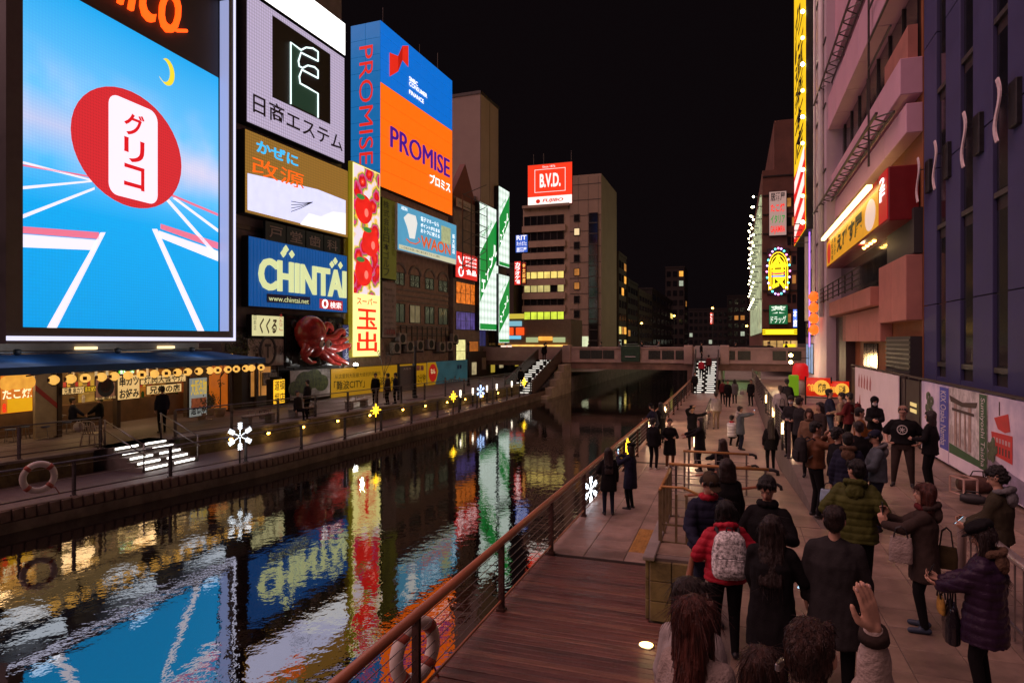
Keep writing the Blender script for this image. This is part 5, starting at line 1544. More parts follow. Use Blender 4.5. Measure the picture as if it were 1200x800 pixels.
MB().box(0.01, w-.03, -.009, -.002, .02, .34).build('white_foot', M_print('foot_white', (.82,.74,.84), .06), t)
rr = random.Random(3)
for k in range(26):
    a = rr.uniform(0,6.28); d_ = rr.uniform(0,.36); x = w*.33+d_*math.cos(a)*1.1; z = 1.5+d_*math.sin(a)
    disc(t, 'printed_leaf_clump', x, z, rr.uniform(.07,.15), rr.uniform(.06,.12), M_print('tree_green', (.09,.13,.07), .4, 8), -.010-.0015*k/4, 9, .002)
tletters(t, 'KIX Osaka Namba', w*.75, .45, w*.93, 1.95, M_white, -.02)
t, w = mural('mural banner with a shrine gate print and green lettered edge', 1112.5, 1157)
MB().box(0, w-.02, 0, .03, .0, 2.1).build('sheet', M_print('grey_print', (.50,.38,.38), .4, 2.0, (.85,.70,.68)), t)
MB().box(w*.82, w-.03, -.008, -.001, .3, 2.08).build('green_strip', M_print('deep_green', (.04,.13,.05)), t)
MB().prism_y([(.01,.34),(w*.82,.34),(w*.82,.5),(.01,.6)], -.008, -.001).build('green_foot', MATS['print_deep_green'], t)
MB().box(.01, w-.03, -.009, -.002, .02, .33).build('white_foot', MATS['print_foot_white'], t)
M_pdark = M_print('dark_wood', (.07,.045,.04)); M_ptan = M_print('tan_wood', (.42,.30,.26), .2, 5)
for (x0_,x1_,z0_,z1_) in ((.16,.23,.6,1.72),(.55,.62,.6,1.72),(.30,.34,.6,1.5),(.44,.48,.6,1.5)):
    MB().box(w*x0_, w*x1_, -.012, -.006, z0_, z1_).build('printed_column', M_ptan, t)
MB().prism_y([(w*.06,1.72),(w*.4,1.66),(w*.74,1.72),(w*.78,1.86),(w*.4,1.77),(w*.02,1.88)], -.016, -.01).build('printed_lintel', M_pdark, t)
MB().box(w*.1, w*.7, -.016, -.012, 1.5, 1.57).build('printed_lintel', M_pdark, t)
MB().box(w*.03, w*.12, -.012, -.006, .62, 1.1).build('printed_lantern', M_print('pale_stone', (.5,.45,.43)), t)
tletters(t, 'Sumiyoshi Taisha', w*.845, .4, w*.965, 2.0, M_white, -.02)
t, w = mural('mural banner with a red boat-shaped bridge tower print at the picture edge', 1158, 1222)
MB().box(0, w-.02, 0, .03, .0, 2.1).build('sheet', M_print('lilac_sky', (.55,.52,.75), .15, .8, (.85,.74,.82)), t)
M_pred = M_print('temple_red', (.62,.03,.035), .15, 3)
MB().prism_y([(w*.14,1.62),(w*.42,1.78),(w*.46,1.42),(w*.36,1.36),(w*.22,1.40)], -.012, -.006).build('printed_red_roof', M_pred, t)
MB().prism_y([(w*.08,1.30),(w*.50,1.34),(w*.50,.75),(w*.12,.80)], -.012, -.006).build('printed_red_hall', M_pred, t)
for k in range(6):
    MB().box(w*(.13+.06*k), w*(.155+.06*k), -.016, -.013, .86, 1.02).build('printed_window', M_pdark, t); MB().box(w*(.13+.06*k), w*(.165+.06*k), -.016, -.013, 1.1, 1.2).build('printed_window', M_print('pale_pink', (.6,.4,.42)), t)
MB().prism_y([(0.01,.75),(w*.5,.55),(w-.04,.45),(w-.04,.03),(.01,.03)], -.009, -.003).build('printed_path', M_print('violet_grey', (.32,.27,.38), .3, 3), t)
MB().box(w*.24, w*.255, -.012, -.006, 1.7, 2.0).build('printed_mast', M_pdark, t)
for k in range(14):
    x = w*rr.uniform(.0,.14); z = rr.uniform(.7,1.1); disc(t, 'printed_leaf_clump', x+.1, z, .12, .1, MATS['print_tree_green'], -.018-.001*k/4, 9, .002)
# small glowing marks on the bare fence panel between the banners
t = thing('hanging_menu_lights', 'cluster of tiny warm menu lights on the bare dark fence panel', 'lights', PM.at(PM.s(1071), RTZ+1.1), PM.rz)
for i in range(10): MB().box(-.4+.16*(i % 5), -.3+.16*(i % 5), -.02, .0, .2*(i//5), .12+.2*(i//5)).build('light', em('menu_glow', (235,205,130), .8), t)
# ================================================================== LEFT TERRACE: GRILL HOUSE
PR = Plane(-24.9, 24.1, R(93.45))        # shop front under the big screen
def prz(px, py, pl=PR): return pl.z(px, py)
# awning
aw = thing('awning', 'long blue canvas awning under the giant billboard', 'awning', (0,0,0))
A0, A1 = PG.off(-1.6), PG.off(.55)
sL, sR = PG.s(-40), PG.s(300)
p = [A0.at(sL,3.95), A0.at(sR-1.3,3.95), A1.at(sR,3.60), A1.at(sL,3.60)]
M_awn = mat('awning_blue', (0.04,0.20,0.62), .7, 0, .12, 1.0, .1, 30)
mb = MB(); n_ = 24
top = []
for i in range(n_+1):
    a_ = p[0].lerp(p[1], i/n_); c_ = p[3].lerp(p[2], i/n_)
    sag = -.05*math.sin(math.pi*((i*3) % n_)/n_)
    top.append((a_, a_.lerp(c_, .5)+Vector((0,0,-.03+sag*.4)), c_))
vs_ = [q_ for r_ in top for q_ in r_]
mb.add(vs_, [(3*i+j, 3*i+j+1, 3*i+j+4, 3*i+j+3) for i in range(n_) for j in range(2)])
o = mb.build('canvas', M_awn, aw); o.modifiers.new('thick', 'SOLIDIFY').thickness = .02
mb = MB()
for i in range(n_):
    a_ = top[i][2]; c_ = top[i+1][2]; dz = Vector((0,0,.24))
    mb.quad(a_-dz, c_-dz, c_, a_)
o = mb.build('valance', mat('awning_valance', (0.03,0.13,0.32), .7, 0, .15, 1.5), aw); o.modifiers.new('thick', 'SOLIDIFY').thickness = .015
MB().tube([A0.at(sL,4.02), A0.at(sR-1.2,4.02)], .06, 8).build('roller', M_steel, aw, True)
for k in range(6):
    s_ = sL+1+k*(sR-sL-3)/5
    MB().bar(A0.at(s_,3.2), A1.at(s_,3.5), .05).build('arm', M_frame, aw)
# ledge strip between billboard and awning
le = thing('shop_fascia', 'narrow cream ledge with small spotlights between billboard and awning', 'fascia', PG.at(sL, 4.0, -1.65), PG.rz)
MB().box(0, PG.s(268)-sL, 0, .3, 0, .33).build('board', mat('fascia_cream', (.36,.30,.24), .7, 0, .15, 1), le)
for k in range(3): MB().box(1+k*3.9, 1.9+k*3.9, -.1, -.003, .1, .2).build('light_bar', em('ledge_light', (255,225,170), 1.6), le)
for k in range(3):
    lp = MB().lathe([(.05,-.12),(.11,-.06),(.12,.06),(.05,.1)], 12, (2.2+k*3.9,-.75,.05)); lp.build('spotlight', M_dark, le, True)
    lamp('ledge_glow', le, (2.2+k*3.9,-1.15,.35), 55, (.8,.88,1), 1.1)
# paper lanterns under the awning: each one a thing
E_lan = em('lantern_paper', (255,190,90), .95, var=.22, scale=4)
PL = PG.off(.45)
lan0 = None
lpx = [63,83,100,119,134,150,166,181,195,208,220,233,246,255,267,277,288,295,306]
for i, px in enumerate(lpx):
    pos = PL.at(PL.s(px), 3.14)
    lab = 'round glowing paper lantern under the awning, %s in the row from the left' % ['first','second','third','fourth','fifth','sixth','seventh','eighth','ninth','tenth','eleventh','twelfth','thirteenth','fourteenth','fifteenth','sixteenth','seventeenth','eighteenth','nineteenth'][i]
    if lan0 is None:
        lan0 = thing('paper_lantern', lab, 'lantern', pos, 0, 'lanterns under the awning')
        pr = [(.06,-.17)]
        for k in range(13):
            a = -1.2+2.4*k/12; pr.append((.165*math.cos(a)+(.006 if k % 2 else -.004), .15*math.sin(a)))
        pr.append((.06,.17))
        MB().lathe(pr, 18).build('paper', E_lan, lan0, True)
        MB().lathe([(.075,.16),(.075,.20)], 12).build('cap', M_black, lan0); MB().lathe([(.075,-.20),(.075,-.16)], 12).build('cap', M_black, lan0)
        MB().box(-.05,.07,-.19,-.18,-.06,.06).build('mark', mat('lantern_ink', (.08,.03,.02), .7), lan0)
        MB().tube([(0,0,.2),(0,0,.34)], .008, 5).build('string', M_black, lan0)
    else:
        c = dup(lan0, None, lab); c.location = pos; c.rotation_euler = (0,0,rnd.uniform(-.6,.9))
for px in (70, 150, 232, 300):
    lamp('lantern_glow', None, PL.at(PL.s(px), 2.6, -.9), 10, (1,.62,.25), 1.1)
# shop front
sf = thing('grill_house', 'warm lit open grill restaurant front below the blue awning', 'restaurant', PR.at(0, LTZ), PR.rz)
x0, x1 = PR.s(-60), PR.s(330)
M_in = mat('shop_inner_wall', (.30,.20,.10), .8, 0, .25, 1)
MB().box(x0, x1, 3.2, 3.4, 0, 3.2).build('back_wall', M_in, sf)
MB().box(x0, x1, 0.1, 3.2, 3.0, 3.1).build('ceiling', mat('shop_ceiling_dark', (.05,.035,.025), .8), sf)
MB().box(x1, x1+.2, 0, 3.4, 0, 3.1).build('side_wall', M_in, sf)
for k in range(6):
    xx = x0+2+k*2.9
    MB().box(xx, xx+1.4, .8, 1.0, 2.93, 2.99).build('ceiling_lamp', em('shop_ceiling_lamp', (255,190,95), 1.2), sf)
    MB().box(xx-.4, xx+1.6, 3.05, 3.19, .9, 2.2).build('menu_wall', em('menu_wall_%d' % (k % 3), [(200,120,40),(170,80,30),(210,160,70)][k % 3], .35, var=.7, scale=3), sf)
for px in (68, 137, 219, 268, 300):
    xx = PR.s(px); MB().box(xx-.09, xx+.09, -.1, .12, 0, 3.0).build('post', mat('dark_timber', (.06,.035,.022), .7), sf)
MB().box(x0, x1, 1.6, 2.2, 0, 1.0).build('counter', mat('counter_wood', (.16,.09,.05), .6, 0, .2, 2), sf)
for k in range(22):
    xx = x0+3+k*.72; hh = rnd.uniform(.12,.34)
    MB().lathe([(.06,0),(.07,hh*.7),(.03,hh)], 8, (xx, 1.7+rnd.uniform(0,.3), 1.0)).build('bottle', [mat('bottle_green', (.03,.09,.03), .2), mat('bottle_amber', (.2,.08,.02), .2), M_white][k % 3], sf)
xx = PR.s(40); x2 = PR.s(67)
MB().box(xx, x2, -.05, .05, .05, 2.9).build('cream_screen', mat('cream_screen', (.45,.36,.24), .7), sf)
MB().prism_y([(xx,2.05),(xx,1.85),(x2,1.05),(x2,1.25)], -.07, -.052).build('red_stripe', mat('stripe_red', (.45,.03,.03), .6), sf)
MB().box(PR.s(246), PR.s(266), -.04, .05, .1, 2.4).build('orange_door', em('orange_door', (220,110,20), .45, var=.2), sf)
lamp('shop_glow', sf, (PR.s(110), 1.2, 2.4), 85, (1,.62,.28), .8); lamp('shop_glow', sf, (PR.s(190), 1.2, 2.4), 85, (1,.62,.28), .8); lamp('shop_glow', sf, (PR.s(20), .8, 2.4), 70, (1,.62,.28), .6)
for k in range(34):      # hanging paper menu strips
    xx = PR.s(72)+k*(PR.s(215)-PR.s(72))/34; zz = 1.55+.5*(k % 3 == 0)+rnd.uniform(-.05,.05)
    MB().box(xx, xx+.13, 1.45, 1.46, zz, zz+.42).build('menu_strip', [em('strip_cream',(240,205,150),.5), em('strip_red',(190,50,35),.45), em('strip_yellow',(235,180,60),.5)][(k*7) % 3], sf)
# signs on the shop front
PR2 = PR.off(.25)
def shop_sign(name, label, px0, px1, y0, y1, face, words, wm, bold=.02, pl=PR2, d=.06):
    fr = frame(pl, px0, px1, (y0,y1), (y0,y1)); t = sign(name, label, fr, face, depth=d, rim=.03); n = len(words)
    for i, s_ in enumerate(words):
        letters(t, s_, -fr.w*.44, fr.h*(1-(i+1)/n)+.1*fr.h/n, fr.w*.44, fr.h*(1-i/n)-.1*fr.h/n, wm[i] if isinstance(wm, list) else wm, -.02, bold)
    return t, fr
E_board = em('menu_cream', (235,190,120), .85, var=.15)
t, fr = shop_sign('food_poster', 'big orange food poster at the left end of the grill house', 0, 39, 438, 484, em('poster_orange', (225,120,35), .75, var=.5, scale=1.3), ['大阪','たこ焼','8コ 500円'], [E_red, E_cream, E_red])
MB().box(-fr.w*.3, fr.w*.45, -.03, -.022, .05, fr.h*.38).build('yellow_field', em('poster_yellow', (245,175,15), .8, var=.12), t)
for k in range(5): disc(t, 'dumpling_print', -fr.w*.3+k*fr.w*.15, fr.h*.78+.1*(k % 2), .3, .26, em('dumpling_tan', (240,165,60), .9, var=.3, scale=4), -.03-.003*k, 16)
shop_sign('brother_sign', 'white sign with black characters over the window behind the tables', 73, 99, 453, 462, E_board, ['兄貴 串カツ'], E_ink)
shop_sign('small_yellow_sign', 'small yellow sign right of the white window sign', 100, 113, 452, 459, em('small_yellow', (230,180,40), .8), ['お好み'], E_ink)
t, fr = shop_sign('pink_round_poster', 'poster with a faded red round print beside the window', 112, 135, 440, 468, em('poster_pinkish', (170,110,80), .35, var=.3), [' .'], E_ink)
disc(t, 'round_print', 0, fr.h*.6, fr.w*.32, fr.h*.3, mat('print_faded_red', (.3,.06,.05), .7), -.02)
shop_sign('skewer_board', 'big cream menu board reading skewers and pancakes over the counter', 138, 164, 439, 468, E_board, ['串カツ','お好み'], E_ink, .03)
shop_sign('menu_row_board', 'cream board with a row of menu characters high beside the skewer board', 165, 218, 439, 449, E_board, ['焼肉大会や焼'], E_ink)
t, fr = shop_sign('shop_name_board', 'cream board with the shop name in boxed black characters', 172, 213, 450, 461, E_board, ['兄貴の店'], E_ink, .03)
shop_sign('price_strip', 'cream price strip low behind the seated guests', 112, 136, 464, 468, E_board, ['営業中'], E_ink)
shop_sign('green_strip_sign', 'bright green strip sign just under the awning', 139, 158, 433, 438, em('strip_green', (120,220,40), .9), ['生ビール'], E_white)
# standing banner by the stair
PB2 = PR.off(1.6)
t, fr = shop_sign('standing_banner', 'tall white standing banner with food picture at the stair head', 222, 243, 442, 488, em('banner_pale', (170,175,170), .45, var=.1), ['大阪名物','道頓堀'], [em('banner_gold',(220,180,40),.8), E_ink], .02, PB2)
MB().box(-fr.w*.42, fr.w*.42, -.03, -.022, .4, fr.h*.48).build('food_picture', em('food_print', (140,70,40), .5, var=.8, scale=5), t)
for c in t.children:
    if c.name.startswith('lettering'): c.location.z += fr.h*.0
t, fr = shop_sign('yellow_hanging_lantern', 'tall yellow paper lantern with black characters beside the terrace railing', 320.5, 334, 444, 473, em('tall_lantern', (255,190,40), 1.2, var=.1), ['道頓','堀店'], E_ink, .01, PF.off(1.5), .5)
MB().lathe([(.3,0),(.32,.12)], 14, (0,.25,fr.h)).build('cap', M_black, t)
shop_sign('paper_notice', 'pale paper notice sheet on the dark wall beside the yellow lantern', 308, 325, 436, 451, mat('paper_sheet', (.42,.33,.25), .8), ['営業時間','十一時'], E_ink, 0, PF.off(.05), .04)
shop_sign('white_menu_plate', 'white menu plate hanging on the terrace railing', 305, 317, 480, 492, mat('menu_plate_white', (.62,.52,.46), .7), ['お品書き'], E_ink, 0, PF.off(4.2), .03)
b = building('dark_shop', 'dark recessed shop front below the bar sign', PF, PF.s(285), PF.s(339), 3.7, 3, mat('dark_shop_wall', (.05,.035,.03), .7, 0, .2, 1.5), -.1, LTZ)
window(b, .6, 2.2, .6, 2.4, E_warm2, nx=2); window(b, 2.8, 4.2, .3, 2.4, M_glass, nx=1)
b = building('passage_shops', 'low dark arcade wall between the hoardings and the bridge stair', PF, PF.s(549), PF.s(625), 3.4, 3, mat('arcade_wall', (.07,.055,.05), .7, 0, .2, 1.5), -.1, LTZ)
for k in range(6): MB().box(1.0+k*2.4, 1.9+k*2.4, -.1, -.003, .4+.4*(k % 2), 1.6+.4*(k % 3)).build('poster', [em('arcade_lit',(220,200,150),.5,var=.4), mat('arcade_paper',(.4,.36,.3),.8), em('arcade_yellow',(220,190,70),.5)][k % 3], b)

# tables, stools, chairs on the terrace
M_tab = mat('table_top', (.30,.28,.30), .35, .4, .1, 3)
def table(x, y, lab):
    t = thing('table', lab, 'table', (x, y, LTZ), rnd.uniform(-.3,.3), 'terrace tables')
    MB().bev(-.4,.4,-.35,.35,.70,.735,.012).build('top', M_tab, t)
    for sx in (-1,1):
        MB().bar((sx*.3,-.28,0),(sx*.3,.28,.7),.03).build('leg', M_steel, t); MB().bar((sx*.3,.28,0),(sx*.3,-.28,.7),.03).build('leg', M_steel, t)
    MB().lathe([(.05,.735),(.06,.83),(.05,.85)], 10, (.1,.05,0)).build('condiment_pot', M_white, t, True)
def stool(x, y, lab, m):
    t = thing('stool', lab, 'stool', (x, y, LTZ), rnd.uniform(0,1), 'terrace stools')
    MB().lathe([(.05,.44),(.17,.44),(.18,.46),(.17,.485),(.05,.49)], 16).build('seat', m, t, True)
    for a in (45,135,225,315):
        MB().tube([(.12*math.cos(R(a)),.12*math.sin(R(a)),.44),(.2*math.cos(R(a)),.2*math.sin(R(a)),0)], .013, 6).build('leg', M_steel, t)
M_st = mat('stool_blue', (.08,.14,.33), .5)
for px, py, lab in ((36,500,'steel folding table nearest the picture edge on the terrace'),(108,492,'small steel table between the seated guests'),(60,508,'dark table with folding legs by the poster')):
    g_ = ground(px, py, LTZ); table(g_.x, g_.y, lab)
for px, py, lab in ((52,514,'blue topped stool by the dark table'),(78,508,'blue topped stool second from the picture edge'),(12,518,'blue topped stool in the lower corner of the terrace'),(28,514,'blue topped stool beside the folding table'),(92,500,'blue topped stool in front of the seated guest')):
    g_ = ground(px, py, LTZ); stool(g_.x, g_.y, lab, M_st)
# white plastic garden chair
g_ = ground(108, 521, LTZ)
t = thing('plastic_chair', 'white plastic garden chair with a bag over its back on the terrace', 'chair', g_, R(200))
M_pl = mat('chair_plastic', (.62,.52,.44), .45)
MB().bev(-.24,.24,-.24,.24,.40,.435,.015).build('seat', M_pl, t)
for sx in (-1,1):
    for sy in (-1,1): MB().tube([(sx*.21,sy*.2,.4),(sx*.26,sy*.26,0)], [.03,.022], 8).build('leg', M_pl, t, True)
    MB().tube([(sx*.26,-.22,.42),(sx*.28,-.24,.62),(sx*.28,.18,.66),(sx*.25,.25,.7)], .024, 8).build('armrest', M_pl, t, True)
for k in range(5): MB().tube([(-.16+.08*k,.22,.43),(-.17+.085*k,.30,.80)], .02, 6).build('back_slat', M_pl, t, True)
MB().tube([(-.25,.24,.5),(-.25,.31,.78),(-.12,.33,.87),(.12,.33,.87),(.25,.31,.78),(.25,.24,.5)], .026, 8).build('back_frame', M_pl, t, True)
g2 = thing('shopping_bag', 'white carrier bag slung over the plastic chair', 'bag', g_+Vector((-.25,-.30,.62)), R(200))
MB().ball((0,0,.05), .2,.12,.17,12,8).build('sack', mat('bag_white', (.68,.64,.66), .6, 0, .1, 8, .3, 20), g2, True); MB().tube([(-.06,0,.18),(-.03,0,.27),(.05,0,.27),(.07,0,.18)], .012, 6).build('handle', MATS['bag_white'], g2)

# a-frame board
g_ = ground(8, 500, LTZ)
t = thing('a_frame_board', 'folding blackboard stand under the food poster', 'sign', g_, R(100))
for sy in (-1,1):
    MB().obox((0,sy*.16,.5), (Vector((1,0,0)), Vector((0,math.cos(.3),-sy*math.sin(.3)*-1)), Vector((0,-sy*math.sin(.3),math.cos(.3)))), .3, .015, .5).build('board', M_dark, t)
MB().box(-.05,.05,-.05,.05,.97,1.0).build('hinge', M_steel, t)

# bare small tree in a pot before the awning
g_ = ground(258, 488, LTZ)
t = thing('potted_tree', 'thin sparse potted tree in front of the awning', 'tree', g_)
MB().lathe([(.2,0),(.28,.38),(.30,.42),(.24,.42),(.22,.3)], 16).build('pot', mat('pot_pale', (.45,.33,.25), .7), t, True)
M_bark = mat('bark', (.08,.055,.04), .9, 0, .3, 12)
tr_ = random.Random(5); tips = []
def limb(p, d, L, r, lev, mb):
    q_ = p + d*L
    mb.tube([p, p.lerp(q_, .5)+Vector((tr_.uniform(-.03,.03),tr_.uniform(-.03,.03),0)), q_], [r, r*.8, r*.6], 6)
    if lev == 0: tips.append(q_); return
    for k in range(3):
        nd = (d + Vector((tr_.uniform(-.8,.8), tr_.uniform(-.8,.8), tr_.uniform(-.1,.6)))).normalized()
        limb(q_, nd, L*tr_.uniform(.55,.75), r*.6, lev-1, mb); tips.append(q_.lerp(p, .2))
mb = MB(); limb(Vector((0,0,.4)), Vector((0,0,1)), 1.5, .035, 3, mb); mb.build('trunk', M_bark, t)
def leaves(t, pts, n, size, m, spread, seed=1, name='crown'):
    r_ = random.Random(seed); v = []; f = []
    for i in range(n):
        c = Vector(r_.choice(pts)) + Vector((r_.gauss(0,spread), r_.gauss(0,spread), r_.gauss(0,spread)))
        a = Vector((r_.uniform(-1,1), r_.uniform(-1,1), r_.uniform(-1,1))).normalized(); b_ = a.orthogonal().normalized(); s_ = size*r_.uniform(.6,1.3)
        o_ = len(v); v += [c-a*s_, c+b_*s_*.45, c+a*s_, c-b_*s_*.45]; f.append((o_,o_+1,o_+2,o_+3))
    return MB().add(v, f).build(name, m, t)
M_leaf = mat('leaf_green', (.07,.09,.03), .6, 0, .4, 9)
leaves(t, tips, 420, .06, M_leaf, .10)
for px, py, lab in ((236,492,'bushy potted shrub beside the standing banner'),(246,486,'small leafy pot plant behind the stair rail')):
    g_ = ground(px, py, LTZ); t = thing('potted_shrub', lab, 'plant', g_)
    MB().lathe([(.15,0),(.22,.3),(.24,.33)], 14).build('pot', MATS['pot_pale'], t, True)
    MB().tube([(0,0,.3),(0,0,.7)], .02, 6).build('stem', M_bark, t)
    leaves(t, [(0,0,.55),(.1,.05,.7),(-.1,0,.65),(0,-.1,.85)], 500, .06, mat('shrub_pale', (.16,.17,.12), .7, 0, .4, 9), .14, 7, 'foliage')

# ------------------------------------------------------------------ lights, stars and buoys of the far bank
def star(px, y, z, r, m, lab, kind, on_right=False, x=None):
    x = bank_x(y)-.1 if x is None else x
    t = thing('snowflake_light' if kind == 'flake' else 'star_light', lab, 'light', (x, y, 0), R(72))
    MB().tube([(0,0,0),(0,0,z-r*.6)], .03, 8).build('post', M_dark, t)
    if kind == 'flake':
        for k in range(6):
            a = R(90+60*k); c, s_ = math.cos(a), math.sin(a)
            mb = MB()
            for q_ in range(1,9):
                d_ = r*q_/8
                mb.ball((d_*c,-.02,z+d_*s_), .016,.016,.016,6,4)
                if q_ in (4,5,6,7):
                    for sg in (-1,1):
                        for e in (1,2):
                            b_ = a+sg*R(52); mb.ball((d_*c+e*r*.09*math.cos(b_),-.02,z+d_*s_+e*r*.09*math.sin(b_)), .015,.015,.015,6,4)
            tag(mb.build('light_arm', m, t), kind='stuff')
            MB().tube([(0,0,z),(r*c,0,z+r*s_)], .012, 5).build('wire', M_steel, t)
    else:
        for k in range(8):
            a = R(90+45*k); rr_ = r if k % 2 == 0 else r*.7
            mb = MB()
            for q_ in range(0,6):
                d_ = rr_*q_/5; mb.ball((d_*math.cos(a),-.02,z+d_*math.sin(a)), .04*(1.2-q_*.12),.04,.04*(1.2-q_*.12),6,4)
            tag(mb.build('light_arm', m, t), kind='stuff')
    return t
E_fl = em('flake_white', (235,245,255), 5.0); E_st2 = em('star_yellow', (255,200,40), 4.0)
def bank_y(px):
    lo, hi = 2.0, 60.0
    for _ in range(40):
        m_ = (lo+hi)/2; pt = Vector((bank_x(m_)-.1, m_)); dep = pt.dot(Vector(FW)); u = pt.dot(Vector(RT))/dep
        if 600+F*u < px: lo = m_
        else: hi = m_
    return lo
star(281, bank_y(281), 1.0, .48, E_fl, 'large white snowflake light on the far promenade railing', 'flake')
star(440, bank_y(440), 1.1, .30, E_st2, 'yellow star light left of the two others on the far railing', 'star')
star(531, bank_y(531), 1.1, .32, E_st2, 'yellow star light in the middle of the far railing', 'star')
star(563, bank_y(563), 1.1, .4, em('flake_blue', (175,205,255), 4.5), 'small blue-white snowflake light farther along the far railing', 'flake')
star(614, bank_y(614), 1.15, .36, E_st2, 'yellow star light near the bridge stair', 'star')
star(672, 17.5, .35, .34, E_fl, 'white snowflake light hanging outside the boardwalk railing', 'flake', x=-3.72)
star(742, 23.8, .55, .3, E_st2, 'yellow star light on the boardwalk railing by the two women', 'star', x=-3.7)
star(776, 34, .6, .32, E_st2, 'yellow star light farther up the boardwalk railing', 'star', x=-3.65)
# wall lamps of the terrace wall
wl0 = None
for i, y in enumerate([9.5, 21.3, 23.2, 25.4, 27.9, 30.6, 33.8, 36.2, 38.8, 41.2, 44, 47]):
    lab = 'small amber wall lamp in the terrace wall, %s along from the near end' % ['first','second','third','fourth','fifth','sixth','seventh','eighth','ninth','tenth','eleventh','twelfth'][i]
    pos = (twall_x(y)+.03, y, .42)
    if wl0 is None:
        wl0 = thing('wall_lamp', lab, 'wall lamp', pos, 0, 'amber lamps in the terrace wall')
        MB().bev(-.02,.05,-.13,.13,-.07,.07,.01).build('housing', M_dark, wl0)
        MB().ball((.06,0,0), .03,.10,.05,10,6).build('bulb', em('amber_bulb', (255,175,60), 30), wl0)
    else:
        c = dup(wl0, None, lab); c.location = pos
    if i > 0: lamp('wall_lamp_glow', None, (pos[0]+.16, y, .40), 3.0, (1,.62,.25), .05)
# bollard lamps on the quay
for i, (px, k_) in enumerate(((553,1),(567,0),(583,1),(594,0),(611,1))):
    y = bank_y(px); t = thing('bollard_lamp', 'white tube lamp on a short post, %s before the bridge stair' % ['first','second','third','fourth','last'][i], 'lamp', (bank_x(y)-.9, y, 0), 0, 'tube lamps near the bridge stair')
    MB().tube([(0,0,0),(0,0,.8)], .05, 8).build('post', M_dark, t); MB().tube([(0,0,.8),(0,0,1.25)], .06, 10).build('tube', em('tube_white', (255,240,215), 3.0), t)
# tall dark posts on the quay edge
for i, px in enumerate((350, 370, 392, 408, 441, 467)):
    pass
# lifebuoys
M_buoy = mat('buoy_white', (.66,.60,.54), .5); M_rope = mat('buoy_red', (.36,.08,.05), .6)
def lifebuoy(loc, rz_, lab, r=.36):
    t = thing('lifebuoy', lab, 'lifebuoy', loc, rz_, 'lifebuoys')
    P = [(r*math.cos(R(a)), 0, r*math.sin(R(a))) for a in range(0,361,12)]
    MB().tube(P, .085, 12, False).build('ring', M_buoy, t, True)
    for a in (45,135,225,315):
        d_ = Vector((-math.sin(R(a)),0,math.cos(R(a)))); c_ = Vector((r*math.cos(R(a)),0,r*math.sin(R(a))))
        MB().tube([c_-d_*.05, c_+d_*.05], .093, 12).build('strap', M_rope, t, True)
    MB().tube([(.05,.1,-.3),(.4,.06,-.35),(.5,.05,-.55)], .015, 6).build('cord', M_rope, t)
y = bank_y(46); lifebuoy((bank_x(y)-.12, y, .72), R(70), 'white lifebuoy with red straps on the far promenade railing')
lifebuoy((-3.75, 7.25, .55), R(75), 'lifebuoy hanging outside the boardwalk railing near the viewer', .34)

# benches and boxes on the far terrace
M_ben = mat('bench_stone', (.32,.25,.2), .7, 0, .15, 3)
for px, py, lab in ((418,478,'stone bench with steel arms in front of the yellow hoarding'),(355,488,'stone bench with people before the photo hoarding'),(303,497,'grey bench box by the dark shop')):
    g_ = ground(px, py, LTZ); t = thing('bench', lab, 'bench', g_, R(88), 'terrace benches')
    MB().bev(-.85,.85,-.22,.22,.38,.46,.02).build('seat', M_ben, t)
    for sx in (-.7,.7): MB().bev(sx-.12,sx+.12,-.2,.2,0,.375,.02).build('leg', M_conc, t)
    for sx in (-.4,.4): MB().tube([(sx,-.2,.46),(sx,-.2,.66),(sx,.2,.66),(sx,.2,.46)], .018, 6).build('arm_loop', M_steel, t)
g_ = ground(476, 467, LTZ)
t = thing('info_board', 'grey free-standing information board before the yellow hoarding', 'sign', g_, R(88))
MB().bev(-.85,.85,-.06,.06,.5,2.1,.02).build('panel', mat('info_grey', (.12,.11,.115), .5), t)
for sx in (-.95,.95): MB().box(sx-.06,sx+.06,-.06,.06,0,2.25).build('post', M_dark, t)
letters(t, '大阪市', -.5, 1.85, .5, 1.98, M_white, -.075)
for px, hgt, lab in ((486.5,3.2,'tall dark lamp post in front of the yellow hoarding'),(549,3.4,'tall dark post at the end of the map hoarding')):
    g_ = ground(px, 466 if px < 500 else 452, LTZ); t = thing('dark_post', lab, 'post', g_)
    MB().tube([(0,0,0),(0,0,hgt)], .09, 10).build('shaft', M_dark, t, True); MB().lathe([(.16,0),(.16,.12),(.1,.2)], 12).build('foot', M_dark, t); MB().lathe([(.1,hgt),(.12,hgt+.1),(.04,hgt+.2)], 12).build('cap', M_dark, t)
g_ = ground(450, 466, LTZ)
t = thing('bare_sapling', 'thin bare sapling in front of the yellow hoarding', 'tree', g_)
tips = []; mb = MB(); limb(Vector((0,0,0)), Vector((0,0,1)), 1.4, .04, 3, mb); mb.build('trunk', M_bark, t); leaves(t, tips, 60, .05, M_leaf, .08)

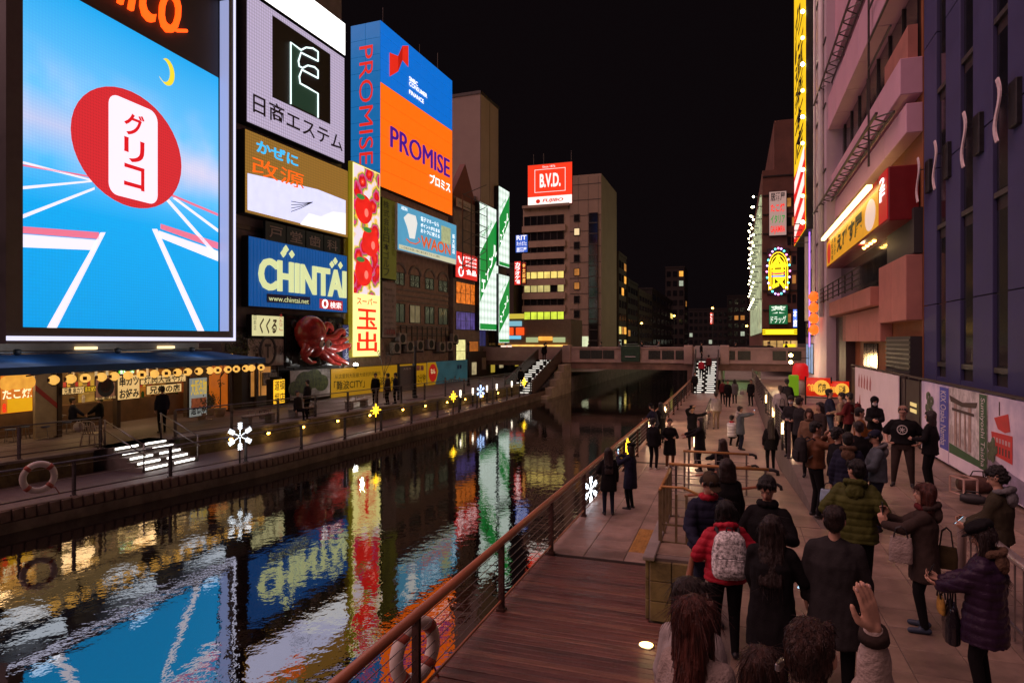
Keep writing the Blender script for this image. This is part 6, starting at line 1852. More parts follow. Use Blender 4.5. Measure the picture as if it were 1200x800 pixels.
# ================================================================== RIGHT BANK PROPS
# red painted drum lanterns in front of the grill shop
def drum(px, py, lab, r, words):
    g_ = ground(px, py, RTZ); t = thing('drum_lantern', lab, 'lantern', g_, R(-8), 'red drum lanterns')
    E_dr = em('drum_red', (235,45,15), .6, var=.25, scale=2); E_dp = em('drum_paper', (255,190,70), .85)
    MB().tube([(-r*1.15,0,.45+r),(r*1.15,0,.45+r)], r, 20).build('body', E_dr, t, True)
    MB().prism_y([(r*.8*math.cos(R(a))+.35*r, .45+r+r*.8*math.sin(R(a))) for a in range(0,360,20)], -r-.02, -r+.35).build('paper_disc', E_dp, t)
    letters(t, words, r*.0, .45+r*.5, r*.75, .45+r*1.5, E_ink, -r-.03, .02); letters(t, '館', -r*1.05, .45+r*.6, -r*.35, .45+r*1.4, E_dp, -r-.03, .02)
    for sx in (-1,1):
        MB().box(sx*r*1.25-.03, sx*r*1.25+.03, -.3, .3, 0, .5+2*r).build('stand', M_dark, t)
    MB().bar((-r*1.25,0,.38),(r*1.25,0,.38),.05).build('stand_bar', M_dark, t)
drum(959, 474, 'big red drum lantern with black characters in front of the grill shop', .5, '焼肉')
drum(983, 475, 'second red drum lantern half hidden behind people near the fence', .42, '酒場')
for px, py, m_, lab, rr_ in ((930,465,em('lime_glow',(130,185,20),.4),'lime green upright glowing box beside the red bin',.35),(938,462,None,'red round topped bin in front of the grill shop',.35)):
    g_ = ground(px, py, RTZ); t = thing('glow_box' if m_ else 'red_bin', lab, 'box' if m_ else 'bin', g_)
    if m_: MB().bev(-.28,.28,-.2,.2,.1,1.35,.05).build('body', m_, t); MB().box(-.4,.4,-.25,.25,0,.1).build('foot', M_dark, t)
    else:
        MB().lathe([(.3,0),(.34,.7),(.34,1.0)], 16).build('body', M_white, t, True); MB().lathe([(.46,1.0),(.5,1.25),(.46,1.8),(.3,2.0)], 18).build('top', em('bin_red',(210,15,20),.7), t, True)
t = thing('street_lamp', 'glaring warm double lamp above the drum lanterns', 'lamp', PK.at(PK.s(966), 2.9, 2.2), PK.rz)
MB().bar((0,0,.3),(0,1.2,.3),.05).build('arm', M_dark, t)
for dz in (0,.5): MB().ball((0,0,dz), .13,.13,.13,12,8).build('bulb', em('street_bulb',(255,200,110),38), t, True)
lamp('street_glow', t, (0,-.5,.1), 420, (1,.70,.4), .4)
pk = thing('stacked_lanterns', 'column of orange lanterns on the wall of the pale building', 'lantern', PP.at(PP.s(962), 5.2, .45), PP.rz)
for k in range(4): MB().ball((0,0,k*.75), .32,.32,.36,14,8).build('lantern', em('orange_lantern',(255,95,25),1.8,var=.2), pk, True)
MB().bar((0,.1,-.4),(0,.1,2.9),.04).build('hanger', M_dark, pk)
for i, (x_, y_, z_) in enumerate(((-1.3,25,0),(-1.3,29,0),(-1.3,33.5,0),(1.52,22,RTZ),(1.52,27,RTZ),(1.52,33,RTZ),(-3.5,29,0),(-3.46,36,0))):
    t = thing('railing_lamp', 'small lit tube lamp on the %s' % ['near post of the middle walk railing','second post of the middle walk railing','far post of the middle walk railing','near post of the woven terrace railing','second post of the woven terrace railing','far post of the woven terrace railing','boardwalk railing beyond the yellow star','boardwalk railing farthest from the viewer'][i], 'lamp', (x_-.08, y_, z_), 0, 'tube lamps on the right bank railings')
    MB().box(-.03,.03,-.03,.03,0,.5).build('post', M_dark, t)
    MB().tube([(0,0,.5),(0,0,.86)], .035, 10).build('tube', em('railing_tube', (255,205,130), 6.0), t); MB().lathe([(.045,.86),(.03,.9)], 10).build('cap', M_dark, t)
    lamp('railing_lamp_glow', t, (-.12 if i < 3 else .14, -.12, .7), 42, (1,.66,.38), .08)
# bags dropped by the fence
def duffel(p, rz_, lab, m, L=.55, r=.17):
    t = thing('bag', lab, 'bag', p, rz_)
    mb = MB(); n_ = 9
    P = [(-L/2+L*k/(n_-1), 0, r*.95) for k in range(n_)]; rr_ = [r*(.55+.45*math.sin(math.pi*min(1,max(0,(k+.6)/(n_)))) ) for k in range(n_)]
    mb.tube(P, rr_, 14); mb.build('sack', m, t, True)
    MB().tube([(-.14,-.05,r*1.8),(-.1,-.1,r*2.5),(.1,-.1,r*2.5),(.14,-.05,r*1.8)], .014, 6).build('handle', M_black, t)
    return t
g_ = ground(1129, 578, RTZ)
t = thing('wire_crate', 'pale open frame crate lying against the mural fence', 'crate', g_, R(-70))
M_cr = mat('crate_pale', (.62,.42,.34), .6)
for (a_, b_) in (((-.22,-.15,0),(.22,-.15,0)),((-.22,-.15,.36),(.22,-.15,.36)),((-.22,-.15,0),(-.22,-.15,.36)),((.22,-.15,0),(.22,-.15,.36)),((-.22,.15,0),(.22,.15,0)),((-.22,.15,.36),(.22,.15,.36)),((-.22,.15,0),(-.22,.15,.36)),((.22,.15,0),(.22,.15,.36)),((-.22,-.15,.36),(-.22,.15,.36)),((.22,-.15,.36),(.22,.15,.36)),((-.22,-.15,0),(-.22,.15,0)),((.22,-.15,0),(.22,.15,0))):
    MB().bar(a_, b_, .03).build('frame_bar', M_cr, t)
g_ = ground(1143, 577, RTZ); duffel(g_, R(10), 'brown duffel bag slumped against the mural fence', mat('bag_brown', (.10,.05,.035), .6, 0, .3, 8, .3, 18), .7, .2)
g_ = ground(1158, 574, RTZ); duffel(g_, R(60), 'grey striped bag next to the brown duffel', mat('bag_grey', (.30,.28,.27), .7, 0, .5, 14), .5, .17)
g_ = ground(1140, 590, RTZ); duffel(g_, R(-20), 'small black bag lying in front of the brown duffel', mat('bag_black', (.02,.02,.022), .6), .45, .11)
# cars and lamps on the bridge
def car(x, lab, m, rz_=0):
    t = thing('car', lab, 'car', (x, BY+3.2, 2.58), rz_, 'cars on the bridge')
    prof = [(-2.1,.3),(2.1,.3),(2.15,.75),(1.5,.85),(.9,1.4),(-1.2,1.42),(-1.9,.9),(-2.15,.8)]
    MB().prism_y(prof, -.8, .8).build('body', m, t)
    MB().prism_y([(1.35,.88),(.85,1.33),(-1.1,1.35),(-1.7,.92)], -.815, -.803).build('side_window', M_glass, t)
    for xx in (-1.3,1.3):
        MB().tube([(xx,-.84,.32),(xx,-.6,.32)], .32, 14).build('wheel', M_black, t)
    for yy_ in (-.6,.6): MB().ball((2.15,yy_,.62), .06,.12,.08,8,6).build('headlight', em('headlight',(255,240,210),8), t)
    for yy_ in (-.6,.6): MB().ball((-2.15,yy_,.7), .04,.12,.07,8,6).build('tail_light', em('tail_light',(255,40,15),5), t)
car(-8.0, 'white car on the bridge right of the green box', mat('car_white', (.55,.52,.5), .3)); car(-2.6, 'pale car on the bridge above the right stair', MATS['car_white'], R(180)); car(2.2, 'dark car on the bridge below the yellow fascia', M_black, R(180))
for i, (px, h_) in enumerate(((752,6.5),(790,7.5),(835,8.5),(875,6))):
    x = bx(px)*1.5; t = thing('far_street_light', 'tiny warm street light in the distance, %s from the office block' % ['first','second','third','fourth'][i], 'lamp', (x, BY*1.5, .5), 0, 'distant street lights')
    MB().tube([(0,0,0),(0,0,h_)], .06, 6).build('pole', M_dark, t); MB().ball((0,-.1,h_), .16,.16,.12,8,6).build('bulb', em('far_bulb',[(255,190,90),(255,235,200)][i % 2],14) if i < 2 else MATS['far_bulb'], t)
facing_sign('far_red_sign', 'tiny red and white sign far down the right bank', 150, 832, 836, 366, 380, em('far_red',(230,70,50),1.2), ['酒'], E_white)
# ================================================================== PEOPLE
SKIN = mat('skin', (0.50,0.29,0.20), .5, 0, .08, 14, .05, 80)
LIPS = mat('lips', (0.30,0.09,0.08), .4); EYE = mat('eye_dark', (0.012,0.010,0.010), .2); EYEW = mat('eye_white', (.55,.5,.47), .3)
HAIRM = {}
def hair_mat(c, nm):
    if nm in HAIRM: return HAIRM[nm]
    m = mat('hair_'+nm, c, .36, 0, .45, 6, .7, 26, stretch=(9,9,1.0)); HAIRM[nm] = m
    return m
BLK = hair_mat((.010,.008,.008), 'black'); BRN = hair_mat((.045,.018,.012), 'brown'); AUB = hair_mat((.085,.022,.014), 'auburn'); DBR = hair_mat((.022,.012,.010), 'dark_brown')
def cloth(nm, c, rough=.85, bump=.25, bs=70, var=.15):
    return mat('cloth_'+nm, tuple(v*.8 for v in c), rough, 0, var, 7, bump, bs, spec=.18)
C = dict(black=cloth('black',(.008,.0075,.009)), navy=cloth('navy',(.018,.020,.045)), jeans=cloth('jeans',(.045,.065,.12)), darkjeans=cloth('darkjeans',(.02,.026,.05)),
         grey=cloth('grey',(.17,.17,.18)), bluegrey=cloth('bluegrey',(.12,.15,.17)), beige=cloth('beige',(.30,.22,.15)), brown=cloth('brown',(.16,.065,.03),.6), orange=cloth('orange',(.27,.105,.025)),
         green=cloth('green',(.075,.085,.018),.7), red=cloth('red',(.50,.02,.045),.55), darkred=cloth('darkred',(.13,.018,.022)), white=cloth('white',(.60,.55,.52)), cream=cloth('cream',(.58,.48,.43),.95,.5,60),
         charcoal=cloth('charcoal',(.03,.028,.03)), olive=cloth('olive',(.05,.042,.025)), purple=cloth('purple',(.035,.018,.045),.35), denim=cloth('denim',(.10,.125,.15)), tan=cloth('tan',(.25,.15,.09)),
         knit=cloth('knit',(.40,.33,.30),.95,.8,50), fur=cloth('fur',(.14,.085,.055),.95,.9,60), ltgrey=cloth('ltgrey',(.42,.38,.37)), coffee=cloth('coffee',(.05,.035,.03)), pinkish=cloth('pinkish',(.42,.20,.18)))
M_mask = mat('face_mask', (.62,.62,.64), .7); M_cap_tan = cloth('cap_tan', (.36,.22,.16)); M_cap_olive = cloth('cap_olive', (.075,.055,.035)); M_shoe = mat('shoe_dark', (.015,.014,.016), .5); M_shoew = mat('shoe_white', (.6,.55,.5), .5); M_shoen = mat('shoe_navy', (.03,.05,.09), .6)

V = Vector
NAIL = []; NAILM = mat('finger_nail', (.62,.40,.34), .25, 0, .05)
class Prim:
    """list of rounded cones (a, ra, b, rb, group) and ellipsoids, turned into one voxel surface"""
    def __init__(s): s.it = []
    def cone(s, a, ra, b, rb, g=0): s.it.append(('c', V(a), ra, V(b), rb, g)); return s
    def ell(s, c, r, g=0, M=None): s.it.append(('e', V(c), V(r), M, None, g)); return s
    def rings(s, rings, g=0, n=18): s.it.append(('r', rings, None, None, n, g)); return s   # rings: (centre, rx, ry, yaw)
    def mesh(s):
        mb = MB()
        for it in s.it:
            if it[0] == 'c':
                _, a, ra, b, rb, g = it
                d = b-a; L = d.length
                if L < 1e-5: continue
                d = d/L; P = []; Rr = []
                for k in range(4):
                    t = math.pi/2*(k/3); P.append(a - d*ra*math.cos(t)); Rr.append(max(.0008, ra*math.sin(t)))
                for k in range(4):
                    t = math.pi/2*(k/3); P.append(b + d*rb*math.sin(t)); Rr.append(max(.0008, rb*math.cos(t)))
                mb.tube(P, Rr, 12)
            elif it[0] == 'e':
                _, c, r, M, _, g = it
                t = MB().ball((0,0,0), r.x, r.y, r.z, 16, 10)
                vs_ = [V(p) for p in t.v]
                if M is not None: vs_ = [M @ p for p in vs_]
                mb.add([p + c for p in vs_], t.f)
            else:
                _, rings, _, _, n, g = it
                v = []; f = []; m = len(rings)
                for (c, rx, ry, yaw) in rings:
                    ca, sa = math.cos(yaw), math.sin(yaw)
                    for k in range(n):
                        a = 2*math.pi*k/n; x = rx*math.copysign(abs(math.cos(a))**.85, math.cos(a)); y = ry*math.copysign(abs(math.sin(a))**.85, math.sin(a))
                        v.append((c[0]+x*ca-y*sa, c[1]+x*sa+y*ca, c[2]))
                for i in range(m-1):
                    for k in range(n):
                        k2 = (k+1) % n; f.append((i*n+k, i*n+k2, (i+1)*n+k2, (i+1)*n+k))
                f.append(tuple(range(n-1,-1,-1))); f.append(tuple(range((m-1)*n, m*n)))
                mb.add(v, f)
        return mb
    def dist(s, P):
        """distance of points to each group -> index of nearest item group"""
        best = np.full(len(P), 1e9); grp = np.zeros(len(P), int)
        for it in s.it:
            if it[0] == 'c':
                a = np.array(it[1]); b = np.array(it[3]); ab = b-a; t = np.clip(((P-a)@ab)/max(1e-9, ab@ab), 0, 1)
                d = np.linalg.norm(P-(a+t[:,None]*ab), axis=1) - (it[2]+(it[4]-it[2])*t)
            elif it[0] == 'e':
                q_ = P-np.array(it[1])
                if it[3] is not None: q_ = q_@np.array(it[3].inverted()).T
                r = np.array(it[2]); d = (np.linalg.norm(q_/r, axis=1)-1)*r.min()
            else:
                rg = it[1]; z = np.clip(P[:,2], rg[0][0][2] if rg[0][0][2] < rg[-1][0][2] else rg[-1][0][2], max(rg[0][0][2], rg[-1][0][2]))
                rs = sorted(rg, key=lambda r: r[0][2]); zz = [r[0][2] for r in rs]
                cx = np.interp(z, zz, [r[0][0] for r in rs]); cy = np.interp(z, zz, [r[0][1] for r in rs])
                rx = np.interp(z, zz, [r[1] for r in rs]); ry = np.interp(z, zz, [r[2] for r in rs])
                yaw = rs[0][3]; dx = P[:,0]-cx; dy = P[:,1]-cy; lx = dx*math.cos(yaw)+dy*math.sin(yaw); ly = -dx*math.sin(yaw)+dy*math.cos(yaw)
                d = (np.sqrt((lx/rx)**2+(ly/ry)**2)-1)*np.minimum(rx, ry); d = np.maximum(d, np.abs(P[:,2]-z))
            m = d < best; best[m] = d[m]; grp[m] = it[5]
        return grp
    def skin(s, name, mats, parent, voxel, smooth=4, fold=0.0, fscale=9.0, quilt=None, seed=0, zs=.45):
        me0 = s.mesh().mesh('tmp', mats[0]); o = bpy.data.objects.new('tmp', me0)
        md = o.modifiers.new('r', 'REMESH'); md.mode = 'VOXEL'; md.voxel_size = voxel; md.use_smooth_shade = True
        if smooth:
            sm = o.modifiers.new('s', 'SMOOTH'); sm.factor = .5; sm.iterations = smooth
        me = baked(o); bpy.data.objects.remove(o); bpy.data.meshes.remove(me0)
        nv = len(me.vertices); co = np.empty(nv*3, np.float32); me.vertices.foreach_get('co', co); co = co.reshape(-1,3).astype(float)
        if fold > 0 or quilt:
            no = np.empty(nv*3, np.float32); me.vertices.foreach_get('normal', no); no = no.reshape(-1,3)
            if fold > 0:
                off = V((seed*3.1, seed*1.7, 0)); h = np.array([noise.noise(V((p[0]*fscale, p[1]*fscale, p[2]*fscale*zs))+off) + .5*noise.noise(V((p[0]*fscale*2.3, p[1]*fscale*2.3, p[2]*fscale*zs*3.3))+off) for p in co])
                co = co + no*(h*fold)[:,None]
            if quilt:
                k, a = quilt; h = np.abs(np.sin(co[:,2]*math.pi/k))**.5; co = co + no*((h-.6)*a)[:,None]
            me.vertices.foreach_set('co', co.astype(np.float32).ravel())
        me.materials.clear()
        for m in mats: me.materials.append(m)
        if len(mats) > 1:
            npol = len(me.polygons); ce = np.empty(npol*3, np.float32); me.polygons.foreach_get('center', ce); ce = ce.reshape(-1,3).astype(float)
            me.polygons.foreach_set('material_index', s.dist(ce).astype(np.int32))
        me.polygons.foreach_set('use_smooth', [True]*len(me.polygons))
        me.update(); me.name = name
        return link(name, me, parent)

def ik(a, b, l1, l2, pole):
    """middle joint of a two-bone chain"""
    d = b-a; L = min(d.length, (l1+l2)*.995); dn = d.normalized(); b2 = a+dn*L
    x = (l1*l1-l2*l2+L*L)/(2*L); h = math.sqrt(max(0, l1*l1-x*x))
    p = V(pole); p = (p - dn*p.dot(dn))
    p = p.normalized() if p.length > 1e-4 else dn.orthogonal().normalized()
    return a+dn*x+p*h, b2

def hand(pr, wrist, fdir, palm_n, side, curl, sc, g, detail):
    """palm, four fingers and a thumb.  fdir: finger direction, palm_n: normal out of the palm"""
    f = V(fdir).normalized(); n = V(palm_n); n = (n-f*n.dot(f)).normalized(); s_ = f.cross(n).normalized()*side   # s_: towards the thumb
    base = wrist + f*.085*sc
    for k, t in enumerate((-.030,-.010,.010,.030)):
        pr.cone(wrist+f*.015*sc+s_*t*.6*sc, .018*sc, base+s_*t*sc, .0125*sc, g)
    if not detail:
        pr.cone(base, .03*sc, base + (f*math.cos(curl)+n*math.sin(curl))*.06*sc, .022*sc, g)
        pr.cone(wrist+f*.03*sc+s_*.03*sc, .014*sc, wrist+f*.07*sc+s_*.055*sc+n*.02*sc, .011*sc, g)
        return base + n*.045*sc + f*.01*sc
    for k, t in enumerate((-.034,-.0115,.0115,.034)):
        Ls = (.060,.076,.082,.074)[k]*sc; p = base+s_*t*sc; a = curl*.6
        spread = s_*t*.25
        for j in range(3):
            d = (f*math.cos(a)+n*math.sin(a)+spread).normalized(); q_ = p + d*Ls*(.45,.30,.25)[j]
            pr.cone(p, (.0092,.0086,.0078)[j]*sc, q_, (.0086,.0078,.0068)[j]*sc, g); p = q_; a += curl*.75
        NAIL.append((p.copy(), d.copy(), (n*math.cos(a-curl*.75)-f*math.sin(a-curl*.75)).normalized()))
    p = wrist+f*.022*sc+s_*.026*sc; q_ = p+(s_*.8+f*.6+n*.25).normalized()*.042*sc; r_ = q_+(f*.9+s_*(.35-.5*min(1,curl))+n*.5*curl).normalized()*.032*sc; e_ = r_+(f*.95+n*.6*curl).normalized()*.026*sc
    pr.cone(p, .017*sc, q_, .0125*sc, g); pr.cone(q_, .0125*sc, r_, .0105*sc, g); pr.cone(r_, .0105*sc, e_, .009*sc, g)
    return base + n*.045*sc + f*.01*sc

PEOPLE = []
def strand_mesh(t, hm, head, k, kind, n, seed):
    """loose strands lying on the hair mass"""
    ho = [c for c in t.children if c.name.split('.')[0] == 'hair'][0]; me = ho.data
    rr = random.Random(seed); nv = len(me.vertices); v = []; f = []
    L0 = {'long': .16, 'mid': .13, 'bob': .10, 'bun': .035, 'tail': .04, 'curly': .03, 'short': .035}.get(kind, .05)
    whirl = head + V((rr.uniform(-.02,.02), -.04, .13))*k
    for _ in range(n):
        vt = me.vertices[rr.randrange(nv)]; p = V(vt.co); nn = V(vt.normal)
        away = (p-whirl); d = (V((0,0,-1)) + away.normalized()*.5) if kind != 'curly' else V((rr.uniform(-1,1),rr.uniform(-1,1),rr.uniform(-1,1)))
        if kind in ('short','bun','tail') and p.z > head.z+.06*k: d = V((away.x, away.y+(.03 if kind == 'short' else -.08), -.06))
        d = d + V((rr.uniform(-.18,.18), rr.uniform(-.18,.18), 0)); L = L0*rr.uniform(.5,1.2)*k; p = p + nn*.001; r0 = .0016*k
        pts = []
        for s_ in range(5):
            pts.append(p.copy()); dd = (d - nn*d.dot(nn)*.9)
            dd = dd.normalized() if dd.length > 1e-5 else V((0,0,-1))
            p = p + dd*L/4 + nn*rr.uniform(-.0012,.0006); d = dd*.7 + V((0,0,-.25))
        for i, q_ in enumerate(pts):
            rad = r0*(1, 1.1, 1, .8, .25)[i]
            sx = nn.cross(V((0,0,1))); sx = sx.normalized() if sx.length > 1e-3 else V((1,0,0))
            v += [q_ + sx*rad, q_ + nn*rad*1.2, q_ - sx*rad]
        o_ = len(v)-15
        for i in range(4):
            for a, b_ in ((0,1),(1,2),(2,0)): f.append((o_+i*3+a, o_+i*3+b_, o_+i*3+3+b_, o_+i*3+3+a))
    o = MB().add(v, f).build('hair_strands', hm, ho, True); o['kind'] = 'stuff'
def person(label, pos, face, h=1.68, top='black', hem=.48, trousers='darkjeans', shoes=None, hair='short', hairm=None, hat=None,
           rh=None, lh=None, rcurl=.5, lcurl=.5, rf=None, lf=None, rn=None, ln=None, walk=0.0, lean=0.0, side=0.0, hy=0.0, hp=0.0, build=1.0,
           vox=.014, mask=False, hood=None, skirt=None, puffy=0, sleeve=1.0, faced=True, sit=0.0, crouch=0.0, crossed=False, scarf=None, group=None, legs_apart=.09, collar=None, detail=None, cuff=None, jvox=None, strands=0, nails=False, print_=None):
    """one figure; local +y is the way it faces, face = compass angle of that direction in degrees (0 = +y, 90 = -x)"""
    t = thing('person', label, 'person', pos, R(face), group)
    h *= 1.025; build *= 1.06; k = h/1.72; sd = len(PEOPLE)+1; PEOPLE.append(t)
    if detail is None: detail = vox <= .0105
    drop = sit*.42 + crouch*.55
    hip = V((0, -.02 - lean*.15, .93*k - drop*k))
    up = V((side*.25, lean, 1)).normalized()
    waist = hip + up*.14*k; chest = hip + up*.36*k; shc = hip + up*.52*k; neck = hip + up*.575*k; head = neck + V((0, lean*.3 + math.sin(hp)*.05, .158*k)); kb = k; 
    b = build
    body = Prim(); SK, TR, SH = 0, 1, 2; NAIL.clear()
    # torso (under clothes)
    body.rings([((hip.x,hip.y,hip.z-.10*k), .145*k*b, .10*k*b, 0), ((hip.x,hip.y,hip.z), .165*k*b, .115*k*b, 0), ((waist.x,waist.y,waist.z), .14*k*b, .10*k*b, 0), ((chest.x,chest.y,chest.z), .165*k*b, .115*k*b, 0), ((shc.x,shc.y,shc.z), .12*k, .075*k, 0)], TR)
    body.cone(shc, .058*k, neck+V((0,.005,.04*k)), .05*k, SK)
    # head: skull, jaw, nose, ears
    yaw = Matrix.Rotation(hy, 3, 'Z') @ Matrix.Rotation(-hp, 3, 'X')
    k = kb*1.09
    H = lambda x, y, z: head + yaw @ V((x*kb*1.09, y*kb*1.09, z*kb*1.09))
    body.ell(H(0,-.012,.03), (.073*k,.090*k,.092*k), SK, yaw); body.ell(H(0,.02,-.035), (.056*k,.066*k,.072*k), SK, yaw)
    body.cone(H(0,.075,.012), .011*k, H(0,.098,-.022), .015*k, SK)
    body.cone(H(-.03,.066,.03), .015*k, H(.03,.066,.03), .015*k, SK)
    for s_ in (-1,1): body.ell(H(s_*.076,-.005,-.005), (.012*k,.022*k,.032*k), SK, yaw)
    body.cone(H(0,.055,-.085), .022*k, H(0,.06,-.08), .022*k, SK)
    k = kb
    # legs
    for s_ in (-1,1):
        hj = hip + V((s_*.085*k*b, 0, -.04*k))
        if sit > 0:
            kn = hj + V((s_*.04, .42*k, .0)); an = V((kn.x, kn.y+.02, .09*k))
        elif crouch > 0:
            kn = hj + V((s_*.08, .36*k, .12)); an = V((kn.x*.9, kn.y-.22*k, .08*k))
        else:
            an = V((s_*legs_apart*k*1.15, -.02 + s_*walk*.5, .085*k + (.06*abs(walk) if s_*walk < 0 else 0))); kn, _ = ik(hj, an, .408*k, .408*k, (s_*.05,1,0))
        body.cone(hj, .088*k*b, kn, .060*k*b, TR); body.cone(kn, .060*k*b, an, .046*k, TR)
        toe = an + V((s_*.03,.15*k,-.055*k))
        body.cone(an+V((0,-.04*k,-.045*k)), .038*k, toe, .034*k, SH); body.cone(an, .042*k, an+V((0,.03*k,-.04*k)), .045*k, SH)
    # arms
    hands = {}; arms = {}
    for s_, tgt, cu, fd, nn in ((1, rh, rcurl, rf, rn), (-1, lh, lcurl, lf, ln)):
        sh = shc + V((s_*.160*k*b, 0, -.045*k)); 
        if tgt is None: tgt = (s_*.225*b, .06+.12*walk*-s_, .80-drop)
        w = V((tgt[0]*k, tgt[1]*k, tgt[2]*k)); pole = (s_*.6, -.6, -.7)
        if w.z > sh.z: pole = (s_*.8, .3, -.5)
        el, w = ik(sh, w, .275*k, .255*k, pole)
        arms[s_] = (sh, el, w)
        ar = 1.0 if sleeve < .99 else .72; body.cone(sh, .055*k*b*ar, el, .042*k*b*ar, SK); body.cone(el, .042*k*b*ar, w, .027*k, SK)
        d = fd if fd is not None else ((w-el).normalized() + V((-s_*.1,.0,0)))
        n_ = nn if nn is not None else V((-s_,.2,.2))
        hands[s_] = hand(body, w, d, n_, s_*1.0, cu, k, SK, detail)
    shoem = shoes or M_shoe
    body.skin('body', [SKIN, C[trousers] if isinstance(trousers, str) else trousers, shoem], t, vox, (1 if vox < .006 else 2) if detail else 4)
    if nails:
        for (tp, dd, nn_) in NAIL:
            ax = (dd.cross(nn_).normalized(), dd, nn_); mb = MB().ball((0,0,0), .0062*k, .0085*k, .0022*k, 10, 6)
            mb.v = [tuple(tp - dd*.010*k - nn_*.0062*k + ax[0]*q_[0] + ax[1]*q_[1] + ax[2]*q_[2]) for q_ in mb.v]; mb.build('nail', NAILM, t, True)
    # face
    k = kb*1.09
    if faced:
        for s_ in (-1,1):
            e = MB().ball((0,0,0), .0115*k,.006*k,.0052*k,10,6).build('eye', EYEW, t, True); e.location = H(s_*.031,.074,.008); e.rotation_euler = (0,0,hy)
            MB().ball((0,.004*k,0), .0062*k,.004*k,.0052*k,8,6).build('iris', EYE, e, True)
            MB().bar(H(s_*.014,.081,.028), H(s_*.046,.070,.030), .004*k, .0055*k).build('eyebrow', BLK, t)
        MB().tube([H(-.022,.079,-.052), H(0,.086,-.050), H(.022,.079,-.052)], [.004*k,.0075*k,.004*k], 8).build('mouth', LIPS, t, True)
    if mask:
        mk = Prim(); mk.ell(H(0,.045,-.04), (.062*k,.058*k,.055*k), 0, yaw); mk.skin('face_mask', [M_mask], t, .012, 2)
    k = kb
    # clothing
    tm = C[top] if isinstance(top, str) else top
    jk = Prim(); inf = .022 + .02*puffy
    hz = max(.18*k, hip.z + (hem-.48)*2.0*k) if hem >= .48 else hip.z - (.48-hem)*2.0*k
    fl = 1.0 + max(0, .48-hem)*.55
    rg = [((hip.x,hip.y,hz), (.178*fl*b+inf)*k, (.130*fl*b+inf)*k, 0)]
    if hem < .40 and sit == 0: rg.append(((hip.x,hip.y,(hz+hip.z)/2), (.178*(1+fl)/2*b+inf)*k, (.128*(1+fl)/2*b+inf)*k, 0))
    rg += [((waist.x,waist.y,waist.z), (.152*b+inf)*k, (.115*b+inf)*k, 0), ((chest.x,chest.y,chest.z), (.172*b+inf)*k, (.124*b+inf)*k, 0), ((shc.x,shc.y,shc.z-.02*k), (.140*b+inf*.5)*k, (.088*b+inf*.5)*k, 0), ((neck.x,neck.y,neck.z-.015*k), .075*k, .068*k, 0)]
    rg.sort(key=lambda r: r[0][2])
    if sit == 0 or hem >= .44: jk.rings(rg, 0)
    else: jk.rings([r for r in rg if r[0][2] >= hip.z-.06], 0)
    for s_ in (-1,1):
        sh, el, w = arms[s_]
        jk.cone(sh+V((-s_*.02,0,-.005)), (.060*b+inf*.6)*k, el, (.050*b+inf*.7)*k, 0)
        if sleeve >= .99: jk.cone(el, (.050*b+inf*.7)*k, el.lerp(w, .90), (.038+inf*.5)*k, 0)
        jk.cone(shc+V((s_*.03,0,.0)), .070*k, sh+V((-s_*.02,0,-.012)), (.058*b+inf*.4)*k, 0)
    if sleeve < .99:
        for it in list(jk.it):
            if it[0] == 'c' and (it[3]-arms[1][1]).length < 1e-6 or it[0] == 'c' and (it[3]-arms[-1][1]).length < 1e-6:
                jk.it.remove(it); jk.cone(it[1], it[2], V(it[1]).lerp(V(it[3]), .75), it[4]*1.25, 0)
    nm = 'coat' if hem < .42 else ('shirt' if sleeve < .99 else 'jacket')
    jk.skin(nm, [tm], t, jvox or vox*1.22, 3, fold=.014*(1+.4*puffy) if sleeve > .9 else .006, fscale=8, quilt=(.085*k, .012) if puffy else None, seed=sd)
    if cuff:
        for s_ in (-1,1):
            sh, el, w = arms[s_]; MB().tube([el.lerp(w,.82), el.lerp(w,.98)], [.051*k,.044*k], 16).build('cuff', C[cuff], t, True)
    if skirt:
        sk = Prim(); sk.rings([((hip.x,hip.y,.50*k), .20*k, .17*k, 0), ((hip.x,hip.y,hip.z), .17*k, .13*k, 0)], 0); sk.skin('skirt', [C[skirt]], t, vox*1.1, 3, .012, 10, seed=sd)
    if hood:
        hd = Prim(); hc = neck + V((0,-.06*k,.0)); 
        for a in range(0,360,30):
            p0 = hc + V((.105*k*math.cos(R(a)), .085*k*math.sin(R(a))+.0, .015*k - .03*k*math.sin(R(a)))); a2 = a+30
            p1 = hc + V((.105*k*math.cos(R(a2)), .085*k*math.sin(R(a2)), .015*k - .03*k*math.sin(R(a2))))
            hd.cone(p0, .036*k, p1, .036*k, 0)
        hd.ell(neck+V((0,-.13*k,-.08*k)), (.11*k,.06*k,.10*k), 0)
        hd.skin('hood', [C[hood] if isinstance(hood, str) else hood], t, vox*1.1, 2, .014, 22, seed=sd)
    if scarf:
        sc = Prim()
        for a in range(0,360,30):
            p0 = neck + V((.078*k*math.cos(R(a)), .07*k*math.sin(R(a)), .0)); p1 = neck + V((.078*k*math.cos(R(a+30)), .07*k*math.sin(R(a+30)), .0)); sc.cone(p0, .038*k, p1, .038*k, 0)
        sc.skin('scarf', [C[scarf]], t, vox*1.1, 2, .012, 20, seed=sd)
    # hair
    k = kb*1.09
    hm = hairm or BLK
